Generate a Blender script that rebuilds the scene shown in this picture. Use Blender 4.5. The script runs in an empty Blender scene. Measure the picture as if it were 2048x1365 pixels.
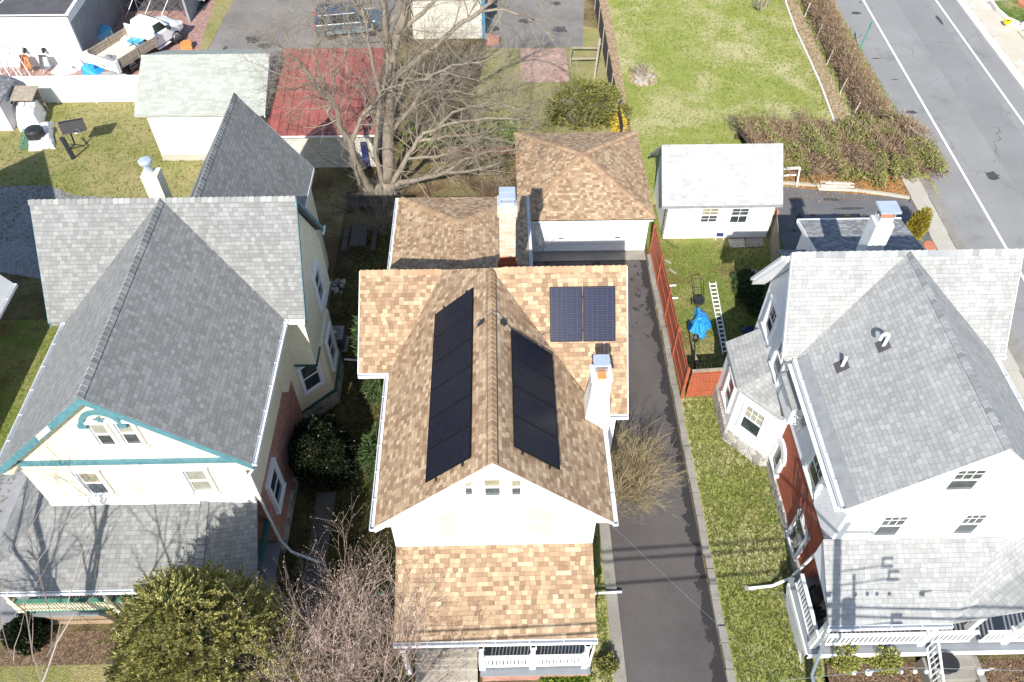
import bpy, math, random
from mathutils import Vector, Matrix
random.seed(11)
scn = bpy.context.scene
COL = scn.collection
PI = math.pi
def rad(d): return math.radians(d)
# ------------------------------------------------------------------ camera (a drone 27.5 m up)
CAM_H, PITCH, YAW, FPX = 27.5, 49.2, 1.2, 1593.0
cam = bpy.data.cameras.new('camera'); cam.lens = 28.0; cam.sensor_width = 36.0; cam.clip_end = 2000; cam.clip_start = .1
camo = bpy.data.objects.new('camera', cam); COL.objects.link(camo)
camo.location = (0, 0, CAM_H); camo.rotation_euler = (rad(90 - PITCH), 0, rad(-YAW)); scn.camera = camo
_f = Vector((math.sin(rad(YAW))*math.cos(rad(PITCH)), math.cos(rad(YAW))*math.cos(rad(PITCH)), -math.sin(rad(PITCH))))
_r = Vector((math.cos(rad(YAW)), -math.sin(rad(YAW)), 0)); _u = _r.cross(_f)
def ray(px, py): return _f + _r*((px-1024)/FPX) - _u*((py-682.5)/FPX)
def G(px, py, z=0.0):
    """photo pixel (2048 wide) -> point at height z"""
    d = ray(px, py); t = (z-CAM_H)/d.z
    return Vector((d.x*t, d.y*t, z))
def GY(px, py, y):
    d = ray(px, py); t = y/d.y
    return Vector((d.x*t, y, CAM_H+d.z*t))
# ------------------------------------------------------------------ mesh builder
class MB:
    def __init__(s): s.v=[]; s.f=[]; s.m=[]; s.uvf=[]
    def add(s, vs, fs, m=0):
        o=len(s.v); s.v+= [tuple(p) for p in vs]
        for f in fs: s.f.append(tuple(o+i for i in f)); s.m.append(m)
        return s
    def quad(s,a,b,c,d,m=0): return s.add([a,b,c,d],[(0,1,2,3)],m)
    def box(s,x0,x1,y0,y1,z0,z1,m=0):
        if x0>x1:x0,x1=x1,x0
        if y0>y1:y0,y1=y1,y0
        if z0>z1:z0,z1=z1,z0
        return s.add([(x0,y0,z0),(x1,y0,z0),(x1,y1,z0),(x0,y1,z0),(x0,y0,z1),(x1,y0,z1),(x1,y1,z1),(x0,y1,z1)],
            [(0,3,2,1),(4,5,6,7),(0,1,5,4),(1,2,6,5),(2,3,7,6),(3,0,4,7)],m)
    def obox(s,c,ax,ay,az,m=0):
        c=Vector(c);ax=Vector(ax);ay=Vector(ay);az=Vector(az)
        vs=[c+ax*i+ay*j+az*k for k in(-1,1) for i,j in((-1,-1),(1,-1),(1,1),(-1,1))]
        fs=[(0,3,2,1),(4,5,6,7),(0,1,5,4),(1,2,6,5),(2,3,7,6),(3,0,4,7)]
        if ax.cross(ay).dot(az)<0: fs=[f[::-1] for f in fs]
        return s.add(vs,fs,m)
    def bar(s,a,b,w,h=None,m=0,up=(0,0,1)):
        """square bar from a to b"""
        a=Vector(a);b=Vector(b);h=h or w;d=(b-a)
        L=d.length
        if L<1e-6:return s
        d/=L;u=Vector(up)
        if abs(d.dot(u))>.98:u=Vector((0,1,0))
        sx=d.cross(u).normalized();sz=sx.cross(d)
        return s.obox((a+b)/2,sx*w/2,d*L/2,sz*h/2,m)
    def prism(s,poly,z0,z1,m=0,bottom=True):
        """vertical prism over an xy polygon (ccw)"""
        A=sum(poly[i][0]*poly[(i+1)%len(poly)][1]-poly[(i+1)%len(poly)][0]*poly[i][1] for i in range(len(poly)))
        if A<0: poly=poly[::-1]
        n=len(poly);vs=[(p[0],p[1],z0) for p in poly]+[(p[0],p[1],z1) for p in poly]
        fs=[tuple(range(n,2*n))]
        if bottom: fs.append(tuple(range(n-1,-1,-1)))
        fs+=[(i,(i+1)%n,n+(i+1)%n,n+i) for i in range(n)]
        return s.add(vs,fs,m)
    def extr(s,poly,d,m=0):
        """any planar 3d polygon extruded along d"""
        d=Vector(d);P=[Vector(p) for p in poly];n=len(P)
        nm=Vector((0,0,0))
        for i in range(n):
            a=P[i];b=P[(i+1)%n];nm+=a.cross(b)
        if nm.dot(d)>0:P=P[::-1]
        vs=P+[p+d for p in P]
        fs=[tuple(range(n)),tuple(range(2*n-1,n-1,-1))]+[(i,n+i,n+(i+1)%n,(i+1)%n) for i in range(n)]
        return s.add(vs,fs,m)
    def slab(s,poly,t=.12,m=0): return s.extr(poly,(0,0,-t),m)
    def tube(s,pts,rs,n=6,m=0,cap=True):
        P=[Vector(p) for p in pts]
        if not hasattr(rs,'__len__'):rs=[rs]*len(P)
        o=len(s.v);pu=None
        for i,p in enumerate(P):
            d=(P[min(i+1,len(P)-1)]-P[max(i-1,0)])
            d=d.normalized() if d.length>1e-9 else Vector((0,0,1))
            if pu is None:
                u=Vector((0,0,1)) if abs(d.z)<.9 else Vector((1,0,0))
                a=d.cross(u).normalized()
            else:
                a=(pu-d*pu.dot(d)); a=a.normalized() if a.length>1e-6 else d.orthogonal().normalized()
            pu=a;b=d.cross(a)
            for k in range(n):
                t=2*PI*k/n;s.v.append(tuple(p+a*(rs[i]*math.cos(t))+b*(rs[i]*math.sin(t))))
        for i in range(len(P)-1):
            for k in range(n):
                s.f.append((o+i*n+k,o+i*n+(k+1)%n,o+(i+1)*n+(k+1)%n,o+(i+1)*n+k));s.m.append(m)
        if cap:
            s.f.append(tuple(o+k for k in range(n-1,-1,-1)));s.m.append(m)
            e=o+(len(P)-1)*n;s.f.append(tuple(e+k for k in range(n)));s.m.append(m)
        return s
    def cyl(s,c,r,h,n=16,m=0,r2=None,axis=(0,0,1)):
        c=Vector(c);return s.tube([c,c+Vector(axis)*h],[r,r if r2 is None else r2],n,m)
    def lathe(s,c,prof,n=16,m=0):
        c=Vector(c);return s.tube([c+Vector((0,0,z)) for r,z in prof],[max(r,.001) for r,z in prof],n,m)
    def sheet(s,poly,z,m=0):
        P=[(p[0],p[1],z) for p in poly]
        A=sum(poly[i][0]*poly[(i+1)%len(poly)][1]-poly[(i+1)%len(poly)][0]*poly[i][1] for i in range(len(poly)))
        if A<0:P=P[::-1]
        return s.add(P,[tuple(range(len(P)))],m)
def wloc(o):
    v=Vector((0,0,0))
    while o: v+=o.location;o=o.parent
    return v
def link(name, mb, mats, parent=None, local=False, smooth=False, kind=None, origin=None):
    """ONE mesh object; vertices given in world space unless local"""
    me=bpy.data.meshes.new(name)
    off=Vector((0,0,0)) if local or parent is None else wloc(parent)
    me.from_pydata([tuple(Vector(v)-off) for v in mb.v],[],mb.f)
    if not isinstance(mats,(list,tuple)):mats=[mats]
    for m in mats: me.materials.append(m)
    me.polygons.foreach_set('material_index',mb.m)
    uv=me.uv_layers.new(name='UVMap').data
    V=mb.v
    for p in me.polygons:
        n=p.normal
        if abs(n.z)>.999: t=Vector((1,0,0));b=Vector((0,1,0))
        else:
            t=Vector((-n.y,n.x,0)).normalized();b=n.cross(t)
        for li in p.loop_indices:
            q=Vector(V[me.loops[li].vertex_index])
            uv[li].uv=(q.dot(t),q.dot(b))
        if smooth:p.use_smooth=True
    me.update()
    o=bpy.data.objects.new(name,me);COL.objects.link(o)
    if parent:o.parent=parent
    if kind:o['kind']=kind
    if parent is None and not local:
        # put the origin at the base of the thing
        xs=[v[0] for v in mb.v];ys=[v[1] for v in mb.v];zs=[v[2] for v in mb.v]
        c=Vector(((min(xs)+max(xs))/2,(min(ys)+max(ys))/2,min(zs)))
        if kind!='structure':
            me.transform(Matrix.Translation(-c));o.location=c
    return o
def linkp(name,mb,mats,parent=None,**k):
    """split a builder into its separate pieces and link each as its own part"""
    par=list(range(len(mb.v)))
    def fd(i):
        while par[i]!=i:par[i]=par[par[i]];i=par[i]
        return i
    for f in mb.f:
        for i in f[1:]:par[fd(i)]=fd(f[0])
    comp={}
    for i in range(len(mb.v)):comp.setdefault(fd(i),[]).append(i)
    bb=[]
    for r,ids in comp.items():
        bb.append([r,[min(mb.v[i][a] for i in ids)-.03 for a in range(3)],[max(mb.v[i][a] for i in ids)+.03 for a in range(3)]])
    grp=list(range(len(bb)))
    def fg(i):
        while grp[i]!=i:i=grp[i]
        return i
    for i in range(len(bb)):
        for j in range(i):
            if all(bb[i][1][a]<=bb[j][2][a] and bb[j][1][a]<=bb[i][2][a] for a in range(3)):grp[fg(i)]=fg(j)
    rg={bb[i][0]:fg(i) for i in range(len(bb))};out={}
    for f,m in zip(mb.f,mb.m):out.setdefault(rg[fd(f[0])],[]).append((f,m))
    res=[]
    for g,fs in out.items():
        q=MB();mp={}
        for f,m in fs:
            for i in f:
                if i not in mp:mp[i]=len(q.v);q.v.append(mb.v[i])
            q.f.append(tuple(mp[i] for i in f));q.m.append(m)
        res.append(link(name,q,mats,parent,**k))
    return res
def thing(name,label,cat,loc=(0,0,0),rz=0,group=None):
    o=bpy.data.objects.new(name,None);COL.objects.link(o);o.empty_display_size=.3
    o.location=loc;o.rotation_euler=(0,0,rz);o['label']=label;o['category']=cat
    if group:o['group']=group
    return o
def tag(o,label,cat,group=None,kind=None):
    o['label']=label;o['category']=cat
    if group:o['group']=group
    if kind:o['kind']=kind
    return o
def dup(o,loc,rz=None,label=None,scale=None):
    r=o.copy();COL.objects.link(r);r.location=loc
    if rz is not None:r.rotation_euler=(0,0,rz)
    if scale:r.scale=(scale,)*3
    if label:r['label']=label
    for ch in [c for c in o.children]:
        c=ch.copy();COL.objects.link(c);c.parent=r
        for g in [q for q in ch.children]:
            d=g.copy();COL.objects.link(d);d.parent=c
    return r
# ------------------------------------------------------------------ materials
def new_mat(name):
    m=bpy.data.materials.new(name);m.use_nodes=True;nt=m.node_tree
    return m,nt,nt.nodes['Principled BSDF']
def N(nt,t,**kw):
    n=nt.nodes.new(t)
    for k,v in kw.items():
        if k in n.inputs.keys() if isinstance(k,str) else False: pass
        setattr(n,k,v)
    return n
def lk(nt,a,b): nt.links.new(a,b)
def ramp(nt,fac,stops,interp='LINEAR'):
    r=nt.nodes.new('ShaderNodeValToRGB');r.color_ramp.interpolation=interp
    el=r.color_ramp.elements
    while len(el)>1:el.remove(el[-1])
    el[0].position=stops[0][0];el[0].color=(*stops[0][1],1)
    for p,c in stops[1:]:
        e=el.new(p);e.color=(*c,1)
    lk(nt,fac,r.inputs[0]);return r.outputs[0]
def noise(nt,vec,scale,detail=3,rough=.55,dist=0):
    n=nt.nodes.new('ShaderNodeTexNoise');n.inputs['Scale'].default_value=scale;n.inputs['Detail'].default_value=detail
    n.inputs['Roughness'].default_value=rough;n.inputs['Distortion'].default_value=dist
    if vec is not None:lk(nt,vec,n.inputs['Vector'])
    return n.outputs['Fac']
def lum_(): pass
def mixc(nt,fac,a,b,mode='MIX'):
    m=nt.nodes.new('ShaderNodeMix');m.data_type='RGBA';m.blend_type=mode
    for s,v in((m.inputs[0],fac),(m.inputs[6],a),(m.inputs[7],b)):
        if hasattr(v,'is_linked') or hasattr(v,'links'):lk(nt,v,s)
        elif isinstance(v,(int,float)):s.default_value=v
        else:s.default_value=(*v,1)
    return m.outputs[2]
def math_(nt,op,a,b=None,clamp=False):
    m=nt.nodes.new('ShaderNodeMath');m.operation=op;m.use_clamp=clamp
    for i,v in enumerate((a,b)):
        if v is None:continue
        if isinstance(v,(int,float)):m.inputs[i].default_value=v
        else:lk(nt,v,m.inputs[i])
    return m.outputs[0]
def mapr(nt,v,a,b,c,d):
    m=nt.nodes.new('ShaderNodeMapRange')
    for i,x in enumerate((a,b,c,d)):m.inputs[i+1].default_value=x
    lk(nt,v,m.inputs[0]);return m.outputs[0]
def coords(nt,kind='UV'):
    t=nt.nodes.new('ShaderNodeTexCoord');return t.outputs[kind]
def world(nt):
    return nt.nodes.new('ShaderNodeNewGeometry').outputs['Position']
def bump(nt,b,h,dist=.01,strength=1.0):
    n=nt.nodes.new('ShaderNodeBump');n.inputs['Distance'].default_value=dist;n.inputs['Strength'].default_value=strength
    lk(nt,h,n.inputs['Height']);lk(nt,n.outputs[0],b.inputs['Normal'])
def island(nt): return nt.nodes.new('ShaderNodeNewGeometry').outputs['Random Per Island']
def paint(name,c,rough=.5,metal=0,var=.12,scale=3.0,spec=None,bumpd=0):
    m,nt,b=new_mat(name);w=world(nt)
    f=noise(nt,w,scale,4,.6)
    f2=noise(nt,w,scale*13,2)
    k=math_(nt,'ADD',mapr(nt,f,.25,.75,1-var,1+var),mapr(nt,f2,.3,.7,-var*.4,var*.4))
    mm=nt.nodes.new('ShaderNodeVectorMath');mm.operation='SCALE';mm.inputs[0].default_value=c;lk(nt,k,mm.inputs['Scale'])
    lk(nt,mm.outputs[0],b.inputs['Base Color'])
    b.inputs['Roughness'].default_value=rough;b.inputs['Metallic'].default_value=metal
    if spec is not None:b.inputs['Specular IOR Level'].default_value=spec
    if bumpd:bump(nt,b,f2,bumpd,.6)
    return m
def brick_node(nt,vec,w,h,mortar,off=.5,smooth=.1,sq=1.0):
    br=nt.nodes.new('ShaderNodeTexBrick');br.offset=off;br.squash=sq
    br.inputs['Color1'].default_value=(0,0,0,1);br.inputs['Color2'].default_value=(1,1,1,1);br.inputs['Mortar'].default_value=(.5,.5,.5,1)
    br.inputs['Scale'].default_value=1;br.inputs['Mortar Size'].default_value=mortar;br.inputs['Mortar Smooth'].default_value=smooth
    br.inputs['Brick Width'].default_value=w;br.inputs['Row Height'].default_value=h
    lk(nt,vec,br.inputs['Vector']);return br
def shingle(name,stops,w=.21,h=.145,contrast=1.0,weather=.1,gapdark=.6,bd=.016,streak=0,mot=(.5,.5)):
    """courses of tabs: every tab its own random tone, random offset per course, butt edge and gaps as relief, their shadow also painted dark"""
    m,nt,b=new_mat(name);uv=coords(nt)
    nz=nt.nodes.new('ShaderNodeTexNoise');nz.inputs['Scale'].default_value=1.1;nz.inputs['Detail'].default_value=2;lk(nt,uv,nz.inputs['Vector'])
    ad=nt.nodes.new('ShaderNodeVectorMath');ad.operation='MULTIPLY_ADD';lk(nt,nz.outputs['Color'],ad.inputs[0])
    ad.inputs[1].default_value=(.06,.05,0);lk(nt,uv,ad.inputs[2])
    sep=nt.nodes.new('ShaderNodeSeparateXYZ');lk(nt,ad.outputs[0],sep.inputs[0])
    vv=math_(nt,'DIVIDE',sep.outputs[1],h);row=math_(nt,'FLOOR',vv);fr=math_(nt,'FRACT',vv)
    wr=nt.nodes.new('ShaderNodeTexWhiteNoise');wr.noise_dimensions='1D';lk(nt,row,wr.inputs['W'])
    uu=math_(nt,'ADD',math_(nt,'DIVIDE',sep.outputs[0],w),math_(nt,'MULTIPLY',wr.outputs['Value'],7.3))
    col=math_(nt,'FLOOR',uu);fu=math_(nt,'FRACT',uu)
    cb=nt.nodes.new('ShaderNodeCombineXYZ');lk(nt,col,cb.inputs[0]);lk(nt,row,cb.inputs[1])
    wn=nt.nodes.new('ShaderNodeTexWhiteNoise');wn.noise_dimensions='2D';lk(nt,cb.outputs[0],wn.inputs['Vector'])
    rnd=math_(nt,'ADD',math_(nt,'MULTIPLY',wn.outputs['Value'],contrast),.5-contrast/2)
    base=ramp(nt,rnd,stops)
    gr=mapr(nt,noise(nt,uv,45,4,.8),.3,.7,.74,1.26)
    wt=mapr(nt,noise(nt,uv,.5,5,.65),.3,.7,1-weather,1+weather)
    c=mixc(nt,1,base,math_(nt,'MULTIPLY',gr,wt),'MULTIPLY')
    if streak:
        sp=nt.nodes.new('ShaderNodeMapping');sp.inputs['Scale'].default_value=(1.6,.22,1);lk(nt,uv,sp.inputs[0])
        st=mapr(nt,noise(nt,sp.outputs[0],1.0,5,.65),.50,.75,0,streak);c=mixc(nt,st,c,(.13,.13,.128))
    edge=mapr(nt,fr,0,.11,1,0)
    du=math_(nt,'MINIMUM',fu,math_(nt,'SUBTRACT',1,fu));gapm=mapr(nt,du,.02,.06,1,0)
    thick=math_(nt,'GREATER_THAN',wn.outputs['Value'],.5)
    gap=math_(nt,'MAXIMUM',math_(nt,'MULTIPLY',gapm,.5),math_(nt,'MULTIPLY',edge,.8))
    c=mixc(nt,math_(nt,'MULTIPLY',gap,1-gapdark),c,(.035,.03,.026))  # shadow in gaps and under butt edges, mixed into the colour
    lk(nt,c,b.inputs['Base Color']);b.inputs['Roughness'].default_value=.93;b.inputs['Specular IOR Level'].default_value=.2
    hgt=math_(nt,'ADD',math_(nt,'SUBTRACT',1,fr),math_(nt,'MULTIPLY',thick,.4))
    hgt=math_(nt,'ADD',hgt,math_(nt,'MULTIPLY',noise(nt,uv,120,2),.2))
    bump(nt,b,hgt,bd,1.0);return m
def island_shingle(name,stops):
    m,nt,b=new_mat(name);col=ramp(nt,island(nt),stops)
    gr=mapr(nt,noise(nt,world(nt),70,2,.7),.3,.7,.8,1.2)
    lk(nt,mixc(nt,1,col,gr,'MULTIPLY'),b.inputs['Base Color']);b.inputs['Roughness'].default_value=.93;b.inputs['Specular IOR Level'].default_value=.2
    return m
def siding(name,c,h=.11,bd=.012,scallop=0,dirt=.1,rough=.55):
    m,nt,b=new_mat(name);uv=coords(nt)
    d=mapr(nt,noise(nt,uv,1.3,5,.65),.3,.75,1+dirt*.3,1-dirt)
    if scallop:
        br=brick_node(nt,uv,scallop,h,.008)
        d=math_(nt,'MULTIPLY',d,mapr(nt,br.outputs['Color'],0,1,.93,1.04))
    mm=nt.nodes.new('ShaderNodeVectorMath');mm.operation='SCALE';mm.inputs[0].default_value=c;lk(nt,d,mm.inputs['Scale'])
    sep=nt.nodes.new('ShaderNodeSeparateXYZ');lk(nt,uv,sep.inputs[0])
    fr=math_(nt,'FRACT',math_(nt,'DIVIDE',sep.outputs[1],h))
    hh=math_(nt,'SUBTRACT',1,fr)
    if scallop:hh=math_(nt,'SUBTRACT',hh,math_(nt,'MULTIPLY',br.outputs['Fac'],.5))
    lk(nt,mm.outputs[0],b.inputs['Base Color']);b.inputs['Roughness'].default_value=rough
    bump(nt,b,hh,bd,1.0);return m
def masonry(name,stops,mort,w=.21,h=.072,ms=.009,bd=.006,dirt=.25):
    m,nt,b=new_mat(name);uv=coords(nt);br=brick_node(nt,uv,w,h,ms,.5,.2)
    col=ramp(nt,br.outputs['Color'],stops);col=mixc(nt,br.outputs['Fac'],col,mort)
    col=mixc(nt,1,col,mapr(nt,noise(nt,uv,1.6,5,.7),.3,.7,1-dirt,1+dirt*.6),'MULTIPLY')
    lk(nt,col,b.inputs['Base Color']);b.inputs['Roughness'].default_value=.9
    bump(nt,b,math_(nt,'SUBTRACT',1,br.outputs['Fac']),bd);return m
def stone(name,stops,mort,scale=3.2):
    m,nt,b=new_mat(name);w=world(nt)
    vo=nt.nodes.new('ShaderNodeTexVoronoi');vo.inputs['Scale'].default_value=scale;lk(nt,w,vo.inputs['Vector'])
    ve=nt.nodes.new('ShaderNodeTexVoronoi');ve.feature='DISTANCE_TO_EDGE';ve.inputs['Scale'].default_value=scale;lk(nt,w,ve.inputs['Vector'])
    sp=nt.nodes.new('ShaderNodeSeparateXYZ');lk(nt,vo.outputs['Color'],sp.inputs[0])
    col=ramp(nt,sp.outputs[0],stops);e=mapr(nt,ve.outputs['Distance'],.02,.07,1,0)
    col=mixc(nt,e,col,mort);col=mixc(nt,1,col,mapr(nt,noise(nt,w,14,4,.7),.3,.7,.75,1.25),'MULTIPLY')
    lk(nt,col,b.inputs['Base Color']);b.inputs['Roughness'].default_value=.9
    bump(nt,b,mapr(nt,ve.outputs['Distance'],0,.12,0,1),.03);return m
def speckle(name,c1,c2,big=.5,fine=45,rough=.9,patch=None,patchcol=None,patch_t=(.6,.64),bd=.004,mid=None,pscale=.7,crack=0,agg=None):
    """asphalt / concrete / gravel / soil"""
    m,nt,b=new_mat(name);w=world(nt)
    f=noise(nt,w,big,5,.65);col=ramp(nt,f,[(.3,c1),(.7,c2)] if mid is None else [(.25,c1),(.5,mid),(.75,c2)])
    fn=noise(nt,w,fine,3,.75)
    col=mixc(nt,1,col,mapr(nt,fn,.3,.7,.72,1.28),'MULTIPLY')
    if agg:
        vo=nt.nodes.new('ShaderNodeTexVoronoi');vo.inputs['Scale'].default_value=agg[0];lk(nt,w,vo.inputs['Vector'])
        sp=nt.nodes.new('ShaderNodeSeparateXYZ');lk(nt,vo.outputs['Color'],sp.inputs[0])
        col=mixc(nt,agg[1],col,ramp(nt,sp.outputs[1],agg[2]))
    if patchcol:
        p=noise(nt,w,pscale,9,.68,.4);pm=mapr(nt,p,patch_t[0],patch_t[1],0,1)
        col=mixc(nt,pm,col,patchcol)
    if crack:
        n2=nt.nodes.new('ShaderNodeTexNoise');n2.inputs['Scale'].default_value=1.2;n2.inputs['Detail'].default_value=4;lk(nt,w,n2.inputs['Vector'])
        va=nt.nodes.new('ShaderNodeVectorMath');va.operation='MULTIPLY_ADD';lk(nt,n2.outputs['Color'],va.inputs[0]);va.inputs[1].default_value=(1.2,1.2,0);lk(nt,w,va.inputs[2])
        ve=nt.nodes.new('ShaderNodeTexVoronoi');ve.feature='DISTANCE_TO_EDGE';ve.inputs['Scale'].default_value=crack;lk(nt,va.outputs[0],ve.inputs['Vector'])
        cm=math_(nt,'MULTIPLY',mapr(nt,ve.outputs['Distance'],.0,.006,1,0),mapr(nt,noise(nt,w,.25,2),.5,.6,0,.7))
        col=mixc(nt,cm,col,(.03,.03,.03))
    lk(nt,col,b.inputs['Base Color']);b.inputs['Roughness'].default_value=rough;b.inputs['Specular IOR Level'].default_value=.25
    bump(nt,b,fn,bd,.8);return m
def grass(name,g1,g2,straw,amount=(.5,.62),soil=None,big=.35):
    m,nt,b=new_mat(name);w=world(nt)
    f=noise(nt,w,1.1,6,.7,.3);col=ramp(nt,f,[(.28,g1),(.72,g2)])
    s1=noise(nt,w,big,5,.62,.5);s2=noise(nt,w,4.5,5,.75,.3)
    sm=mapr(nt,math_(nt,'ADD',math_(nt,'MULTIPLY',s1,.6),math_(nt,'MULTIPLY',s2,.4)),amount[0],amount[1],0,.85)
    col=mixc(nt,sm,col,straw)
    if soil:
        sl=mapr(nt,math_(nt,'ADD',math_(nt,'MULTIPLY',noise(nt,w,.45,6,.6),.7),math_(nt,'MULTIPLY',noise(nt,w,7,4,.7),.3)),soil[1],soil[1]+.07,0,.9)
        col=mixc(nt,sl,col,soil[0])
    bl=nt.nodes.new('ShaderNodeMapping');bl.inputs['Scale'].default_value=(1,.55,1);lk(nt,w,bl.inputs[0])
    fn=noise(nt,bl.outputs[0],32,4,.85);f3=noise(nt,w,11,3,.7)
    col=mixc(nt,1,col,mapr(nt,fn,.32,.68,.55,1.42),'MULTIPLY')
    col=mixc(nt,1,col,mapr(nt,f3,.3,.7,.75,1.25),'MULTIPLY')
    # scattered dry blades and dead leaves
    fl=mapr(nt,noise(nt,w,26,2,.5),.66,.72,0,.6);col=mixc(nt,fl,col,straw)
    lk(nt,col,b.inputs['Base Color']);b.inputs['Roughness'].default_value=.95;b.inputs['Specular IOR Level'].default_value=.1
    bump(nt,b,math_(nt,'ADD',fn,f3),.05,1.0);return m
def leafmat(name,stops,rough=.6,trans=.15):
    m,nt,b=new_mat(name);col=ramp(nt,island(nt),stops)
    lk(nt,col,b.inputs['Base Color']);b.inputs['Roughness'].default_value=rough;b.inputs['Specular IOR Level'].default_value=.25
    if trans:
        tr=nt.nodes.new('ShaderNodeBsdfTranslucent');lk(nt,col,tr.inputs[0]);mx=nt.nodes.new('ShaderNodeMixShader');mx.inputs[0].default_value=trans
        lk(nt,b.outputs[0],mx.inputs[1]);lk(nt,tr.outputs[0],mx.inputs[2]);lk(nt,mx.outputs[0],nt.nodes['Material Output'].inputs[0])
    return m
def bark(name,c1,c2,scale=6):
    m,nt,b=new_mat(name);w=world(nt)
    mp=nt.nodes.new('ShaderNodeMapping');mp.inputs['Scale'].default_value=(1,1,.3);lk(nt,w,mp.inputs[0])
    f=noise(nt,mp.outputs[0],scale,6,.75,.4);col=ramp(nt,f,[(.3,c1),(.7,c2)])
    lk(nt,col,b.inputs['Base Color']);b.inputs['Roughness'].default_value=.95;bump(nt,b,f,.03,.9);return m
def glass(name,c,rough=.06,blotch=.5):
    m,nt,b=new_mat(name);w=world(nt)
    col=mixc(nt,1,c,mapr(nt,noise(nt,w,2.4,3,.6),.3,.7,1-blotch,1+blotch),'MULTIPLY')
    lk(nt,col,b.inputs['Base Color']);b.inputs['Roughness'].default_value=rough;b.inputs['Specular IOR Level'].default_value=.6
    return m
M={}
TAN=[(.0,(.19,.12,.077)),(.22,(.27,.176,.11)),(.5,(.35,.24,.15)),(.75,(.415,.298,.187)),(.9,(.51,.392,.252)),(1,(.60,.485,.32))]
M['tan']=shingle('tan shingles',TAN,.165,.142,weather=.07,gapdark=.45,contrast=.78,bd=.010)
M['tancap']=island_shingle('tan ridge shingles',[(0,(.29,.185,.115)),(.5,(.36,.24,.148)),(1,(.43,.305,.19))])
GREY=[(0,(.158,.158,.152)),(.4,(.206,.206,.199)),(.7,(.245,.245,.237)),(1,(.31,.31,.30))]
M['grey']=shingle('grey shingles',GREY,.17,.145,weather=.05,gapdark=.38,bd=.012,contrast=.6)
M['greycap']=island_shingle('grey ridge shingles',[(0,(.185,.186,.18)),(.5,(.245,.246,.238)),(1,(.32,.32,.31))])
PALE=[(0,(.25,.25,.242)),(.4,(.312,.312,.303)),(.7,(.352,.352,.342)),(1,(.418,.418,.407))]
M['pale']=shingle('pale grey shingles',PALE,.2,.15,weather=.07,gapdark=.42,streak=.35,bd=.012,contrast=.6)
M['palecap']=island_shingle('pale ridge shingles',[(0,(.2,.205,.21)),(.5,(.28,.285,.29)),(1,(.36,.365,.37))])
DARKB=[(0,(.15,.152,.158)),(.5,(.205,.208,.212)),(1,(.30,.303,.305))]
M['bluegrey']=shingle('blue grey shingles',DARKB,.2,.13,weather=.08)
SHED=[(.1,(.33,.332,.33)),(.5,(.39,.392,.39)),(.9,(.45,.452,.45))]
M['shedroof']=shingle('weathered shed shingles',SHED,.3,.13,weather=.12,gapdark=.75,bd=.008,streak=.3)
GRN=[(.1,(.30,.325,.285)),(.45,(.345,.365,.322)),(.7,(.385,.40,.355)),(.9,(.455,.465,.42))]
M['green']=shingle('pale green shingles',GRN,.34,.15,weather=.08,gapdark=.7,bd=.008,contrast=.6)
M['white']=siding('white clapboard',(.79,.79,.775),.115,.014,dirt=.12)
M['whitesc']=siding('white painted wall shingles',(.85,.855,.86),.13,.016,scallop=.14,dirt=.1)
M['stucco']=siding('white render',(.82,.82,.80),.9,.002,dirt=.10)
M['cream']=siding('cream wall shingles',(.82,.75,.545),.13,.014,scallop=.14,dirt=.1)
M['creamflat']=siding('cream boards',(.80,.73,.52),.13,.006,dirt=.1)
M['trim']=paint('white trim',(.80,.80,.79),.45,var=.04)
M['alu']=paint('white aluminium gutter',(.74,.75,.76),.35,var=.05)
M['gutterdark']=paint('gutter inside',(.03,.03,.035),.8,var=.3)
M['teal']=paint('teal painted board',(.075,.195,.23),.6,var=.22,scale=5)
M['tealdark']=paint('dark teal trim',(.02,.09,.075),.6,var=.2)
M['greenrail']=paint('green painted rail',(.07,.21,.15),.6,var=.2)
M['brick']=masonry('red brick wall',[(.1,(.33,.125,.09)),(.5,(.44,.175,.12)),(.9,(.53,.24,.17))],(.35,.29,.25))
M['redpaint']=masonry('red painted brick',[(.1,(.36,.085,.045)),(.9,(.44,.115,.06))],(.34,.09,.05),dirt=.2)
M['buffbrick']=masonry('buff painted brick chimney',[(.1,(.55,.45,.33)),(.5,(.66,.56,.42)),(.9,(.74,.66,.54))],(.48,.4,.3),dirt=.3)
M['whitebrick']=masonry('white painted brick chimney',[(.1,(.74,.74,.73)),(.9,(.80,.80,.79))],(.68,.68,.67),dirt=.1)
M['paver']=masonry('brick patio',[(.1,(.34,.17,.135)),(.5,(.42,.23,.185)),(.9,(.50,.31,.25))],(.40,.33,.26),.2,.1,.012)
M['stone']=stone('rubble stone',[(.1,(.2,.19,.17)),(.5,(.32,.3,.27)),(.9,(.44,.42,.39))],(.46,.44,.40))
M['block']=masonry('pale block wall',[(.1,(.5,.47,.40)),(.9,(.6,.57,.49))],(.44,.41,.35),.42,.2,.012,dirt=.2)
M['pane']=glass('window glass',(.055,.065,.07))
M['panedark']=glass('dark window glass',(.035,.045,.05))
M['blind']=glass('window glass over a blind',(.30,.29,.24),.12,.15)
M['lace']=glass('window glass over white lace',(.40,.40,.37),.2,.1)
M['curtain']=glass('window glass over a curtain',(.27,.25,.17),.12,.3)
M['tintglass']=glass('vehicle glass',(.02,.03,.03),.03)
M['chrome']=paint('galvanised cap',(.50,.56,.63),.35,.35,.1)
M['steel']=paint('dull steel',(.4,.41,.43),.4,.8,.15)
M['woodtan']=paint('tan stained wood',(.42,.30,.19),.8,var=.2)
M['tarstain']=paint('dark tar stain',(.055,.054,.055),.8,var=.3,scale=5)
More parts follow.
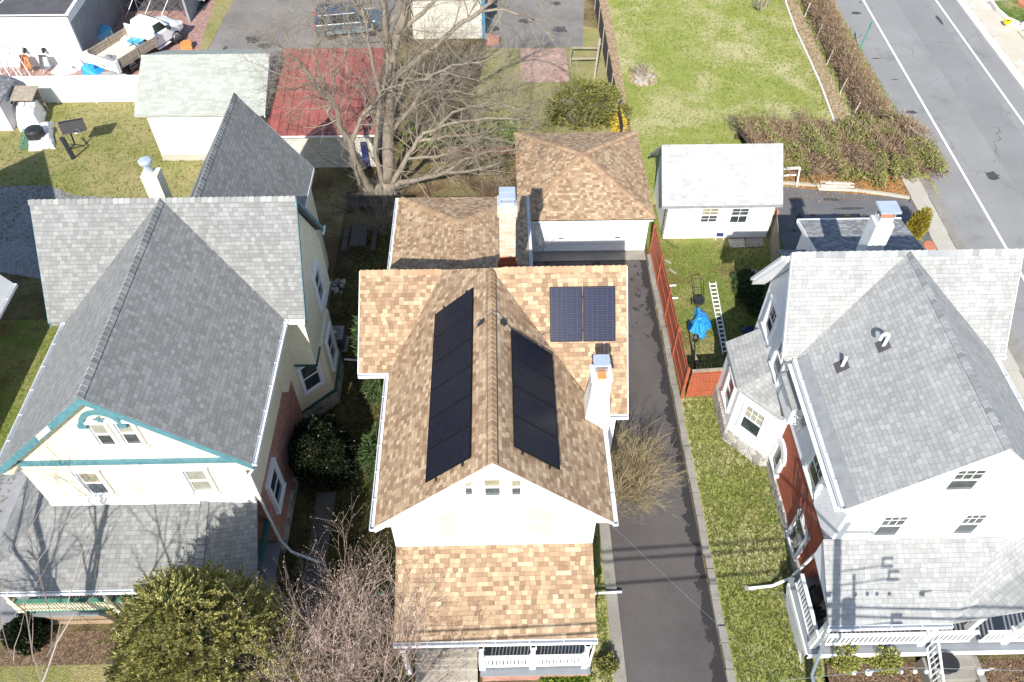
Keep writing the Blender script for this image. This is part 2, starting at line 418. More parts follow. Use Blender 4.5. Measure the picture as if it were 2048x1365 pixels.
M['panelframe']=paint('black anodised frame',(.008,.008,.01),.5,var=.1,spec=.2)
M['black']=paint('black paint',(.02,.02,.022),.5,var=.2)
M['rubber']=paint('tyre rubber',(.025,.025,.025),.85,var=.2)
M['redfence']=paint('red stained boards',(.31,.082,.038),.7,var=.22,scale=4)
M['redroof']=paint('red painted metal roof',(.265,.078,.064),.65,var=.34,scale=1.2)
M['woodgrey']=paint('weathered wood',(.30,.25,.19),.85,var=.3,scale=5)
M['woodpale']=paint('pale board',(.6,.55,.46),.8,var=.2,scale=5)
M['woodbrown']=paint('brown wood',(.2,.11,.06),.8,var=.3,scale=5)
M['orange']=paint('orange plastic',(.6,.22,.07),.6,var=.2)
M['clay']=paint('terracotta',(.46,.17,.09),.8,var=.2)
M['soffit']=paint('grey soffit board',(.25,.257,.262),.7,var=.2)
M['decking']=siding('grey deck boards',(.22,.235,.25),.1,.01,dirt=.15)
M['navy']=paint('navy plastic',(.02,.03,.12),.5)
M['vanblue']=paint('blue car paint',(.03,.065,.12),.25,.3,.06)
M['vanside']=paint('blue car body with painted sun sheen',(.075,.115,.145),.3,.3,.06)  # body colour lightened to paint in the sun's reflection on the side
M['vangrey']=paint('grey blue lower body',(.16,.25,.28),.35,.3,.08)
M['carwhite']=paint('white car paint',(.78,.78,.79),.3,0,.04)
M['rim']=paint('alloy rim',(.55,.56,.58),.35,.7)
M['redlamp']=paint('red lamp',(.6,.03,.03),.2)
M['lamp']=paint('clear lamp',(.75,.75,.72),.15)
M['tarpblue']=paint('blue tarpaulin',(.03,.27,.62),.35,var=.3,scale=6)
M['tarpwhite']=paint('white tarpaulin',(.75,.74,.72),.55,var=.12,scale=3)
M['gravelgrey']=speckle('grey gravel',(.2,.2,.21),(.36,.36,.37),.6,60,bd=.02)
M['rust']=paint('rusty steel',(.45,.2,.09),.8,var=.4,scale=7)
M['yellow']=paint('yellow plastic',(.85,.68,.02),.5)
M['bluew']=paint('light blue enamel',(.12,.42,.62),.4,var=.2)
M['greenpost']=paint('green sign post',(.03,.30,.20),.5)
M['greenpipe']=paint('green pipe',(.03,.16,.12),.5)
M['potblue']=paint('blue glazed planter',(.06,.2,.32),.3)
# solar cells
def cells():
    m,nt,b=new_mat('solar cells');uv=coords(nt)
    sc=nt.nodes.new('ShaderNodeVectorMath');sc.operation='SCALE';sc.inputs['Scale'].default_value=1;lk(nt,uv,sc.inputs[0])
    br=brick_node(nt,uv,.166,.083,.0022,0.0,.1);br2=brick_node(nt,uv,.02,10,.0012,0,.1)
    col=mixc(nt,br.outputs['Color'],(.006,.007,.014),(.010,.011,.020))
    col=mixc(nt,math_(nt,'MULTIPLY',br.outputs['Fac'],.7),col,(.035,.035,.045))
    col=mixc(nt,math_(nt,'MULTIPLY',br2.outputs['Fac'],.3),col,(.08,.08,.10))
    lk(nt,col,b.inputs['Base Color']);b.inputs['Roughness'].default_value=.3;b.inputs['Specular IOR Level'].default_value=.12
    return m
def cells_blue():
    m,nt,b=new_mat('blue solar cells');uv=coords(nt)
    br=brick_node(nt,uv,.166,.083,.003,0.0,.1);br2=brick_node(nt,uv,.027,10,.003,0,.1)
    col=mixc(nt,br.outputs['Color'],(.010,.012,.030),(.014,.017,.040))
    col=mixc(nt,math_(nt,'MULTIPLY',br.outputs['Fac'],.7),col,(.10,.10,.14))
    col=mixc(nt,math_(nt,'MULTIPLY',br2.outputs['Fac'],.55),col,(.06,.062,.085))
    lk(nt,col,b.inputs['Base Color']);b.inputs['Roughness'].default_value=.15;b.inputs['Specular IOR Level'].default_value=.4
    return m
M['cells']=cells();M['cellsblue']=cells_blue()
# ground materials
M['lawn']=grass('lawn',(.085,.14,.022),(.145,.205,.04),(.36,.32,.15),(.50,.60))
M['lawnbright']=grass('bright lawn',(.22,.262,.05),(.335,.36,.10),(.52,.46,.25),(.475,.60),big=.3)
M['lawndry']=grass('dry lawn',(.20,.205,.055),(.30,.29,.11),(.38,.31,.155),(.44,.58))
M['lawnside']=grass('side lawn',(.235,.265,.055),(.34,.36,.11),(.55,.49,.27),(.47,.585))
M['lawnworn']=grass('worn lawn',(.13,.18,.03),(.22,.25,.065),(.36,.29,.14),(.48,.6),soil=((.17,.105,.055),.53))
M['litter']=grass('leaf litter and moss',(.085,.088,.03),(.165,.14,.065),(.32,.23,.12),(.45,.6),soil=((.11,.07,.042),.5))
M['yard']=grass('yard ground with painted shade',(.035,.045,.014),(.085,.082,.03),(.22,.16,.08),(.48,.62),soil=((.06,.042,.026),.52))  # shade between the two houses is put into this ground colour
M['soil']=speckle('bare soil',(.07,.045,.03),(.15,.10,.065),1.2,30,bd=.02,agg=(22,.5,[(.2,(.05,.03,.02)),(.6,(.16,.10,.06)),(.95,(.35,.25,.15))]))
M['leaves']=speckle('dead leaf bed',(.26,.19,.12),(.42,.32,.21),1.0,30,bd=.02,agg=(16,.6,[(.1,(.13,.08,.05)),(.5,(.36,.25,.15)),(.95,(.55,.45,.33))]))
M['leavesorange']=speckle('orange leaf litter',(.2,.09,.03),(.36,.17,.06),1.0,30,bd=.02,agg=(14,.6,[(.1,(.10,.06,.03)),(.5,(.33,.15,.05)),(.95,(.55,.32,.13))]))
M['asphalt']=speckle('road asphalt',(.215,.211,.206),(.265,.26,.254),.25,60,patchcol=(.17,.167,.164),patch_t=(.56,.72),pscale=.4,crack=.3,bd=.003)
M['asphaltnew']=speckle('road asphalt lane',(.195,.192,.188),(.24,.236,.231),.3,60,crack=.3,bd=.003)
M['drive']=speckle('worn driveway asphalt',(.076,.067,.064),(.11,.098,.094),.35,55,bd=.004)
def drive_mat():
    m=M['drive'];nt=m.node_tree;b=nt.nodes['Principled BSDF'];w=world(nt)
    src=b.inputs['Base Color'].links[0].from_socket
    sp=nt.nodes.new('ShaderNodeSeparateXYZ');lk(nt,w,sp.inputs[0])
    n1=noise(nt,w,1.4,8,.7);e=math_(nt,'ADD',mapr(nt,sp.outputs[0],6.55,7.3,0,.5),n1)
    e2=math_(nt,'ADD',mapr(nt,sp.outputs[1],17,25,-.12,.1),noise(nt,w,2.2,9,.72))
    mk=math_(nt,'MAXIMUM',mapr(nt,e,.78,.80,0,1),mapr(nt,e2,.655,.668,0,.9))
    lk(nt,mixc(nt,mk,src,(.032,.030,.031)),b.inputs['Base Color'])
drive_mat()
M['drivedark']=speckle('sealed driveway asphalt',(.10,.098,.10),(.17,.166,.168),.4,50,patchcol=(.05,.05,.055),patch_t=(.6,.62),pscale=.4,crack=.35)
M['lot']=speckle('grey parking asphalt',(.14,.129,.118),(.235,.218,.20),.35,40,patchcol=(.035,.037,.04),patch_t=(.68,.69),pscale=.3)
M['redgravel']=speckle('red crushed stone',(.26,.15,.13),(.36,.22,.19),.5,50,bd=.02,agg=(12,.55,[(.1,(.2,.09,.08)),(.5,(.33,.19,.16)),(.95,(.5,.38,.33))]))
M['concrete']=speckle('concrete',(.36,.33,.275),(.45,.42,.36),.5,50,patchcol=(.38,.35,.29),patch_t=(.6,.72))
M['concretegrey']=speckle('grey concrete',(.20,.185,.16),(.29,.27,.235),.8,40,patchcol=(.18,.17,.14),patch_t=(.58,.66),pscale=1.5)
M['concretepale']=speckle('pale concrete',(.47,.42,.33),(.54,.49,.40),.4,40,patchcol=(.68,.64,.57),patch_t=(.55,.62),pscale=.5)
M['kerbwhite']=speckle('pale kerb',(.62,.58,.52),(.72,.69,.64),.7,40)
M['lineW']=paint('white road paint',(.75,.75,.74),.7,var=.1,scale=6)
M['gravelblue']=speckle('pale gravel',(.13,.13,.133),(.30,.30,.305),.25,50,bd=.02,agg=(16,.5,[(.1,(.10,.10,.105)),(.95,(.36,.36,.36))]))
M['tar']=paint('black roofing',(.075,.07,.075),.85,var=.25,scale=1.5)
# plant materials
M['yew']=leafmat('yew sprigs',[(0,(.11,.125,.03)),(.35,(.235,.235,.06)),(.7,(.39,.36,.115)),(1,(.55,.48,.23))],.7,.3)
M['yewcore']=paint('dark twigs',(.055,.056,.022),.95,var=.4)
M['spruce']=leafmat('evergreen sprigs',[(0,(.02,.045,.015)),(.5,(.045,.08,.025)),(1,(.10,.13,.045))])
M['boxleaf']=leafmat('small evergreen leaves',[(0,(.07,.085,.018)),(.5,(.175,.18,.045)),(1,(.32,.29,.10))])
M['ivy']=leafmat('ivy leaves',[(0,(.03,.07,.01)),(.5,(.12,.20,.02)),(1,(.28,.34,.05))])
M['darkleaf']=leafmat('dark holly leaves',[(0,(.006,.01,.004)),(.6,(.012,.02,.008)),(1,(.028,.038,.016))],.35)  # leaf tone lowered to carry the shade on the holly
M['yellowleaf']=leafmat('yellow blossom',[(0,(.35,.24,.02)),(.5,(.6,.42,.04)),(1,(.75,.58,.1))])
M['variegated']=leafmat('yellow green leaves',[(0,(.10,.12,.02)),(.5,(.26,.27,.06)),(1,(.45,.43,.15))])
M['darkwood']=paint('wood with painted shade',(.07,.06,.05),.8,var=.3)  # table and bench wood darkened to paint in the shade they stand in
M['darkpath']=speckle('concrete path with painted shade',(.09,.09,.085),(.15,.145,.135),.8,40)  # concrete darkened so the colour itself carries the side yard's shade
M['goldleaf']=leafmat('golden conifer sprigs',[(0,(.12,.11,.01)),(.5,(.26,.21,.02)),(1,(.42,.34,.05))])
M['twigbrown']=leafmat('brown hedge twigs',[(0,(.14,.09,.055)),(.5,(.25,.17,.105)),(1,(.40,.30,.20))],.9,0)
M['twigolive']=leafmat('olive twigs',[(0,(.16,.12,.055)),(.5,(.27,.21,.11)),(1,(.42,.35,.22))],.9,0)
M['twigpink']=leafmat('pinkish bare twigs',[(0,(.25,.175,.14)),(.5,(.40,.295,.245)),(1,(.54,.42,.36))],.9,0)
M['twiggrey']=leafmat('grey bare twigs',[(0,(.13,.105,.085)),(.5,(.215,.178,.145)),(1,(.31,.27,.225))],.9,0)
M['bramble']=leafmat('bramble leaves',[(0,(.12,.16,.03)),(.5,(.22,.27,.06)),(.8,(.32,.34,.11)),(1,(.38,.27,.16))])
M['deadleaf']=leafmat('dead leaves',[(0,(.14,.07,.03)),(.5,(.28,.16,.07)),(1,(.45,.3,.16))])
M['barkgrey']=bark('grey bark',(.13,.105,.08),(.285,.24,.185))
M['barktan']=bark('tan bark',(.15,.12,.088),(.315,.265,.205))
M['barkpink']=bark('thin bark',(.16,.11,.085),(.34,.26,.21))
# ------------------------------------------------------------------ light
w=bpy.data.worlds.new('World');scn.world=w;w.use_nodes=True
nt=w.node_tree;bg=nt.nodes['Background'];sky=nt.nodes.new('ShaderNodeTexSky');sky.sky_type='NISHITA';sky.sun_disc=False
SUN_EL,SUN_AZ=38.2,11.0     # shadows run towards +y, 12 degrees to +x
sky.sun_elevation=rad(SUN_EL);sky.sun_rotation=rad(180+SUN_AZ);sky.altitude=50;sky.dust_density=.6
nt.links.new(sky.outputs[0],bg.inputs[0]);bg.inputs[1].default_value=.112
sun=bpy.data.lights.new('sun','SUN');sun.energy=4.2;sun.angle=rad(.53);sun.color=(1,.965,.90)
so=bpy.data.objects.new('sun',sun);COL.objects.link(so)
sd=Vector((math.sin(rad(SUN_AZ))*math.cos(rad(SUN_EL)),math.cos(rad(SUN_AZ))*math.cos(rad(SUN_EL)),-math.sin(rad(SUN_EL))))
so.rotation_euler=sd.to_track_quat('-Z','Y').to_euler();so.location=(-8,-20,40)
vs=scn.view_settings;vs.view_transform='Standard';vs.look='None';vs.gamma=1;vs.use_curve_mapping=False;vs.exposure=.93
scn.cycles.max_bounces=6;scn.cycles.diffuse_bounces=3;scn.cycles.glossy_bounces=3;scn.cycles.transparent_max_bounces=4
# ------------------------------------------------------------------ ground sheets
def struct(name,poly,z,mat,t=0):
    mb=MB()
    if t: mb.prism([tuple(p)[:2] for p in poly],z,z+t,bottom=False)
    else: mb.sheet([tuple(p)[:2] for p in poly],z)
    return link(name,mb,mat,kind='structure')
def px(*pts): return [G(a,b)[:2] for a,b in pts]
def rect(x0,x1,y0,y1): return [(x0,y0),(x1,y0),(x1,y1),(x0,y1)]
struct('ground',rect(-400,400,-300,600),0,M['litter'])
# lawns
struct('lawn',rect(7.9,23.6,33.2,75),.004,M['lawnbright'])
struct('lawn',rect(7.5,14.6,20.3,33),.004,M['lawnworn'])
struct('lawn',rect(7.5,11.5,-5,20.3),.004,M['lawnside'])
struct('lawn',[(-34,30),(-20.6,33.3),(-16,33.2),(-10.2,30),(-10.6,36.9),(-12,43.7),(-34,43.7)],.004,M['lawndry'])
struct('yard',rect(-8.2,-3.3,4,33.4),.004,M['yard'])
struct('lawn',rect(2.6,3.62,-5,16.5),.004,M['lawnside'])
struct('lawn',rect(-24.5,-19.3,12,25.5),.004,M['lawnworn'])
struct('lawn',rect(-24,-8.4,-5,9.6),.004,M['lawndry'])
struct('lawn',[(-1.6,37.8),(7.1,37.8),(7.1,52),(4.8,53),(4.8,49.6),(-.6,49.6),(-1.2,45)],.004,M['lawndry'])
struct('lawn',rect(10.6,26,-5,8.7),.004,M['lawndry'])
struct('lawn',px((450,-60),(482,-60),(468,0),(412,104),(398,100)),.010,M['lawndry'])
# bare beds
struct('soil_bed',rect(-17.2,-11.5,9.6,10.75),.007,M['soil'])
struct('soil_bed',rect(10.75,19.5,7.4,9.12),.007,M['soil'])
struct('leaf_bed',[(7.02,37.8),(7.45,37.8),(8.0,44),(8.05,50),(8.2,75),(7.1,75)],.008,M['leaves'])
struct('leaf_bed',px((1560,-80),(1592,0),(1640,100),(1700,240),(1668,246),(1622,120),(1566,0),(1545,-80)),.008,M['leaves'])
struct('leaf_bed',px((1500,330),(1640,345),(1810,355),(1822,396),(1700,392),(1560,370)),.008,M['leavesorange'])
# paths and lots
struct('driveway',[(4.02,-8),(7.32,-8),(7.3,28.92),(1.25,28.92),(1.25,22.6),(4.02,22.6)],.012,M['drive'])
struct('garage_apron',rect(1.5,7.3,28.92,29.7),.03,M['concretegrey'],.02)
struct('kerb_strip',rect(3.6,4.0,-8,16.2),.0,M['concretegrey'],.09)
mb=MB()
y=-6.0
while y<29:
    L=random.uniform(.5,1.1);a=random.uniform(-.03,.03);h=random.uniform(.16,.26)
    mb.box(7.34+a,7.60+a*.5,y+.01,y+L-.015,-.02,h);y+=L
link('stone_kerb',mb,M['concretegrey'],kind='structure')
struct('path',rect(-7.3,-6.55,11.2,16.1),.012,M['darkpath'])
struct('path',rect(-3.1,-.95,-5,8.35),.012,M['concrete'])
struct('path',rect(-20.4,-15.8,10.6,27.5),.005,M['gravelgrey'])
struct('gravel_drive',px((-250,372),(0,372),(100,372),(150,392),(330,400),(330,520),(90,560),(0,545),(-250,560)),.009,M['gravelblue'])
struct('parking_lot',px((412,106),(470,-4),(500,-70),(830,-70),(812,0),(770,97),(700,112)),.012,M['lot'])
struct('parking_lot',px((955,-70),(1172,-70),(1165,95),(985,97),(962,60)),.012,M['lot'])
struct('gravel_yard',px((-60,150),(-60,125),(172,128),(250,-30),(455,-30),(408,106),(300,160)),.007,M['redgravel'])
struct('concrete_slab',px((262,-40),(360,-40),(354,17),(236,14)),.012,M['concretepale'])
struct('patio',rect(1.52,4.6,45.35,49.5),.014,M['paver'])
struct('stepping_slab',px((1455,480),(1488,478),(1491,496),(1461,497)),0,M['concrete'],.05)
struct('stepping_slab',px((1490,478),(1525,477),(1528,495),(1493,496)),0,M['concretegrey'],.05)
# road
def rx(x55,y,k=.027): return x55+(y-55.8)*k
Y0,Y1=-40,140
struct('road',[(rx(24.35,Y0),Y0),(rx(33.2,Y0),Y0),(rx(33.2,Y1),Y1),(rx(24.35,Y1),Y1)],.012,M['asphalt'])
struct('road_lane',[(rx(28.89,Y0),Y0),(rx(31.2,Y0),Y0),(rx(31.2,Y1),Y1),(rx(28.89,Y1),Y1)],.016,M['asphaltnew'])
for xx,wd,k in((26.5,.14,.034),(31.75,.14,.028)):
    struct('road_line',[(rx(xx,Y0,k),Y0),(rx(xx,Y0,k)+wd,Y0),(rx(xx,Y1,k)+wd,Y1),(rx(xx,Y1,k),Y1)],.020,M['lineW'])
struct('verge',[(rx(23.25,38),38),(rx(24.45,38),38),(rx(24.35,Y1),Y1),(rx(23.0,Y1),Y1)],.02,M['lawndry'])
struct('verge',px((1828,345),(1850,338),(1862,360),(1880,394),(1858,397)),.03,M['lawnside'],.02)
rgs=random.Random(77)
def stain(a,b,rx_,ry_,z=.022,mat='tarstain'):
    c=G(a,b);n=18;P=[]
    for i in range(n):
        t=2*PI*i/n;q=1+rgs.uniform(-.28,.28);P.append((c.x+rx_*q*math.cos(t),c.y+ry_*q*math.sin(t)))
    struct('asphalt_stain',P,z,M[mat])
for q in((1712,27,.32,.2),(1822,225,.35,.16),(1860,303,.2,.18),(1888,345,.3,.1),(1880,352,.2,.08),(1985,352,.35,.4),(1720,5,.08,.1),(1878,40,.12,.6),(1752,118,.3,.06),(1790,160,.25,.05)):stain(*q)
for q in((505,80,.5,.45,.022),(450,97,.12,.25,.022),(530,93,.5,.35,.022),(1112,8,.35,.3,.022),(1052,43,.55,.3,.022),(1120,60,.55,.4,.022),(990,58,.3,.4,.022),(1700,418,.8,.1,.022),(1660,400,.5,.12,.022)):stain(*q)
# pavement of slabs, near side
mb=MB();yy=14.0
while yy<35.2:
    mb.box(rx(23.45,yy)-.62,rx(23.45,yy)+.32,yy+.012,yy+1.5-.012,0,.10);yy+=1.5
link('pavement',mb,M['concrete'],kind='structure')
mb=MB();yy=14.0
while yy<33.4:
    mb.box(rx(23.45,yy)+.36,rx(23.45,yy)+.92,yy+.012,yy+3-.012,0,.09);yy+=3
link('kerb',mb,M['concretegrey'],kind='structure')
struct('driveway',[(14.4,29.0),(22.35,29.0),(22.2,31.6),(22.15,33.5),(18.5,34.0),(15.2,34.7),(14.4,34.7)],.012,M['drivedark'])
mb=MB()
P=[G(1558,367),G(1620,372),G(1700,381),G(1770,390),G(1818,398)]
for a,b in zip(P,P[1:]):mb.bar(a+Vector((0,0,.06)),b+Vector((0,0,.06)),.16,.14)
link('kerb',mb,M['concrete'],kind='structure')
mb=MB();P=[G(1564,-40),G(1572,10),G(1590,60),G(1618,120),G(1640,170),G(1668,246)]
for a,b in zip(P,P[1:]):mb.bar(a+Vector((0,0,.05)),b+Vector((0,0,.05)),.1,.12)
link('bed_edging',mb,M['kerbwhite'],kind='structure')
mb=MB();P=[G(1118,148),G(1124,168),G(1138,182),G(1150,190)]
for a,b in zip(P,P[1:]):mb.bar(a+Vector((0,0,.04)),b+Vector((0,0,.04)),.09,.1)
link('bed_edging',mb,M['brick'],kind='structure')
# far side of the road
struct('kerb',[(rx(33.2,Y0),Y0),(rx(33.75,Y0),Y0),(rx(33.75,Y1),Y1),(rx(33.2,Y1),Y1)],0,M['kerbwhite'],.14)
mb=MB();yy=20.0
while yy<75:
    mb.box(rx(33.8,yy),rx(35.4,yy),yy+.012,yy+2-.012,0,.135);yy+=2
link('pavement',mb,M['concretepale'],kind='structure')
gp=px((1978,11),(2032,7),(2075,8),(2075,52),(2035,54),(2010,44),(1990,28))
struct('raised_lawn',gp,0,M['lawn'],.32)
struct('path',[(rx(35.45,20),20),(48,20),(48,75),(rx(35.45,75),75)],0,M['concretepale'],.05)
# ------------------------------------------------------------------ windows
def basis(n):
    n=Vector((n[0],n[1],0)).normalized();return n,Vector((-n.y,n.x,0)),Vector((0,0,1))
def window(parent,c,n,w,h,style='double',frame='trim',up='blind',low='panedark',case=.11,muntin=(0,0),lowm=(0,0),name='window',sill=True):
    """double-hung window standing proud of a wall: c = centre on wall plane, n = outward normal"""
    n,t,z=basis(n);c=Vector(c);mb=MB()
    def b(a0,a1,z0,z1,d0,d1):
        mb.obox(c+t*((a0+a1)/2)+z*((z0+z1)/2)+n*((d0+d1)/2),t*(abs(a1-a0)/2),n*(abs(d1-d0)/2),z*(abs(z1-z0)/2))
    W,H=w/2,h/2
    b(-W-case,-W,-H,H,-.05,.085);b(W,W+case,-H,H,-.05,.085);b(-W-case*1.2,W+case*1.2,H,H+case,-.05,.095)
    s=.045
    b(-W,-W+s,-H,H,-.05,.02);b(W-s,W,-H,H,-.05,.02);b(-W+s,W-s,H-s,H,-.05,.022);b(-W+s,W-s,-H,-H+s,-.05,.018);b(-W+s,W-s,-.03,.03,-.05,.03)
    for (mx,mz),z0,z1 in((muntin,.03,H-s),(lowm,-H+s,-.03)):
        for i in range(mx):
            x=-W+s+(2*W-2*s)*(i+1)/(mx+1);b(x-.012,x+.012,z0,z1,-.03,.012)
        for i in range(mz):
            q=z0+(z1-z0)*(i+1)/(mz+1);b(-W+s,W-s,q-.012,q+.012,-.03,.010)
    f=link(name,mb,M[frame],parent)
    for z0,z1,mt,nm in((.03,H-s,up,'pane'),(-H+s,-.03,low,'pane')):
        m2=MB();m2.obox(c+z*((z0+z1)/2)-n*.005,t*(W-s),n*.01,z*((z1-z0)/2));link(nm,m2,M[mt],f)
    if sill:
        m3=MB();m3.obox(c-z*(H+.035)+n*.02,t*(W+case*1.3),n*.09,z*.034);link('sill',m3,M[frame],f)
    return f
def win4(parent,y,tl,tr,bl,br,**k):
    P=[GY(*q,y) for q in(tl,tr,bl,br)]
    w=((P[1]-P[0]).length+(P[3]-P[2]).length)/2;h=(P[0].z+P[1].z-P[2].z-P[3].z)/2
    return window(parent,(sum(p.x for p in P)/4,y,sum(p.z for p in P)/4),(0,-1),w,h,**k)
def gutter(mb,a,b,out,w=.13,h=.12):
    """U trough along an eave from a to b, out = horizontal outward direction"""
    a=Vector(a);b=Vector(b);o=Vector(out).normalized()
    z=Vector((0,0,1))
    mb.bar(a+o*w+z*(-h*.35),b+o*w+z*(-h*.35),.015,h)         # front lip
    mb.bar(a+o*(w*.5)-z*h*.9,b+o*(w*.5)-z*h*.9,w+.03,.015)     # floor
    mb.bar(a+o*.005-z*h*.5,b+o*.005-z*h*.5,.012,h*.9)           # back
    d=(b-a).normalized()
    for e in(a,b): mb.obox(e+o*(w*.5)-z*h*.45,o*(w*.5),d*.008,z*(h*.5))
    L=(b-a).length;n=max(1,int(L/.9))
    for i in range(1,n):
        p=a+d*(L*i/n);mb.obox(p+o*(w*.5)+z*.015,o*(w*.55),d*.012,z*.006)
def caps(a,b,n1,n2,wd=.15,step=.19,lift=.012,t=.02):
    """overlapping ridge shingles along a->b; n1,n2 = downslope unit directions each side"""
    mb=MB();a=Vector(a);b=Vector(b);d=(b-a);L=d.length;d/=L;n1=Vector(n1).normalized();n2=Vector(n2).normalized();z=Vector((0,0,1))
    k=int(L/step)
    for i in range(k):
        p=a+d*(L*i/k);q=a+d*(L*(i+1)/k+.05)
        h0=z*(lift+t+random.uniform(0,.006));h1=z*(lift*.6)
        dz=z*t
        A=[p+n1*wd+h0,p+h0*1.5,p+n2*wd+h0];B=[q+n1*wd+h1,q+h1*1.5,q+n2*wd+h1]
        mb.add(A+B+[x-dz-z*.01 for x in A]+[x-dz-z*.005 for x in B],
          [(0,1,4,3),(1,2,5,4),(6,9,10,7),(7,10,11,8),(0,6,7,1),(1,7,8,2),(3,4,10,9),(4,5,11,10),(0,3,9,6),(2,8,11,5)])
    return mb
def GX(a,b,x):
    d=ray(a,b);t=x/d.x;return Vector((x,d.y*t,CAM_H+d.z*t))
def hitplane(a,b,p,n):
    d=ray(a,b);p=Vector(p);n=Vector(n);t=((p-Vector((0,0,CAM_H))).dot(n))/d.dot(n);return Vector((0,0,CAM_H))+d*t
def win_front(parent,y,x0,y0,x1,y1,**k):
    x0-=2;x1+=2;y0-=2;y1+=2
    a=GY(x0,y0,y);b=GY(x1,y1,y);return window(parent,(( a.x+b.x)/2,y,(a.z+b.z)/2),(0,-1),abs(b.x-a.x),abs(a.z-b.z),**k)
# ================================================================== the middle house with the solar panels
H=thing('house','white two storey house with tan shingle roof and solar panels','house',(-.3,16.8,0))
AX,AZ=-.28,9.43
FY=11.35
mb=MB()
mb.slab([(AX,FY,AZ),(3.27,FY,6.01),(3.27,15.3,6.0),(AX,18.75,AZ)],.13)
mb.slab([(AX,FY,AZ),(AX,18.75,AZ),(-1.985,20.4,7.79),(-3.897,17.25,5.95),(-3.865,FY,5.98)][::-1],.13)
mb.slab([(AX,18.75,AZ),(3.27,15.3,6.0),(4.14,15.3,6.0),(4.14,18.75,AZ)],.13)
mb.slab([(AX,18.75,AZ),(4.14,18.75,AZ),(4.14,22.25,5.95),(-4.95,22.25,5.95),(-4.95,20.4,7.79),(-1.985,20.4,7.79)],.13)
mb.slab([(-1.985,20.4,7.79),(-4.95,20.4,7.79),(-4.95,17.25,5.95),(-3.897,17.25,5.95)],.13)
ROOF=link('roof',mb,M['tan'],H)
s2=1/math.sqrt(2)
d1=Vector((1,0,-.962)).normalized();d2=Vector((-1,0,-.962)).normalized()
# ridge vent with dark edges, then caps
mb=MB()
for d in(d1,d2):mb.extr([Vector((AX,FY+.05,AZ+.005)),Vector((AX,18.6,AZ+.005)),Vector((AX,18.6,AZ+.005))+d*.21,Vector((AX,FY+.05,AZ+.005))+d*.21],(0,0,.035))
link('ridge_vent',mb,M['black'],ROOF)
link('ridge_cap',caps((AX,FY,AZ+.04),(AX,18.7,AZ+.04),d1,d2,.185),M['tancap'],ROOF)
dn=Vector((0,-1,-.99)).normalized();db=Vector((0,1,-.99)).normalized()
link('ridge_cap',caps((4.14,18.75,AZ),(AX+.35,18.75,AZ),dn,db,.2),M['tancap'],ROOF)
link('ridge_cap',caps((-4.95,20.4,7.79),(-2.1,20.4,7.79),Vector((0,-1,-.58)),db,.2),M['tancap'],ROOF)
# walls
def gable_prism(mb,x0,x1,ya,yb,z0,ze,za,xc=None,m=0):
    xc=(x0+x1)/2 if xc is None else xc
    mb.extr([(x0,ya,z0),(x1,ya,z0),(x1,ya,ze),(xc,ya,za),(x0,ya,ze)],(0,yb-ya,0),m)
def gable_prism_x(mb,ya,yb,xa,xb,z0,ze,za,yc=None,m=0):
    yc=(ya+yb)/2 if yc is None else yc
    mb.extr([(xa,ya,z0),(xa,yb,z0),(xa,yb,ze),(xa,yc,za),(xa,ya,ze)],(xb-xa,0,0),m)
mb=MB()
gable_prism(mb,-3.43,2.80,11.62,18.6,0,6.2,9.2,AX)
gable_prism_x(mb,15.62,21.95,-.28,3.86,0,6.0,9.15,18.75)
gable_prism_x(mb,17.6,21.9,-4.1,-3.3,0,5.9,7.4,20.35)
link('wall',mb,M['white'],H)
# barge boards on the front gable
mb=MB()
for sx,ex,ez in((1,3.27,6.01),(-1,-3.865,5.98)):
    w_=.13 if sx>0 else .30;mb.extr([(AX,FY-.03,AZ-.02),(ex,FY-.03,ez-.02),(ex,FY-.03,ez-w_),(AX,FY-.03,AZ-w_)],(0,.06,0))
for x,a in((4.14,1),(-4.95,0)):
    if a:
        mb.extr([(x-.02,15.3,5.98),(x-.02,18.75,9.41),(x-.02,22.2,5.98),(x-.02,22.2,5.78),(x-.02,18.75,9.2),(x-.02,15.3,5.78)],(.05,0,0))
    else:
        mb.extr([(x+.02,17.25,5.93),(x+.02,20.4,7.77),(x+.02,22.2,5.98),(x+.02,22.2,5.78),(x+.02,20.4,7.57),(x+.02,17.25,5.73)],(-.05,0,0))
mb.extr([(AX,11.4,AZ-.2),(3.2,11.4,5.85),(3.2,11.4,5.8),(AX,11.4,AZ-.26)],(0,.22,0))
mb.extr([(AX,11.4,AZ-.2),(-3.8,11.4,5.8),(-3.8,11.4,5.75),(AX,11.4,AZ-.26)],(0,.22,0))
mb.box(2.78,3.2,11.45,15.5,5.80,5.84);mb.box(-3.8,-3.4,11.45,17.2,5.78,5.82)
linkp('barge_board',mb,M['trim'],H)
# gutters
mb=MB()
gutter(mb,(3.27,FY-.05,5.98),(3.27,15.25,5.98),(1,0,0));gutter(mb,(-3.87,FY-.05,5.95),(-3.9,17.2,5.93),(-1,0,0))
gutter(mb,(3.35,15.3,5.98),(4.16,15.3,5.98),(0,-1,0));gutter(mb,(-4.95,17.25,5.93),(-3.9,17.25,5.93),(0,-1,0))
linkp('gutter',mb,M['alu'],H)
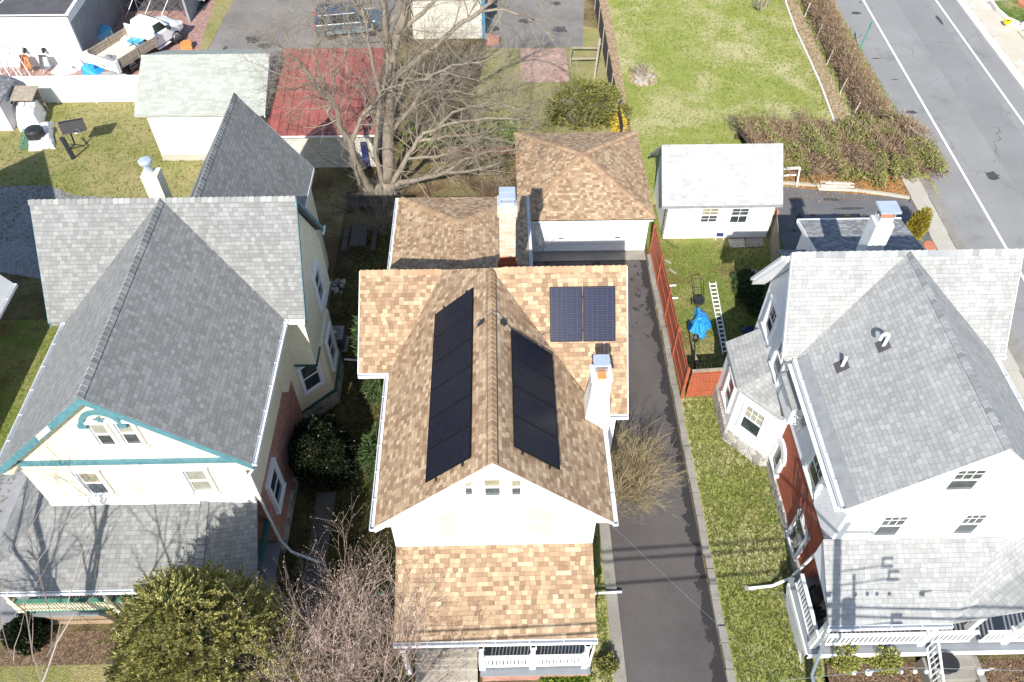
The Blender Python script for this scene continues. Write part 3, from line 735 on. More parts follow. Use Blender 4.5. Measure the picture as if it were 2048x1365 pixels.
# windows on the front
WY=11.62
win_front(H,WY,928,958,946,989,up='curtain',low='pane',case=.09)
win_front(H,WY,968,957,1001,990,up='curtain',low='pane',case=.09)
win_front(H,WY,1023,958,1042,989,up='curtain',low='pane',case=.09)
win_front(H,WY,874,1024,914,1076,up='lace',low='lace',case=.09)
win_front(H,WY,1059,1016,1101,1071,up='lace',low='lace',case=.09)
mb=MB();mb.box(-1.35,1.0,11.56,11.62,GY(985,1003,WY).z-.03,GY(985,1003,WY).z);link('belt_board',mb,M['trim'],H)
for y,z in((13.2,4.9),(14.0,2.0),(17.2,4.8),(17.2,1.9),(20.4,4.8)):
    x=2.80 if y<15.6 else 3.86
    if y!=14.0:window(H,(x,y,z),(1,0),.8,1.4,case=.09,up='pane',low='panedark')
for y,z in((13.4,4.8),(13.4,1.9),(15.8,1.9)):window(H,(-3.43,y,z),(-1,0),.8,1.4,case=.09,up='pane',low='panedark')
# solar panels
def solar(parent,o,u,v,n,w,l,mat):
    """panel: o corner, u across, v upslope, n normal"""
    o=Vector(o)+n*.11;f=.02
    mb=MB()
    c=o+u*w/2+v*l/2
    mb.obox(c-n*.02,u*w/2,v*l/2,n*.018)
    for a,b in((o,o+u*w),(o+v*l,o+u*w+v*l),(o,o+v*l),(o+u*w,o+u*w+v*l)):
        mb.bar(a,b,.022,.022,up=n)
    p=link('solar_panel',mb,M['panelframe'],parent)
    m2=MB();q=[o+u*f+v*f+n*.004,o+u*(w-f)+v*f+n*.004,o+u*(w-f)+v*(l-f)+n*.004,o+u*f+v*(l-f)+n*.004]
    m2.quad(*q);link('cells',m2,mat,p);return p
nL=Vector((-.962,0,1)).normalized();vL=Vector((1,0,.962)).normalized()
nR=Vector((.962,0,1)).normalized();vR=Vector((-1,0,.962)).normalized()
for i in range(6):
    y=11.82+i*1.083;x=-2.13;z=AZ-.962*(AX-x)
    solar(H,(x,y+1.05,z),Vector((0,-1,0)),vL,nL,1.055,1.80,M['cells'])
for i in range(4):
    y=12.14+i*1.083;x=1.55;z=AZ-.962*(x-AX)
    solar(H,(x,y,z),Vector((0,1,0)),vR,nR,1.055,1.80,M['cells'])
nF=Vector((0,-.994,1)).normalized();vF=Vector((0,1,.994)).normalized()
c0=hitplane(1101,684,(0,18.75,AZ+.12),nF)
for i in range(2):
    solar(H,c0-nF*.11+Vector((i*1.08,0,0)),Vector((1,0,0)),vF,nF,1.04,1.77,M['cellsblue'])
# rails, feet and conduit
mb=MB()
for v in(.35,1.45):
    a=Vector((-2.13,11.72,AZ-.962*(AX+2.13)))+vL*v+nL*.05;mb.bar(a,a+Vector((0,6.75,0)),.05,.04)
    a=Vector((1.55,12.04,AZ-.962*(1.55-AX)))+vR*v+nR*.05;mb.bar(a,a+Vector((0,4.5,0)),.05,.04)
    a=c0-nF*.11+vF*v+nF*.05;mb.bar(a-Vector((.02,0,0)),a+Vector((2.14,0,0)),.05,.04)
linkp('panel_rail',mb,M['black'],H)
mb=MB()
y=16.72
mb.tube([Vector((-.84,y-.1,AZ-.962*.56+.1)),Vector((-.6,y,AZ-.25)),Vector((-.45,y,AZ-.02)),Vector((AX,y,AZ+.12)),Vector((-.1,y,AZ-.02)),Vector((.05,y-.05,AZ-.22)),Vector((.35,y-.35,AZ-.5))],.010,6)
p=hitplane(1075,692,(0,18.75,AZ+.12),nR) if 0 else Vector((1.2,16.5,8.1))
mb.tube([Vector((1.22,16.3,8.1)),Vector((1.22,16.65,8.12)),Vector((1.3,16.9,8.15)),Vector((1.5,17.15,8.0)),Vector((1.66,17.2,7.98))],.010,6)
a=c0+Vector((1.75,0,-.02));mb.bar(a,a-vF*.55,.05,.05)
linkp('conduit',mb,M['soffit'],H)
mb=MB()
for x in(-.62,.08):mb.obox((x,16.62,AZ-.962*abs(x-AX)+.06),(.07,0,-.06 if x>AX else .06),(0,.1,0),(.03,0,.04))
linkp('junction_box',mb,M['black'],H)
# chimney on the right eave
mb=MB();cx,cy=3.05,15.12
mb.add([(cx+sx*r,cy+sy*r,z) for z,r in((0,.42),(6.6,.40),(7.6,.30),(8.35,.29)) for sx,sy in((-1,-1),(1,-1),(1,1),(-1,1))],
  [(4*k+i,4*k+(i+1)%4,4*k+4+(i+1)%4,4*k+4+i) for k in range(3) for i in range(4)]+[(12,13,14,15)])
mb.box(cx-.33,cx+.33,cy-.33,cy+.33,8.35,8.42)
CH=link('chimney',mb,M['whitebrick'],H)
mb=MB();mb.box(cx-.13,cx+.13,cy-.26,cy,8.42,8.5);link('flue_tile',mb,M['orange'],CH)
mb=MB();mb.box(cx-.2,cx+.2,cy+.02,cy+.34,8.42,8.62);link('flue',mb,M['steel'],CH)
mb=MB();mb.prism([(cx-.24,cy-.02),(cx+.24,cy-.02),(cx+.26,cy+.2),(cx+.24,cy+.42),(cx-.24,cy+.42),(cx-.26,cy+.2)],8.72,8.8);
for a in(-.2,.2):
    for b in(.03,.36):mb.box(cx+a-.01,cx+a+.01,cy+b-.01,cy+b+.01,8.6,8.73)
link('chimney_cap',mb,M['chrome'],CH)
# tall buff brick chimney behind
mb=MB();cx,cy=.30,22.62
mb.box(cx-.30,cx+.30,cy-.28,cy+.28,4.5,8.55);mb.box(cx-.36,cx+.36,cy-.33,cy+.33,8.55,9.0)
CH2=link('chimney',mb,M['buffbrick'],H)
mb=MB();mb.box(cx-.31,cx+.31,cy-.34,cy-.27,4.5,6.55);mb.box(cx-.38,cx+.38,cy-.42,cy-.3,6.0,6.35);link('chimney_base',mb,M['redpaint'],CH2)
mb=MB();mb.box(cx-.34,cx+.34,cy-.3,cy+.3,9.0,9.06);mb.box(cx-.26,cx+.26,cy-.24,cy+.24,9.06,9.12)
for i,dy in enumerate((-.17,.17)):
    mb.box(cx-.29,cx+.29,cy+dy-.15,cy+dy+.15,9.32,9.42)
    for a in(-.24,.24):
        for b in(-.1,.1):mb.box(cx+a-.015,cx+a+.015,cy+dy+b-.015,cy+dy+b+.015,9.1,9.33)
link('chimney_cap',mb,M['chrome'],CH2)
# low rear addition with a hipped roof
e=4.4;x0,x1,ya,yb=-4.55,1.24,22.2,28.62;xc=(x0+x1)/2;za=e+.95
mb=MB();ap=(xc,yb-2.9,za);rn=(xc,21.9,za)
mb.slab([(x0,ya-.2,e),(rn[0],ya-.2,za),ap,(x0,yb,e)][::-1],.12);mb.slab([(x1,ya-.2,e),(x1,yb,e),ap,(xc,ya-.2,za)],.12);mb.slab([(x0,yb,e),ap,(x1,yb,e)],.12)
AR=link('rear_roof',mb,M['tan'],H)
k=.95/2.9
link('ridge_cap',caps((xc,22.0,za),(xc,yb-2.9,za),(1,0,-k),(-1,0,-k),.17),M['tancap'],AR)
link('ridge_cap',caps((x0+.1,yb-.1,e+.03),ap,(.7,.7,.0),(-.7,-.7,-.0),.15),M['tancap'],AR)
link('ridge_cap',caps((x1-.1,yb-.1,e+.03),ap,(-.7,.7,.0),(.7,-.7,-.0),.15),M['tancap'],AR)
mb=MB();mb.box(x0+.35,x1-.3,21.5,yb-.35,0,e);link('rear_wall',mb,M['white'],H)
mb=MB();gutter(mb,(x0,22.3,e-.02),(x0,yb,e-.02),(-1,0,0));gutter(mb,(x1,22.3,e-.02),(x1,yb,e-.02),(1,0,0));linkp('gutter',mb,M['alu'],H)
# front porch
pz0,pz1=3.0,4.17
mb=MB();mb.slab([(-3.43,11.64,pz1),(2.80,11.64,pz1),(2.80,9.03,pz0),(-3.43,9.03,pz0)][::-1],.13)
link('porch_roof',mb,M['tan'],H)
mb=MB();gutter(mb,(-3.45,9.03,pz0-.02),(2.82,9.03,pz0-.02),(0,-1,0));mb.box(-3.38,2.75,9.1,9.22,2.6,2.86);linkp('gutter',mb,M['alu'],H)
mb=MB();mb.extr([(-3.42,9.1,2.9),(-3.42,11.6,2.9),(-3.42,11.6,4.0)],(.08,0,0));mb.extr([(2.71,9.1,2.9),(2.71,11.6,2.9),(2.71,11.6,4.0)],(.08,0,0));linkp('porch_gable',mb,M['trim'],H)
fl=.72
mb=MB();mb.box(-.85,2.75,8.72,11.6,fl-.1,fl);mb.box(-3.4,-.85,9.6,11.6,fl-.1,fl);link('porch_floor',mb,M['decking'],H)
mb=MB();mb.box(-.8,2.7,8.78,8.95,0,fl-.1);mb.box(2.6,2.72,8.9,11.5,0,fl-.1);link('porch_base',mb,M['brick'],H)
for i,(x,y) in enumerate(((-3.2,9.0),(-.78,8.98),(.85,8.98),(2.55,8.98))):
    mb=MB();z0=fl if x>-1 else .4
    mb.box(x-.07,x+.07,y-.07,y+.07,z0,2.62);mb.box(x-.1,x+.1,y-.1,y+.1,z0,z0+.9 if x>-1 else z0+.15);mb.box(x-.1,x+.1,y-.1,y+.1,2.5,2.62)
    link('porch_post',mb,M['trim'],H)
mb=MB()
for a,b in((-.68,.75),(.95,2.45)):
    mb.box(a,b,8.91,9.05,fl+.82,fl+.88);mb.box(a,b,8.95,9.01,fl+.08,fl+.15)
    n=int((b-a)/.115)
    for i in range(n):
        x=a+(i+.5)*(b-a)/n
        if i%3!=2 or 1: mb.box(x-.041,x+.041,8.965,8.99,fl+.13,fl+.84)
linkp('railing',mb,M['trim'],H)
mb=MB()
for i in range(3):mb.box(-3.0,-.95,8.35+i*.32,8.35+(i+1)*.32+.02,0,.2*(i+1)+.02)
mb.box(-3.0,-.95,9.3,9.62,0,.7)
link('porch_steps',mb,M['concrete'],H)
mb=MB();z=2.9
mb.tube([(2.72,9.0,2.9),(2.78,9.02,2.6),(2.72,9.0,1.0),(2.72,8.9,.1)],.04,6);link('downspout',mb,M['alu'],H)
# pipes and pots near the porch
mb=MB();a=G(1188,1187,.25);b=G(1243,1184,.12);mb.tube([a,b],.045,8);tag(link('drain_pipe',mb,M['alu']),'white drain pipe crossing from porch corner to driveway','pipe')
mb=MB();a=G(742,1193,.1);b=G(793,1178,.25);mb.tube([a,b],.05,8);tag(link('drain_pipe',mb,M['greenpipe']),'dark green pipe lying in grass left of the tan porch roof','pipe')
for q,pxx in enumerate((1017,1083)):
    g=G(pxx,1352,0);mb=MB();mb.lathe(g,[(.0,0),(.1,0),(.14,.12),(.13,.2),(.09,.2),(.08,.14)],12)
    t=thing('planter','small blue bowl planter %s in front of the brick porch base'%('on the left' if q==0 else 'on the right'),'planter',g,group='blue planters by the porch')
    link('pot',mb,M['potblue'],t)
    m2=MB();m2.lathe(g+Vector((0,0,.16)),[(.1,0),(.1,.03),(.05,.06),(.0,.07)],10);link('gravel_fill',m2,M['kerbwhite'],t)
# ================================================================== tan roofed garage
GA=thing('garage','white garage with tan pyramid shingle roof behind the house','garage',(4.2,32.6,0))
x0,x1,ya,yb,e=.9,7.43,29.08,36.1,2.6;ap=(4.15,32.55,3.8)
mb=MB()
C=[(x0,ya,e),(x1,ya,e),(x1,yb,e),(x0,yb,e)]
for i in range(4):mb.slab([C[i],C[(i+1)%4],ap],.11)
GR=link('roof',mb,M['tan'],GA)
for c,n in zip(C,((-1,1),(1,1),(1,-1),(-1,-1))):
    n1=Vector((n[0],n[1],0)).normalized();link('ridge_cap',caps(Vector(c)+Vector((0,0,.02)),ap,n1+Vector((0,0,-.15)),-n1+Vector((0,0,-.15)),.15),M['tancap'],GR)
mb=MB();mb.box(1.6,7.3,29.62,35.7,0,2.62);link('wall',mb,M['stucco'],GA)
mb=MB()
for r in range(5):mb.box(1.78,4.3,29.57,29.61,.12+r*.42,.12+r*.42+.39);mb.box(4.55,7.1,29.57,29.61,.12+r*.42,.12+r*.42+.39)
DS=linkp('garage_door',mb,M['trim'],GA)
for xx,dd in zip((3.05,5.85),DS[:2]):
    mb=MB();mb.box(xx-.12,xx+.12,29.54,29.57,.95,1.0);link('handle',mb,M['black'],dd)
mb=MB();mb.box(x0,x1,ya+.0,ya+.06,e-.2,e-.06);mb.box(x1-.06,x1,ya,yb,e-.2,e-.06);linkp('fascia',mb,M['trim'],GA)
# ================================================================== cream and brick house on the left
H=thing('house','large cream and red brick house with grey shingle cross gable roof','house',(-11.5,18.5,0))
AX,AZ,FY=-11.5,10.17,13.19
zl=6.69;xl,xr=-15.34,-7.66;cy,ce=21.6,19.15;X0,X1=-15.93,-6.93;cr=24.05
mb=MB()
mb.slab([(AX,FY,AZ),(xr,FY,zl),(xr,ce,zl),(AX,cy,AZ)],.15)
mb.slab([(AX,FY,AZ),(xl,FY,zl),(xl,ce,zl),(AX,cy,AZ)],.15)
mb.slab([(AX,cy,AZ),(xr,ce,zl),(X1,ce,zl),(X1,cy,AZ)],.15)
mb.slab([(AX,cy,AZ),(xl,ce,zl),(X0,ce,zl),(X0,cy,AZ)],.15)
mb.slab([(X0,cy,AZ),(X1,cy,AZ),(X1,cr,zl),(X0,cr,zl)],.15)
R1=link('roof',mb,M['grey'],H)
k=.907;k2=1.416
d1=Vector((1,0,-k)).normalized();d2=Vector((-1,0,-k)).normalized()
link('ridge_cap',caps((AX,FY,AZ+.01),(AX,cy,AZ+.01),d1,d2,.17,.2),M['greycap'],R1)
a1=Vector((0,-1,-k2)).normalized();a2=Vector((0,1,-k2)).normalized()
link('ridge_cap',caps((X1,cy,AZ),(X0,cy,AZ),a1,a2,.16,.2),M['greycap'],R1)
# rear wing
rx0,rx1,rz,ry0,ry1,re=-13.3,-8.25,9.4,22.4,29.3,5.6;rxx=-10.8
mb=MB()
mb.slab([(rxx,ry0,rz),(rx1,ry0,re),(rx1,ry1,re),(rxx,ry1,rz)],.14);mb.slab([(rxx,ry0,rz),(rx0,ry0,re),(rx0,ry1,re),(rxx,ry1,rz)],.14)
R2=link('rear_roof',mb,M['grey'],H)
kk=(rz-re)/(rx1-rxx)
link('ridge_cap',caps((rxx,ry0,rz),(rxx,ry1,rz),Vector((1,0,-kk)).normalized(),Vector((-1,0,-kk)).normalized(),.17,.2),M['greycap'],R2)
mb=MB();gable_prism(mb,-13.0,-8.5,22.5,29.0,0,5.75,9.1,rxx);link('rear_wall',mb,M['cream'],H)
mb=MB()
for ex in(rx1,rx0):mb.extr([(rxx,ry1+.0,rz-.02),(ex,ry1,re-.02),(ex,ry1,re-.25),(rxx,ry1,rz-.25)],(0,.05,0))
mb.box(rx1-.02,rx1+.02,ry0+1.5,ry1,re-.16,re-.0)
linkp('barge_board',mb,M['trim'],H)
# walls: brick below, cream shingles above
mb=MB();mb.box(-14.95,-8.2,13.55,24,0,4.1);link('brick_wall',mb,M['brick'],H)
mb=MB()
gable_prism(mb,-15.02,-8.13,13.5,21.5,3.95,6.65,9.85,AX)
gable_prism_x(mb,19.45,23.8,-8.3,-7.12,3.75,6.6,9.75,cy);gable_prism_x(mb,19.45,23.8,-15.7,-14.8,3.75,6.6,9.75,cy)
mb.box(-15.0,-7.9,18,23.8,3.95,6.6)
linkp('shingle_wall',mb,M['cream'],H)
mb=MB();bay=[(-8.2,19.28),(-7.02,20.42),(-7.02,22.3),(-8.2,23.4)];mb.prism(bay,.95,3.8);link('bay_wall',mb,M['creamflat'],H)
mb=MB();mb.prism([(-8.2,19.22),(-6.95,20.40),(-6.95,22.33),(-8.2,23.48)],0,.86);mb.box(-8.24,-8.1,13.5,19.3,0,.45);linkp('stone_foundation',mb,M['stone'],H)
mb=MB();mb.prism([(-8.22,19.2),(-6.93,20.38),(-6.93,22.34),(-8.22,23.5)],.86,.97);mb.box(-8.2,-7.08,19.42,19.46,3.68,3.78);mb.box(-7.13,-7.07,19.42,23.82,3.68,3.78);linkp('belt_board',mb,M['tealdark'],H)
# teal barge boards and details on the front gable
mb=MB()
for ex in(xr,xl):
    mb.extr([(AX,FY-.02,AZ-.03),(ex,FY-.02,zl-.03),(ex,FY-.02,zl-.33),(AX,FY-.02,AZ-.33)],(0,.06,0))
for x,s in((X1-.03,1),(X0-.02,-1)):
    mb.extr([(x,ce,zl-.02),(x,cy,AZ-.03),(x,cr,zl-.02),(x,cr,zl-.25),(x,cy,AZ-.26),(x,ce,zl-.25)],(.05,0,0))
mb.box(-14.9,-8.25,13.40,13.5,6.42,6.6)
arch=[];R=.62;ac=Vector((-11.55,13.42,8.55))
for i in range(13):
    t=PI*i/12;arch.append((ac.x+R*math.cos(t),ac.z+R*math.sin(t)))
for i in range(12):
    (xa,za),(xb,zb)=arch[i],arch[i+1]
    f=.78
    mb.extr([(xa,13.40,za),(xb,13.40,zb),(ac.x+(xb-ac.x)*f,13.40,ac.z+(zb-ac.z)*f),(ac.x+(xa-ac.x)*f,13.40,ac.z+(za-ac.z)*f)],(0,.1,0))
mb.box(ac.x-R-.08,ac.x-R*.7,13.38,13.5,8.4,8.56);mb.box(ac.x+R*.7,ac.x+R+.08,13.38,13.5,8.4,8.56)
for i in range(5):
    t=PI*i/2.5;mb.bar((ac.x,13.43,ac.z+.2),(ac.x+.16*math.cos(t+PI/2),13.43,ac.z+.2+.16*math.sin(t+PI/2)),.05,.03)
linkp('barge_board',mb,M['teal'],H)
mb=MB();mb.extr([(-12.85,FY-.035,8.93-.02),(-13.42,FY-.035,8.42-.02),(-13.42,FY-.035,8.17),(-12.85,FY-.035,8.68)],(0,.03,0));link('bare_board',mb,M['woodpale'],H)
mb=MB()
for ex in(xr,xl):mb.extr([(AX,FY+.04,AZ-.3),(ex,FY+.04,zl-.3),(ex,FY+.04,zl-.36),(AX,FY+.04,AZ-.36)],(0,.28,0))
mb.box(xr-.42,xr,FY,ce,zl-.36,zl-.32);mb.box(xl,xl+.35,FY,ce,zl-.36,zl-.32)
linkp('soffit',mb,M['creamflat'],H)
mb=MB();gutter(mb,(xr,FY,zl-.02),(xr,ce,zl-.02),(1,0,0));gutter(mb,(xr,ce,zl-.02),(X1,ce,zl-.02),(0,-1,0));gutter(mb,(xl,FY,zl-.02),(xl,ce,zl-.02),(-1,0,0))
mb.box(X1-.0,X1+.06,23.7,cr+.1,zl-.12,zl)
linkp('gutter',mb,M['alu'],H)
# windows
WY=13.5
win4(H,WY,(175,846),(213,844),(205,892),(231,889),up='blind',low='pane',case=.10)
win4(H,WY,(227,844),(264,841),(256,890),(283,887),up='blind',low='pane',case=.10)
win4(H,WY,(153,943),(193,942),(184,988),(222,986),up='curtain',low='pane',case=.12)
win4(H,WY,(366,938),(410,937),(389,983),(428,982),up='blind',low='blind',case=.12)
window(H,(-7.12,22.15,5.35),(1,0),.85,1.55,case=.13,up='pane')
window(H,(-7.02,21.4,2.5),(1,0),.85,1.6,case=.13,up='pane')
window(H,(-7.61,19.85,2.6),(.695,-.719),.75,1.5,case=.13,up='pane')
g=GX(556,985,-8.15);window(H,(-8.15,g.y,2.55),(1,0),.95,1.6,case=.13,up='panedark')
g=GX(655,455,-7.1);window(H,(-8.5,27.0,4.3),(1,0),.8,1.4,case=.12,up='pane')
# chimney
mb=MB();mb.box(-13.05,-12.45,23.75,24.3,5,9.45);CH=link('chimney',mb,M['creamflat'],H)
mb=MB();mb.cyl((-12.78,24.02,9.45),.13,.4,14);mb.lathe((-12.78,24.02,9.85),[(.13,0),(.24,.03),(.24,.13),(.2,.17),(.02,.2)],16);link('chimney_cap',mb,M['chrome'],CH)
# wrap-around porch
mb=MB()
mb.slab([(-15,13.5,4.06),(-8.2,13.5,4.06),(-7.98,10.95,2.95),(-16.9,10.95,2.95)],.13)
mb.slab([(-15,13.5,4.06),(-16.9,10.95,2.95),(-16.9,17,2.95),(-15,17,4.06)],.13)
mb.slab([(-9.85,13.49,4.20),(-8.18,13.49,4.09),(-7.96,10.9,2.98),(-9.85,10.9,3.10)],.1)
PR=link('porch_roof',mb,M['grey'],H)
link('ridge_cap',caps((-9.85,10.9,3.11),(-9.85,13.45,4.21),(1,0,-.06),(-1,0,-.06),.14,.2),M['greycap'],PR)
mb=MB();mb.box(-14.9,-8.2,13.36,13.5,4.05,4.3);mb.box(-8.24,-8.1,10.95,13.5,2.85,3.6) if 0 else None;link('flashing_board',mb,M['trim'],H)
mb=MB();gutter(mb,(-16.9,10.93,2.93),(-7.98,10.93,2.93),(0,-1,0),.11,.1);linkp('gutter',mb,M['alu'],H)
mb=MB();mb.box(-16.7,-8.05,11.05,11.22,2.55,2.82);mb.box(-8.22,-8.05,11.05,13.4,2.55,2.82);linkp('porch_beam',mb,M['tealdark'],H)
fl=.9
mb=MB();mb.box(-16.7,-8.1,10.95,13.5,fl-.12,fl);link('porch_floor',mb,M['decking'],H)
for x in(-16.4,-13.2,-10.6,-8.25):
    mb=MB();mb.box(x-.07,x+.07,11.05,11.19,fl,2.6);mb.box(x-.1,x+.1,11.02,11.22,fl,fl+1.0);link('porch_post',mb,M['creamflat'],H)
mb=MB()
for a,b in((-16.3,-13.3),(-13.1,-10.7)):
    n=int((b-a)/.115)
    for i in range(n):
        x=a+(i+.5)*(b-a)/n;mb.box(x-.037,x+.037,11.09,11.14,fl+.1,fl+.78)
linkp('railing',mb,M['creamflat'],H)
mb=MB()
for a,b in((-16.3,-13.3),(-13.1,-10.7)):
    mb.box(a,b,11.05,11.18,fl+.78,fl+.86);mb.box(a,b,11.07,11.16,fl+.03,fl+.1)
linkp('rail_cap',mb,M['greenrail'],H)
mb=MB()
for i in range(70):
    x=-16.6+i*.12
    for s in(1,-1):
        a=Vector((x,11.0,0));b=Vector((x+s*.75,11.0-(.012 if s>0 else 0),.75))
        if -16.7<b.x<-8.2 and -16.7<a.x<-8.2:mb.bar(a,b,.03,.008,up=(0,1,0))
mb.box(-16.7,-8.1,10.98,11.03,.72,.8)
link('lattice',mb,M['woodtan'],H)
# corner downspout running to the yard
mb=MB();mb.tube([(-7.6,13.3,6.6),(-7.65,13.35,6.35),(-8.02,13.42,5.7),(-8.05,13.42,3.2),(-8.0,13.4,1.2),(-7.75,13.3,.55),(-6.75,13.05,.15)],.05,6);link('downspout',mb,M['alu'],H)
mb=MB();mb.tube([(-6.95,22.6,.25),(-5.6,22.55,.1)],.05,6);tag(link('drain_pipe',mb,M['alu']),'white drain pipe on dark ground below the cream bay','pipe')
# air conditioner on its pad
t=thing('air_conditioner','grey outdoor air conditioner unit with round fan grille by cream house','air conditioner',(-6.35,23.9,0))
c=G(675,690);cx,cy_=c.x,c.y;t.location=(cx,cy_,0)
mb=MB();mb.box(cx-.5,cx+.5,cy_-.5,cy_+.45,0,.08);link('pad',mb,M['concretegrey'],t)
mb=MB();mb.box(cx-.38,cx+.38,cy_-.38,cy_+.38,.08,.78)
for i in range(12):
    for s in(-1,1):mb.box(cx-.37+i*.064,cx-.35+i*.064,cy_+s*.385,cy_+s*.39,.14,.72);mb.box(cx+s*.385,cx+s*.39,cy_-.37+i*.064,cy_-.35+i*.064,.14,.72)
link('cabinet',mb,M['steel'],t)
mb=MB();mb.box(cx-.4,cx+.4,cy_-.4,cy_+.4,.78,.84);link('top_panel',mb,M['soffit'],t)
mb=MB();mb.cyl((cx,cy_,.842),.31,.01,24);f=link('fan',mb,M['black'],t)
mb=MB()
for r in(.1,.17,.24,.31):
    mb.tube([(cx+r*math.cos(PI*i/12),cy_+r*math.sin(PI*i/12),.865) for i in range(25)],.008,4)
for i in range(8):mb.bar((cx,cy_,.868),(cx+.31*math.cos(PI*i/4),cy_+.31*math.sin(PI*i/4),.868),.01)
mb.cyl((cx,cy_,.86),.07,.03,12)
link('grille',mb,M['alu'],t)
# neighbour building at the left edge
B=thing('building','neighbouring white building corner with dark eave at left edge','building',(-27,27,0))
mb=MB();mb.slab([(-21.6,15,2.4),(-21.6,25.5,2.4),(-22.5,25.5,3.9),(-22.5,15,3.9)],.12);link('roof',mb,M['trim'],B)
mb=MB();mb.slab([(-22.5,15,3.9),(-22.5,25.5,3.9),(-23.9,25.5,6.2),(-23.9,15,6.2)],.12);link('roof',mb,M['creamflat'],B)
mb=MB();mb.slab([(-28.3,14,9.0),(-28.3,27.6,9.0),(-24.9,27.6,5.1),(-24.9,14,5.1)],.15);mb.slab([(-28.3,14,9.0),(-28.3,27.6,9.0),(-32,27.6,5.1),(-32,14,5.1)],.15);link('main_roof',mb,M['grey'],B)
mb=MB();gable_prism(mb,-31.7,-25.3,14.3,27.3,0,5.2,8.7,-28.3);link('main_wall',mb,M['stucco'],B)
mb=MB();mb.extr([(-23.6,25.2,0),(-25,25.2,0),(-25,25.2,5.9),(-23.9,25.2,5.9),(-23.6,25.2,5.4)],(0,-10,0));link('wall',mb,M['stucco'],B)
mb=MB();gutter(mb,(-21.6,15,2.38),(-21.6,25.5,2.38),(1,0,0));linkp('gutter',mb,M['alu'],B)
# ================================================================== white house on the right
H=thing('house','white shingled house with pale grey cross gable roof and red lower wall','house',(13.7,17,0))
AX,AZ,FY=13.67,9.37,11.53
xl,xr=10.24,17.1;zl=6.23;cy,ce=19.33,17.38;X0,X1=9.76,17.52;cr=21.3
mb=MB()
mb.slab([(AX,FY,AZ),(xr,FY,zl),(xr,ce,zl),(AX,cy,AZ)],.14)
mb.slab([(AX,FY,AZ),(xl,FY,zl),(xl,ce,zl),(AX,cy,AZ)],.14)
mb.slab([(AX,cy,AZ),(xr,ce,zl),(X1,ce,zl),(X1,cy,AZ)],.14);mb.slab([(AX,cy,AZ),(xl,ce,zl),(X0,ce,zl),(X0,cy,AZ)],.14)
mb.slab([(X0,cy,AZ),(X1,cy,AZ),(X1,cr,zl),(X0,cr,zl)],.14)
R1=link('roof',mb,M['pale'],H)
k=.916;k2=1.61
d1=Vector((1,0,-k)).normalized();d2=Vector((-1,0,-k)).normalized()
link('ridge_cap',caps((AX,FY,AZ+.005),(AX,cy,AZ+.005),d1,d2,.15,.2),M['palecap'],R1)
a1=Vector((0,-1,-k2)).normalized();a2=Vector((0,1,-k2)).normalized()
link('ridge_cap',caps((X1,cy,AZ),(X0,cy,AZ),a1,a2,.2,.25),M['palecap'],R1)
# grey flashing strip along the left eave and its gutter
mb=MB();n=Vector((-k,0,1)).normalized()
a=Vector((xl,FY,zl))+n*.02;u=Vector((1,0,k)).normalized()
mb.extr([a,a+u*.42,a+u*.42+Vector((0,ce-FY-.1,0)),a+Vector((0,ce-FY-.1,0))],n*.012)
link('eave_flashing',mb,M['soffit'],R1)
mb=MB();gutter(mb,(xl-.0,FY,zl-.01),(xl,ce-.05,zl-.01),(-1,0,0),.14,.13);gutter(mb,(xr,FY,zl-.01),(xr,ce,zl-.01),(1,0,0));gutter(mb,(xr,ce,zl),(X1,ce,zl),(0,-1,0))
linkp('gutter',mb,M['alu'],H)
# walls
mb=MB()
gable_prism(mb,10.55,16.8,11.73,19,3.35,6.35,9.05,AX)
gable_prism_x(mb,17.55,21.1,10.2,17.1,0,6.3,9.0,cy)
mb.box(10.55,16.8,16.8,21.1,0,6.3)
link('shingle_wall',mb,M['whitesc'],H)
mb=MB();mb.box(10.6,16.7,11.78,17.6,.55,3.4);link('red_wall',mb,M['redpaint'],H)
mb=MB();mb.box(10.52,16.75,11.72,17.6,0,.58);link('stone_foundation',mb,M['stone'],H)
mb=MB();mb.extr([(10.57,11.69,3.3),(16.78,11.69,3.3),(16.78,11.69,6.3),(AX,11.69,9.1),(10.57,11.69,6.3)],(0,.03,0));link('front_wall',mb,M['stucco'],H)
mb=MB()
for ex in(xl,xr):mb.extr([(AX,FY-.02,AZ-.03),(ex,FY-.02,zl-.03),(ex,FY-.02,zl-.27),(AX,FY-.02,AZ-.27)],(0,.05,0))
for x,w_ in((X0-.02,.05),(X1-.03,.05)):
    mb.extr([(x,ce,zl-.02),(x,cy,AZ-.03),(x,cr,zl-.02),(x,cr,zl-.3),(x,cy,AZ-.32),(x,ce,zl-.3)],(w_,0,0))
# deep boxed rake return at the rear left corner
mb.extr([(X0-.1,cy+.1,AZ-.25),(X0-.1,cr+.15,zl-.2),(X0-.1,cr+.15,zl-.48),(X0-.1,cy+.1,AZ-.52)],(.5,0,0))
mb.box(10.0,10.6,FY+.1,ce,zl-.36,zl-.32)
linkp('barge_board',mb,M['trim'],H)
mb=MB();gutter(mb,(X0-.1,cr+.1,zl-.1),(X0-.1,cy+.2,AZ-.35),(-1,0,0),.12,.1);link('rake_gutter',mb,M['alu'],H)
# second floor oriel under the eave with its own little roof
mb=MB();mb.slab([(10.6,15.9,5.55),(10.6,17.5,5.55),(9.98,17.5,5.18),(9.98,15.9,5.18)],.1);link('oriel_roof',mb,M['pale'],H)
mb=MB();mb.prism([(10.6,16.0),(10.12,16.1),(10.12,17.35),(10.6,17.6)],4.1,5.15);link('oriel_wall',mb,M['trim'],H)
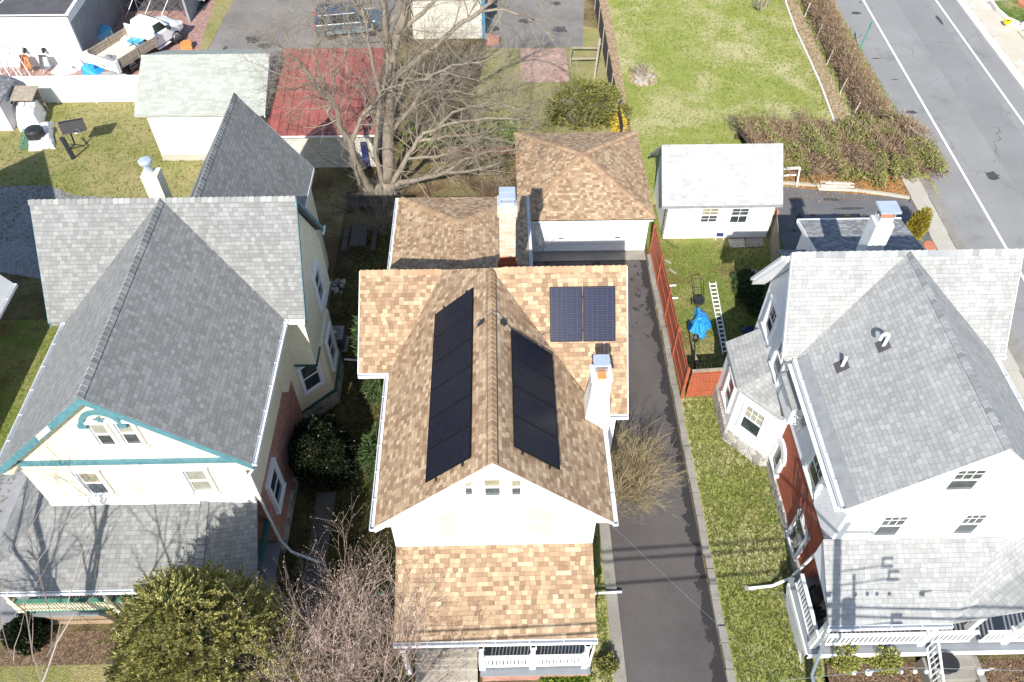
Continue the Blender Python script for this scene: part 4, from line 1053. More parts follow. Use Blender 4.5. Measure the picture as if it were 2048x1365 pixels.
# first floor bay
bay=[(10.7,16.85),(10.25,16.95),(9.1,18.25),(9.1,20.4),(10.7,20.6)]
mb=MB();mb.prism(bay,.75,3.35);link('bay_wall',mb,M['trim'],H)
mb=MB();mb.prism([(10.7,16.8),(10.23,16.88),(9.02,18.2),(9.02,20.45),(10.7,20.7)],0,.76);link('bay_foundation',mb,M['stone'],H)
mb=MB();top=[(10.55,16.75,4.15),(10.55,17.6,4.3),(10.3,20.0,4.3),(10.3,20.7,4.2)]
E_=[(10.3,16.72,3.42),(8.95,18.2,3.42),(8.95,20.55,3.42)]
mb.slab([(10.6,16.8,4.1),E_[0],E_[1],(10.6,18.6,4.35)],.1);mb.slab([(10.6,18.6,4.35),E_[1],E_[2],(10.6,20.7,4.3)],.1);link('bay_roof',mb,M['pale'],H)
window(H,(9.675,17.6,2.15),(-1.3,-1.15),.85,1.5,case=.1,up='blind',low='panedark',muntin=(2,1))
window(H,(9.1,19.1,2.15),(-1,0),.8,1.5,case=.1,up='pane',low='panedark')
# side windows
window(H,(10.55,15.6,4.5),(-1,0),.9,1.4,case=.12,up='pane',low='panedark',muntin=(2,2)) if 0 else None
g=GX(1634,940,10.55);window(H,(10.55,g.y,g.z),(-1,0),.95,1.5,case=.12,up='panedark',low='panedark',muntin=(2,1))
g=GX(1597,1072,10.58);window(H,(10.58,g.y,g.z),(-1,0),.85,1.5,case=.14,up='pane',low='panedark')
g=GX(1545,735,10.2);window(H,(10.2,18.3,5.0),(-1,0),.85,1.5,case=.12,up='panedark',low='panedark',muntin=(2,1))
window(H,(10.2,20.0,5.3),(-1,0),.8,1.4,case=.12,up='panedark',low='panedark',muntin=(2,1))
# arched window
c=GX(1562,905,10.58);mb=MB();R=.62
P=[(10.58,c.y+R*math.cos(PI*i/10),c.z+R*math.sin(PI*i/10)) for i in range(11)]
Q=[(10.58,c.y+.3*math.cos(PI*i/10),c.z+.3*math.sin(PI*i/10)) for i in range(11)]
for i in range(10):mb.extr([P[i],P[i+1],Q[i+1],Q[i]],(-.1,0,0))
for s in(-1,1):mb.box(10.46,10.6,c.y+s*.3,c.y+s*.5,c.z-.9,c.z)
mb.box(10.44,10.6,c.y-.55,c.y+.55,c.z-.98,c.z-.9)
AW=link('arched_window',mb,M['trim'],H)
mb=MB();mb.extr([(10.56,c.y-.3,c.z-.9)]+[(10.56,c.y+.3,c.z-.9)]+Q,(-.02,0,0));link('pane',mb,M['panedark'],AW)
# front windows
WY=11.69
win4(H,WY,(1913,937),(1979,936),(1888,981),(1944,981),up='pane',low='pane',muntin=(2,1),case=.07)
win4(H,WY,(1770,1030),(1818,1029),(1743,1072),(1795,1072),up='pane',low='pane',muntin=(2,1),case=.07)
win4(H,WY,(1933,1026),(1979,1025),(1899,1069),(1946,1068),up='pane',low='pane',muntin=(2,1),case=.07)
# rear wings
q=GX(1640,508,13.55);ny,nz=q.y,q.z;ny2=21.2;sl=(nz-3.9)/(27.3-ny);nz2=3.9+sl*(27.3-ny2)
mb=MB();mb.slab([(13.5,27.3,3.9),(18.1,27.3,3.9),(18.1,ny2,nz2),(13.5,ny2,nz2)],.13);R3=link('rear_roof',mb,M['bluegrey'],H)
mb=MB();mb.extr([(13.75,21,0),(13.75,27.1,0),(13.75,27.1,3.75),(13.75,21,nz2-.15)],(4.1,0,0));link('rear_wall',mb,M['stucco'],H)
mb=MB();mb.extr([(13.46,27.32,3.88),(13.46,ny2,nz2-.02),(13.46,ny2,nz2-.22),(13.46,27.32,3.68)],(.04,0,0));mb.box(13.44,18.15,27.3,27.36,3.74,3.92);linkp('barge_board',mb,M['trim'],H)
q=GX(1592,522,12.5);sl=(q.z-3.1)/(26.9-q.y);nz3=3.1+sl*(26.9-21.5)
mb=MB();mb.slab([(12.35,26.0,3.3),(13.6,26.0,3.3),(13.6,21.5,3.3+.5*4.5),(12.35,21.5,3.3+.5*4.5)],.1);link('rear_porch_roof',mb,M['bluegrey'],H)
mb=MB();mb.extr([(12.55,21.3,0),(12.55,25.8,0),(12.55,25.8,3.2),(12.55,21.3,5.3)],(1.2,0,0));link('rear_porch_wall',mb,M['stucco'],H)
# chimney
mb=MB();cx,c_=13.72,21.6
mb.box(cx-.33,cx+.33,c_-.3,c_+.3,3,8.75);mb.box(cx-.24,cx+.24,c_-.22,c_+.22,8.75,9.0);CH=link('chimney',mb,M['whitebrick'],H)
mb=MB();mb.box(cx-.2,cx+.2,c_-.18,c_+.18,9.0,9.22);link('flue_tile',mb,M['clay'],CH)
mb=MB();mb.box(cx-.36,cx+.36,c_-.32,c_+.32,9.3,9.38);[mb.box(cx+a-.015,cx+a+.015,c_+b-.015,c_+b+.015,9.0,9.31) for a in(-.24,.24) for b in(-.2,.2)];link('chimney_cap',mb,M['chrome'],CH)
# roof vents
nn=Vector((-k,0,1)).normalized();uu=Vector((1,0,k)).normalized()
def onroof(a,b):return hitplane(a,b,(AX,0,AZ),nn)
p=onroof(1684,733);mb=MB();mb.obox(p+nn*.025,uu*.22,Vector((0,.2,0)),nn*.01);V=link('vent_flashing',mb,M['tar'],R1)
mb=MB();mb.tube([p,p+Vector((0,0,.45))],.055,10);link('vent_pipe',mb,M['alu'],R1)
p=onroof(1767,692);mb=MB();mb.obox(p+nn*.025,uu*.2,Vector((0,.2,0)),nn*.01);link('vent_flashing',mb,M['tar'],R1)
mb=MB();q=p;mb.tube([q,q+Vector((0,0,.45))]+[q+Vector((-.11+.11*math.cos(t),.0,.45+.13*math.sin(t))) for t in(.5,1,1.57,2.1,2.7,3.14)]+[q+Vector((-.22,0,.3))],.055,10);link('vent_pipe',mb,M['alu'],R1)
# porch
pz0,pz1=3.0,3.95
mb=MB()
mb.slab([(10.25,11.69,pz1),(16.2,11.69,pz1),(13.9,9.27,pz0),(10.03,9.27,pz0)],.12)
mb.slab([(16.2,11.69,pz1),(13.9,9.27,pz0),(16.4,9.62,pz0),(18.6,11.9,pz0),(16.8,12.3,pz1)],.12)
link('porch_roof',mb,M['pale'],H)
mb=MB();gutter(mb,(10.03,9.27,pz0-.02),(13.9,9.27,pz0-.02),(0,-1,0));mb.box(10.1,13.9,9.4,9.5,2.6,2.85);linkp('gutter',mb,M['alu'],H)
mb=MB();mb.extr([(10.14,9.3,2.88),(10.26,11.68,2.88),(10.26,11.68,3.82)],(.08,0,0));link('porch_gable',mb,M['whitesc'],H)
fl=.85
mb=MB();mb.box(9.95,19,9.12,11.8,fl-.1,fl);link('porch_floor',mb,M['decking'],H)
mb=MB();mb.box(9.9,19,9.08,9.13,fl-.22,fl+.003);mb.box(9.9,9.95,9.08,11.6,fl-.22,fl+.003);linkp('fascia',mb,M['trim'],H)
for x,y in((10.15,9.42),(13.75,9.42),(16.55,9.42),(15.6,9.9),(17.9,9.5)):
    mb=MB();mb.box(x-.07,x+.07,y-.07,y+.07,fl,2.75);mb.box(x-.1,x+.1,y-.1,y+.1,fl,fl+1.0);mb.box(x-.13,x+.13,y-.13,y+.13,fl+1.0,fl+1.05);link('porch_post',mb,M['trim'],H)
def rail(mb,a,b,z,h=.85,step=.15,bw=.085):
    a=Vector(a);b=Vector(b);d=b-a;L=d.length;n=max(2,int(L/step));d/=L
    up=Vector((0,0,1))
    mb.bar(a+up*(z+h),b+up*(z+h),.12,.05);mb.bar(a+up*(z+.1),b+up*(z+.1),.07,.06)
    for i in range(n):
        p=a+d*(L*(i+.5)/n);mb.obox(p+up*(z+.1+(h-.1)/2),d*bw/2,d.cross(up)*.012,up*((h-.12)/2))
mb=MB();rail(mb,(10.3,9.42,0),(13.65,9.42,0),fl);rail(mb,(14.0,9.44,0),(15.4,9.44,0),fl);rail(mb,(15.7,9.42,0),(18.8,9.42,0),fl);rail(mb,(10.12,9.55,0),(10.15,11.55,0),fl);linkp('railing',mb,M['trim'],H)
mb=MB()
for i in range(24):
    y=9.1+i*.11
    for s in(1,-1):mb.bar((9.92+.006*s,y,.05),(9.92+.006*s,y+s*.5,.6),.025,.008,up=(1,0,0)) if 9.1<y+s*.5<11.6 else None
link('lattice',mb,M['alu'],H)
mb=MB()
for i in range(3):mb.box(14.05,15.5,8.05+i*.33,8.05+(i+1)*.33+.02,0,.22*(i+1))
mb.box(14.05,15.5,6,8.06,0,.05);mb.box(15.5,15.72,6,9.08,0,.5);mb.box(13.86,14.05,7.9,9.08,0,.5)
link('porch_steps',mb,M['concretegrey'],H)
mb=MB();a=Vector((13.95,9.25,fl));b=Vector((13.95,8.0,.2));
for o in(.0,.85):mb.bar(a+Vector((0,0,o+.05)),b+Vector((0,0,o+.05)),.06,.06)
for i in range(9):
    p=a.lerp(b,i/8);mb.bar(p+Vector((0,0,.05)),p+Vector((0,0,.88)),.03,.03)
mb.bar(b+Vector((0,0,.9)),b+Vector((.1,-1.6,.75)),.06,.06);mb.bar(b+Vector((0,0,.05)),b+Vector((.1,-1.6,.0)),.06,.06)
for i in range(9):
    p=b.lerp(b+Vector((.1,-1.6,-.1)),i/8);mb.bar(p+Vector((0,0,.05)),p+Vector((0,0,.85)),.03,.03)
link('stair_rail',mb,M['trim'],H)
mb=MB();mb.tube([(10.03,9.15,2.9),(10.12,9.2,2.5),(10.2,9.0,1.2),(10.05,8.6,.5),(10.1,7.8,.15),(10.1,7.0,.1)],.055,8);link('downspout',mb,M['alu'],H)
mb=MB();g1=GX(1633,1080,10.4);mb.tube([Vector((10.35,11.65,3.9)),Vector((10.4,11.7,3.3)),Vector((10.38,12.0,1.2)),Vector((10.2,11.95,.5)),G(1545,1172,.14),G(1497,1177,.08)],.055,6);link('downspout',mb,M['alu'],H)
mb=MB();mb.obox(G(1500,1177,.04),(.2,0,0),(0,.09,0),(0,0,.03));tag(link('splash_block',mb,M['concretegrey']),'small grey splash block under the downspout end on side lawn','splash block')
# wires stapled to the side wall
mb=MB()
def sag(a,b,s,n=8):
    a=Vector(a);b=Vector(b);return [a.lerp(b,i/n)-Vector((0,0,s*4*(i/n)*(1-i/n))) for i in range(n+1)]
for i in range(5):
    y=14.9-i*.42
    mb.tube(sag((10.5,y,3.3),(10.5,y-1.1-random.random()*.4,1.3+random.random()*.5),.15),.012,4)
mb.tube([(10.47,14.6,5.9),(10.44,14.2,5.2),(10.46,13.7,4.4),(10.47,13.2,3.4),(10.48,12.4,3.3),(10.48,12.0,3.6)],.014,4)
mb.tube([(10.47,14.0,3.35),(10.47,13.5,2.3),(10.44,13.4,1.3)],.03,5)
linkp('cable',mb,M['black'],H)
mb=MB();c=GX(1610,850,10.45)
for i in range(7):
    t=i*.9;mb.tube([c+Vector((-.05,.0,.0)),c+Vector((-.3,.35*math.cos(t),.3*math.sin(t))),c+Vector((-.2,.5*math.cos(t+.6),.45*math.sin(t+.6)))],.012,4)
mb.box(10.3,10.55,c.y-.12,c.y+.12,c.z+.1,c.z+.35)
link('service_bracket',mb,M['steel'],H)
mb=MB();mb.cyl((10.44,12.95,1.0),.1,.3,12);mb.box(10.4,10.6,12.8,13.1,1.25,1.6);link('electric_meter',mb,M['steel'],H)
# ================================================================== small white shed with weathered roof
S=thing('shed','small white shed with weathered pale roof and two front windows','shed',(11,32.2,0))
e,rz=2.45,4.5;ya,yr,yb=30.12,32.25,34.4;x0,x1=7.95,13.85
mb=MB();mb.slab([(x0,ya,e),(x1,ya,e),(x1,yr,rz),(x0,yr,rz)],.1);mb.slab([(x0,yb,e),(x1,yb,e),(x1,yr,rz),(x0,yr,rz)],.1);link('roof',mb,M['shedroof'],S)
mb=MB();gable_prism_x(mb,30.5,34.0,8.38,13.68,0,2.6,4.25,yr);link('wall',mb,M['stucco'],S)
mb=MB()
mb.extr([(x0-.02,ya,e-.02),(x0-.02,yr,rz-.02),(x0-.02,yb,e-.02),(x0-.02,yb,e-.2),(x0-.02,yr,rz-.2),(x0-.02,ya,e-.2)],(.04,0,0));mb.box(x0,x1,ya-.02,ya+.03,e-.16,e-.0);linkp('barge_board',mb,M['soffit'],S)
win_front(S,30.5,1407,418,1431,443,up='curtain',low='pane',muntin=(1,1),lowm=(1,1),case=.08)
win_front(S,30.5,1467,418,1490,444,up='pane',low='panedark',muntin=(1,1),lowm=(1,0),case=.08)
a=GY(1447,448,30.5);b=GY(1495,472,30.5);mb=MB();mb.box(a.x+.4,b.x+.05,30.46,30.49,.05,1.0);link('door_panel',mb,M['trim'],S)
g=GX(1306,375,8.38);window(S,(8.38,31.9,1.7),(-1,0),.6,.9,case=.07,up='blind',low='pane')
# ================================================================== outbuildings at the back
S=thing('shed','white shed with pale green shingle roof beside the white fence','shed',(-16,40,0))
e,rz=3.15,4.7;ya,yr,yb=37.35,40.75,44.1;x0,x1=-19.45,-12.5
mb=MB();mb.slab([(x0,ya,e),(x1,ya,e),(x1,yr,rz),(x0,yr,rz)],.1);mb.slab([(x0,yb,e),(x1,yb,e),(x1,yr,rz),(x0,yr,rz)],.1);RF=link('roof',mb,M['green'],S)
link('ridge_cap',caps((x0,yr,rz),(x1,yr,rz),(0,-1,-.45),(0,1,-.45),.15,.25),M['green'],RF)
mb=MB();gable_prism_x(mb,37.67,43.8,-18.95,-12.9,0,3.2,4.45,yr);link('wall',mb,M['stucco'],S)
mb=MB();mb.box(-18.97,-12.88,37.63,37.7,0,.42);link('foundation',mb,M['concrete'],S)
mb=MB();mb.extr([(x1-.03,ya,e-.02),(x1-.03,yr,rz-.02),(x1-.03,yb,e-.02),(x1-.03,yb,e-.2),(x1-.03,yr,rz-.2),(x1-.03,ya,e-.2)],(.05,0,0));link('barge_board',mb,M['trim'],S)
R=thing('garage','low pale garage with red painted standing seam metal roof','garage',(-9.4,40,0))
ya,yb,e,f=36.45,43.3,2.4,3.6;x0,x1=-12.4,-6.5
mb=MB();mb.slab([(x0,ya,e),(x1,ya,e),(x1,yb,f),(x0,yb,f)],.06)
s=(f-e)/(yb-ya)
x=x0+.05
while x<x1:
    mb.bar((x,ya,e+.02),(x,yb,f+.02),.025,.05);x+=.52
link('roof',mb,M['redroof'],R)
mb=MB();mb.box(-12.1,-6.8,36.82,43,0,2.36);link('wall',mb,M['block'],R)
mb=MB();mb.box(x0-.02,x1,ya-.03,ya+.02,e-.14,e-.03);link('fascia',mb,M['trim'],R)
mb=MB();mb.extr([(-12.44,ya,e+.03),(-12.44,yb,f+.03),(-12.44,yb,f-.5),(-12.44,ya,e-.5)],(.05,0,0));link('side_flashing',mb,M['redroof'],R)
mb=MB();mb.box(-7.5,-7.2,36.6,36.82,0,1.7);tag(link('water_butt',mb,M['navy']),'tall blue plastic container against pale wall of the red roofed garage','container')
# flat roofed block building top left
B=thing('building','flat black roofed white building with rusty wheelbarrows leaning on it','building',(-31,52,0))
mb=MB();mb.box(-45,-26.5,47.85,58,0,3.45);link('wall',mb,M['stucco'],B)
mb=MB();mb.extr([(-45,47.75,3.5),(-26.4,47.75,3.5),(-26.4,58,3.75),(-45,58,3.75)],(0,0,-.08));RF=link('roof',mb,M['tar'],B)
mb=MB();mb.bar((-26.4,47.75,3.53),(-26.4,58,3.78),.22,.08);mb.bar((-45,47.78,3.52),(-26.4,47.78,3.52),.08,.05);mb.bar((-31.3,47.9,3.53),(-29.4,58,3.79),.08,.03);link('roof_edge',mb,M['alu'],RF)
mb=MB();mb.box(-26.52,-26.46,48,57.8,.0,2.9);link('side_wall',mb,M['soffit'],B)
# dark lean-to with scaffold frames
B2=thing('storage_shelter','dark open storage shelter behind white building with truck beside it','shelter',(-24.5,56,0))
mb=MB();mb.box(-26.2,-20.7,55.2,62,0,.05);link('floor',mb,M['tar'],B2)
mb=MB();mb.box(-21.4,-21.25,53.5,63,0,2.6);link('side_wall',mb,M['soffit'],B2)
mb=MB();mb.extr([(-26.3,55.5,2.7),(-21.2,55.5,2.7),(-21.2,63,2.9),(-26.3,63,2.9)],(0,0,-.08));link('roof',mb,M['tar'],B2)
mb=MB();mb.box(-26.3,-21.3,57.5,57.6,0,2.6);link('back_wall',mb,M['tar'],B2)
for i,(a,b,t_,lab) in enumerate(((-25.9,54.0,.0,'galvanised scaffold cross brace leaning nearest the white building'),(-24.6,53.6,.3,'galvanised scaffold cross brace between two others by the dark shelter'),(-23.4,53.2,.1,'galvanised scaffold cross brace nearest the truck cab'))):
    mb=MB();p=Vector((a,b,0))
    for q0,q1 in(((0,0,.1),(1.5,1.2,2.3)),((1.5,1.2,.1),(0,0,2.3))):mb.tube([p+Vector(q0),p+Vector(q1)],.025,5)
    for q in((0,0),(1.5,1.2)):mb.tube([p+Vector((q[0],q[1],0)),p+Vector((q[0],q[1],2.4))],.025,5)
    tag(link('scaffold_brace',mb,M['steel']),lab,'scaffold',group='scaffold frames by the shelter')
mb=MB();
for i in range(7):
    p=Vector((-33.0+i*.42,46.4+random.uniform(-.2,.2),0));mb.tube([p,p+Vector((.75,1.3,1.9))],.022,5);mb.tube([p+Vector((.9,0,0)),p+Vector((-.2,1.3,1.8))],.02,5)
tag(link('scaffold_pile',mb,M['steel']),'criss crossed steel scaffold poles leaning on white wall at far left','scaffold')
# wheelbarrows leaned on the wall
def barrow(lab,pxx,mat):
    g=G(*pxx);t=thing('wheelbarrow',lab,'wheelbarrow',g,group='wheelbarrows leaning on the white building')
    def tr(x,y,z):  # local: x side, y along, z up ; leaned so the tray faces the camera
        a=rad(68);return g+Vector((x,y*math.cos(a)+z*math.sin(a)*-1,y*math.sin(a)+z*math.cos(a)))
    mb=MB();L=[(-.33,.35,.12),(.33,.35,.12),(.24,1.25,.12),(-.24,1.25,.12)];T=[(-.2,.5,-.18),(.2,.5,-.18),(.16,1.05,-.18),(-.16,1.05,-.18)]
    L=[tr(*p) for p in L];T=[tr(p[0],p[1],p[2]) for p in T]
    mb.add(L+T,[(4,5,6,7),(0,1,5,4),(1,2,6,5),(2,3,7,6),(3,0,4,7)]);link('tray',mb,M[mat],t)
    mb=MB()
    for s in(-1,1):mb.tube([tr(s*.28,-.1,.0),tr(s*.24,.5,-.2),tr(s*.08,1.4,-.22)],.022,5);mb.tube([tr(s*.2,.55,-.2),tr(s*.26,.5,-.5)],.015,4)
    link('frame',mb,M['woodpale'],t)
    mb=MB();c=tr(0,1.45,-.22);mb.tube([c+Vector((-.05,0,0)),c+Vector((.05,0,0))],.18,14);link('wheel',mb,M['rubber'],t)
barrow('rusty orange wheelbarrow leaning upright on the white building',(58,150),'rust')
barrow('grey wheelbarrow leaning upright right of the rusty one',(96,150),'steel')
mb=MB();a=G(165,139);b=a+Vector((-1.0,.55,2.0));mb.obox((a+b)/2+Vector((0,0,0)),(.28,.05,.0),(b-a)/2,(0,.03,0)) ;tag(link('leaning_board',mb,M['trim']),'long white board leaning on right end of white building','board')
def heap(name,lab,cat,c,rx,ry,h,mat,n=14,seed=1,peak=.5):
    rg=random.Random(seed);mb=MB();c=Vector(c);rings=5;vs=[c+Vector((0,0,h))]
    for r in range(1,rings+1):
        f=r/rings
        for i in range(n):
            t=2*PI*i/n;q=1+rg.uniform(-.22,.22)
            vs.append(c+Vector((rx*f*q*math.cos(t),ry*f*q*math.sin(t),max(.005,h*(1-f**(1/peak*.8))*(1+rg.uniform(-.25,.25))) if r<rings else .0)))
    fs=[(0,1+i,1+(i+1)%n) for i in range(n)]
    for r in range(rings-1):
        for i in range(n):
            a=1+r*n+i;b=1+r*n+(i+1)%n;fs.append((a,a+n,b+n,b))
    mb.add(vs,fs);o=link(name,mb,M[mat]);
    if lab:tag(o,lab,cat)
    return o
heap('white_sack_heap','crumpled white sacks on ground beside leaning wheelbarrows','sacks',G(128,142),.85,.5,.4,'tarpwhite',seed=3)
heap('blue_tarpaulin','crumpled bright blue tarpaulin on ground behind the truck tailgate','tarpaulin',G(186,138),.75,.8,.55,'tarpblue',seed=5)
heap('rubble_pile','grey rubble pile on ground beside the white fence','rubble',G(222,150),1.0,.35,.2,'gravelgrey',seed=6)
# pallet with a pale blue tub
g=G(192,92);t=thing('pallet','brown wooden pallet beside truck holding a pale blue tub','pallet',g,rad(-35))
mb=MB()
for i in range(7):mb.box(-.55,.55,-.5+i*.16,-.39+i*.16,.1,.13)
for i in(-.5,0,.45):mb.box(i,i+.07,-.5,.56,0,.1)
link('boards',mb,M['woodgrey'],t,local=True)
g=G(205,80,.15);mb=MB();
mb.add([(sx*.45*k,sy*.75*k,z) for z,k in((0,.85),(.55,1)) for sx,sy in((-1,-1),(1,-1),(1,1),(-1,1))],[(0,3,2,1),(0,1,5,4),(1,2,6,5),(2,3,7,6),(3,0,4,7)])
mb.box(-.48,.48,-.78,.78,.55,.62)
o=link('storage_tub',mb,M['bluew'],None,local=True);o.location=g;o.rotation_euler=(rad(8),0,rad(-35));tag(o,'pale blue plastic storage tub standing on the wooden pallet','tub')
def pumpkin():
    g=G(375,98);mb=MB();mb.obox(g+Vector((0,0,.2)),(.35,.05,0),(-.05,.25,0),(0,0,.2));mb.obox(g+Vector((.1,.05,.45)),(.22,.1,.0),(-.1,.2,0),(0,0,.06))
    tag(link('orange_crate',mb,M['orange']),'orange plastic crate on red gravel behind green shed roof','crate')
pumpkin()
# beige building far centre
B=thing('building','beige block building with dark door edge behind the big bare tree','building',(-3,55,0))
mb=MB();mb.box(-5.6,-.85,50.9,60,0,2.9);link('wall',mb,M['block'],B)
mb=MB();mb.extr([(-5.8,50.6,2.9),(-.65,50.6,2.9),(-.65,60,3.6),(-5.8,60,3.6)],(0,0,.1));link('roof',mb,M['tar'],B)
mb=MB();mb.box(-.95,-.72,50.82,51.0,0,2.9);link('corner_post',mb,M['potblue'],B)
mb=MB();g=G(986,87);mb.box(g.x-.45,g.x+.45,g.y-.25,g.y+.25,0,.45);mb.box(g.x-.5,g.x+.1,g.y-.3,g.y+.3,.45,.55);tag(link('brick_pillar',mb,M['brick']),'low red brick pillar at corner of grey parking area','pillar')
# pale shed at far left edge
S=thing('shed','small grey clapboard shed with dark roof at far left edge','shed',(-30,41.5,0))
a=G(27,262);x1=a.x;y0=a.y
mb=MB();mb.extr([(x1,y0,0),(x1-4,y0,0),(x1-4,y0,2.0),(x1-1.35,y0,2.0)] if 0 else [(x1,y0,0),(x1-2.8,y0,0),(x1-2.8,y0,1.9),(x1-1.4,y0,2.75),(x1,y0,1.9)],(0,2.2,0));link('wall',mb,siding('grey clapboard',(.56,.53,.55),.13,.012,dirt=.12),S)
mb=MB();mb.slab([(x1+.1,y0-.1,1.92),(x1-1.4,y0-.1,2.85),(x1-1.4,y0+2.3,2.85),(x1+.1,y0+2.3,1.92)],.06);mb.slab([(x1-2.9,y0-.1,1.92),(x1-1.4,y0-.1,2.85),(x1-1.4,y0+2.3,2.85),(x1-2.9,y0+2.3,1.92)],.06);link('roof',mb,M['bluegrey'],S)
window(S,(x1,y0+1.1,1.3),(1,0),.45,.5,case=.04,up='pane',low='pane',sill=False)
window(S,(x1-1.0,y0,1.25),(0,-1),.45,.5,case=.04,up='pane',low='pane',sill=False)
mb=MB();mb.box(x1+.03,x1+1.4,y0+1.9,y0+2.0,0,1.7)
for i in range(5):mb.box(x1+.1,x1+1.3,y0+1.86,y0+1.9,.2+i*.3,.38+i*.3)
mb.obox((x1+.75,y0+1.4,1.62),(.75,0,0),(0,.6,.1),(0,0,.03))
tag(link('lean_to_rack',mb,M['woodgrey']),'grey slatted rack under a small roof right of clapboard shed','rack')
# ================================================================== fences
F=thing('fence','long white solid panel fence at back of the left lawn','fence',(-26,43.6,0))
mb=MB();mb.box(-34.5,-19.6,43.62,43.68,.05,1.75)
link('panel',mb,M['trim'],F)
for i in range(7):
    x=-34+i*2.35;mb=MB();mb.box(x-.06,x+.06,43.58,43.74,0,1.82);link('post',mb,M['trim'],F)
mb=MB();mb.box(-34.5,-19.6,43.59,43.71,1.75,1.8);link('rail',mb,M['trim'],F)
F=thing('fence','red stained timber fence between driveway and ladder yard','fence',(7.75,25,0))
def boards(mb,a,b,h,wd=.14,t=.02,gap=.006,side=0,jit=.02):
    a=Vector(a);b=Vector(b);d=b-a;L=d.length;d/=L;n=int(L/wd);o=d.cross(Vector((0,0,1)))
    for i in range(n):
        p=a+d*(L*(i+.5)/n);hh=h+random.uniform(-jit,jit);mb.obox(p+Vector((0,0,.06+hh/2))+o*random.uniform(-.004,.004),d*(L/n/2-gap),o*t/2,Vector((0,0,hh/2)))
A=Vector((7.56,29.3,0));Bp=Vector((7.70,20.35,0));n=4
for i in range(n):
    a=A.lerp(Bp,i/n);b=A.lerp(Bp,(i+1)/n);mb=MB();boards(mb,a+Vector((-.0,-.06,0)),b+Vector((0,.06,0)),1.88);link('panel',mb,M['redfence'],F)
    mb=MB()
    for z in(.35,1.0,1.72):mb.bar(a+Vector((-.04,0,z)),b+Vector((-.04,0,z)),.04,.09)
    link('rail',mb,M['redfence'],F)
for i in range(n+1):
    a=A.lerp(Bp,i/n);mb=MB();mb.box(a.x-.07,a.x+.05,a.y-.06,a.y+.06,0,2.02);link('post',mb,M['redfence'],F)
F2=thing('fence','short red timber fence return joining the white house','fence',(8.8,20.3,0))
a=Vector((7.86,20.35,0));b=Vector((9.1,20.45,0));mb=MB();boards(mb,a,b+Vector((.3,0,0)),1.72);link('panel',mb,M['redfence'],F2)
mb=MB()
for z in(.4,1.0,1.6):mb.bar(a+Vector((0,-.04,z)),b+Vector((.3,-.04,z)),.04,.09)
link('rail',mb,M['redfence'],F2)
mb=MB();mb.bar(a+Vector((0,0,1.84)),b+Vector((.3,0,1.84)),.14,.035);link('cap_board',mb,M['woodgrey'],F2)
F=thing('fence','unpainted vertical picket fence beside the small white shed','fence',(14.3,30.3,0))
mb=MB();a=Vector((13.95,30.9,0));b=Vector((13.3,27.6,0));d=(b-a);L=d.length;d/=L
for i in range(22):
    p=a+d*(L*i/21);mb.obox(p+Vector((0,0,.8)),d*.045,d.cross(Vector((0,0,1)))*.012,Vector((0,0,.8+random.uniform(-.03,.03))))
link('pickets',mb,M['woodgrey'],F)
mb=MB()
for z in(.4,1.3):mb.bar(a+Vector((.04,0,z)),b+Vector((.04,0,z)),.04,.08)
link('rail',mb,M['woodgrey'],F)
mb=MB();p=Vector((13.4,27.4,0));mb.obox(p+Vector((0,0,.75)),(.02,.35,0),(.03,0,.0),(0,0,.75));tag(link('gate_panel',mb,M['orange'] if 0 else M['woodbrown']),'brown wooden gate leaf at end of picket fence','gate')
# wire mesh fence in the garden
F=thing('fence','dark wire mesh fence along leaf strip beside the big lawn','fence',(7.05,50,0))
mb=MB()
ys=38.0
while ys<66:
    mb.obox((7.05,ys,.75),(.008,0,0),(0,.009,0),(0,0,.75));ys+=.13
for z in [i*.15+.05 for i in range(11)]:mb.bar((7.05,38,z),(7.05,66,z),.014)
link('mesh',mb,M['black'],F)
for i in range(11):
    mb=MB();y=38+i*2.8;mb.box(7.0,7.1,y-.05,y+.05,0,1.6);link('post',mb,M['woodgrey'],F)
mb=MB();mb.bar(G(1186,176,.05),G(1200,78,1.5),.12,.06);tag(link('leaning_plank',mb,M['woodgrey']),'long grey plank leaning on the wire mesh fence','plank')
# timber frame in the garden
t=thing('garden_trestle','low empty timber trestle on grass beside the brick patio','trestle',G(1165,120))
P=[G(1140,132),G(1194,131),G(1197,110),G(1143,110)]
for i in range(4):
    mb=MB();p=P[i];mb.box(p.x-.05,p.x+.05,p.y-.05,p.y+.05,0,.55);link('leg',mb,M['woodgrey'],t)
mb=MB()
for i in range(4):mb.bar(P[i]+Vector((0,0,.5)),P[(i+1)%4]+Vector((0,0,.5)),.07,.09)
link('rail',mb,M['woodgrey'],t)
# low board retaining edge under the ivy
mb=MB();boards(mb,G(895,312),G(1026,310),.55,.9,.05,.02);tag(link('board_wall',mb,M['woodbrown']),'low weathered board retaining wall below the ivy bank','wall')
# ================================================================== yard objects
# extension ladder on the grass
t=thing('ladder','aluminium ladder lying on the grass beside blue covered mower','ladder',(10.2,25,0))
L0,L1=G(1418,566,.08),G(1446,709,.08);R0,R1_=G(1431,565,.08),G(1456,708,.08)
mb=MB();mb.bar(L0,L1,.04,.09);link('rail',mb,M['alu'],t);mb=MB();mb.bar(R0,R1_,.04,.09);link('rail',mb,M['alu'],t)
mb=MB()
for i in range(17):
    f=(i+.5)/17;mb.bar(L0.lerp(L1,f)+Vector((0,0,.03)),R0.lerp(R1_,f)+Vector((0,0,.03)),.06,.035)
link('rungs',mb,M['alu'],t)
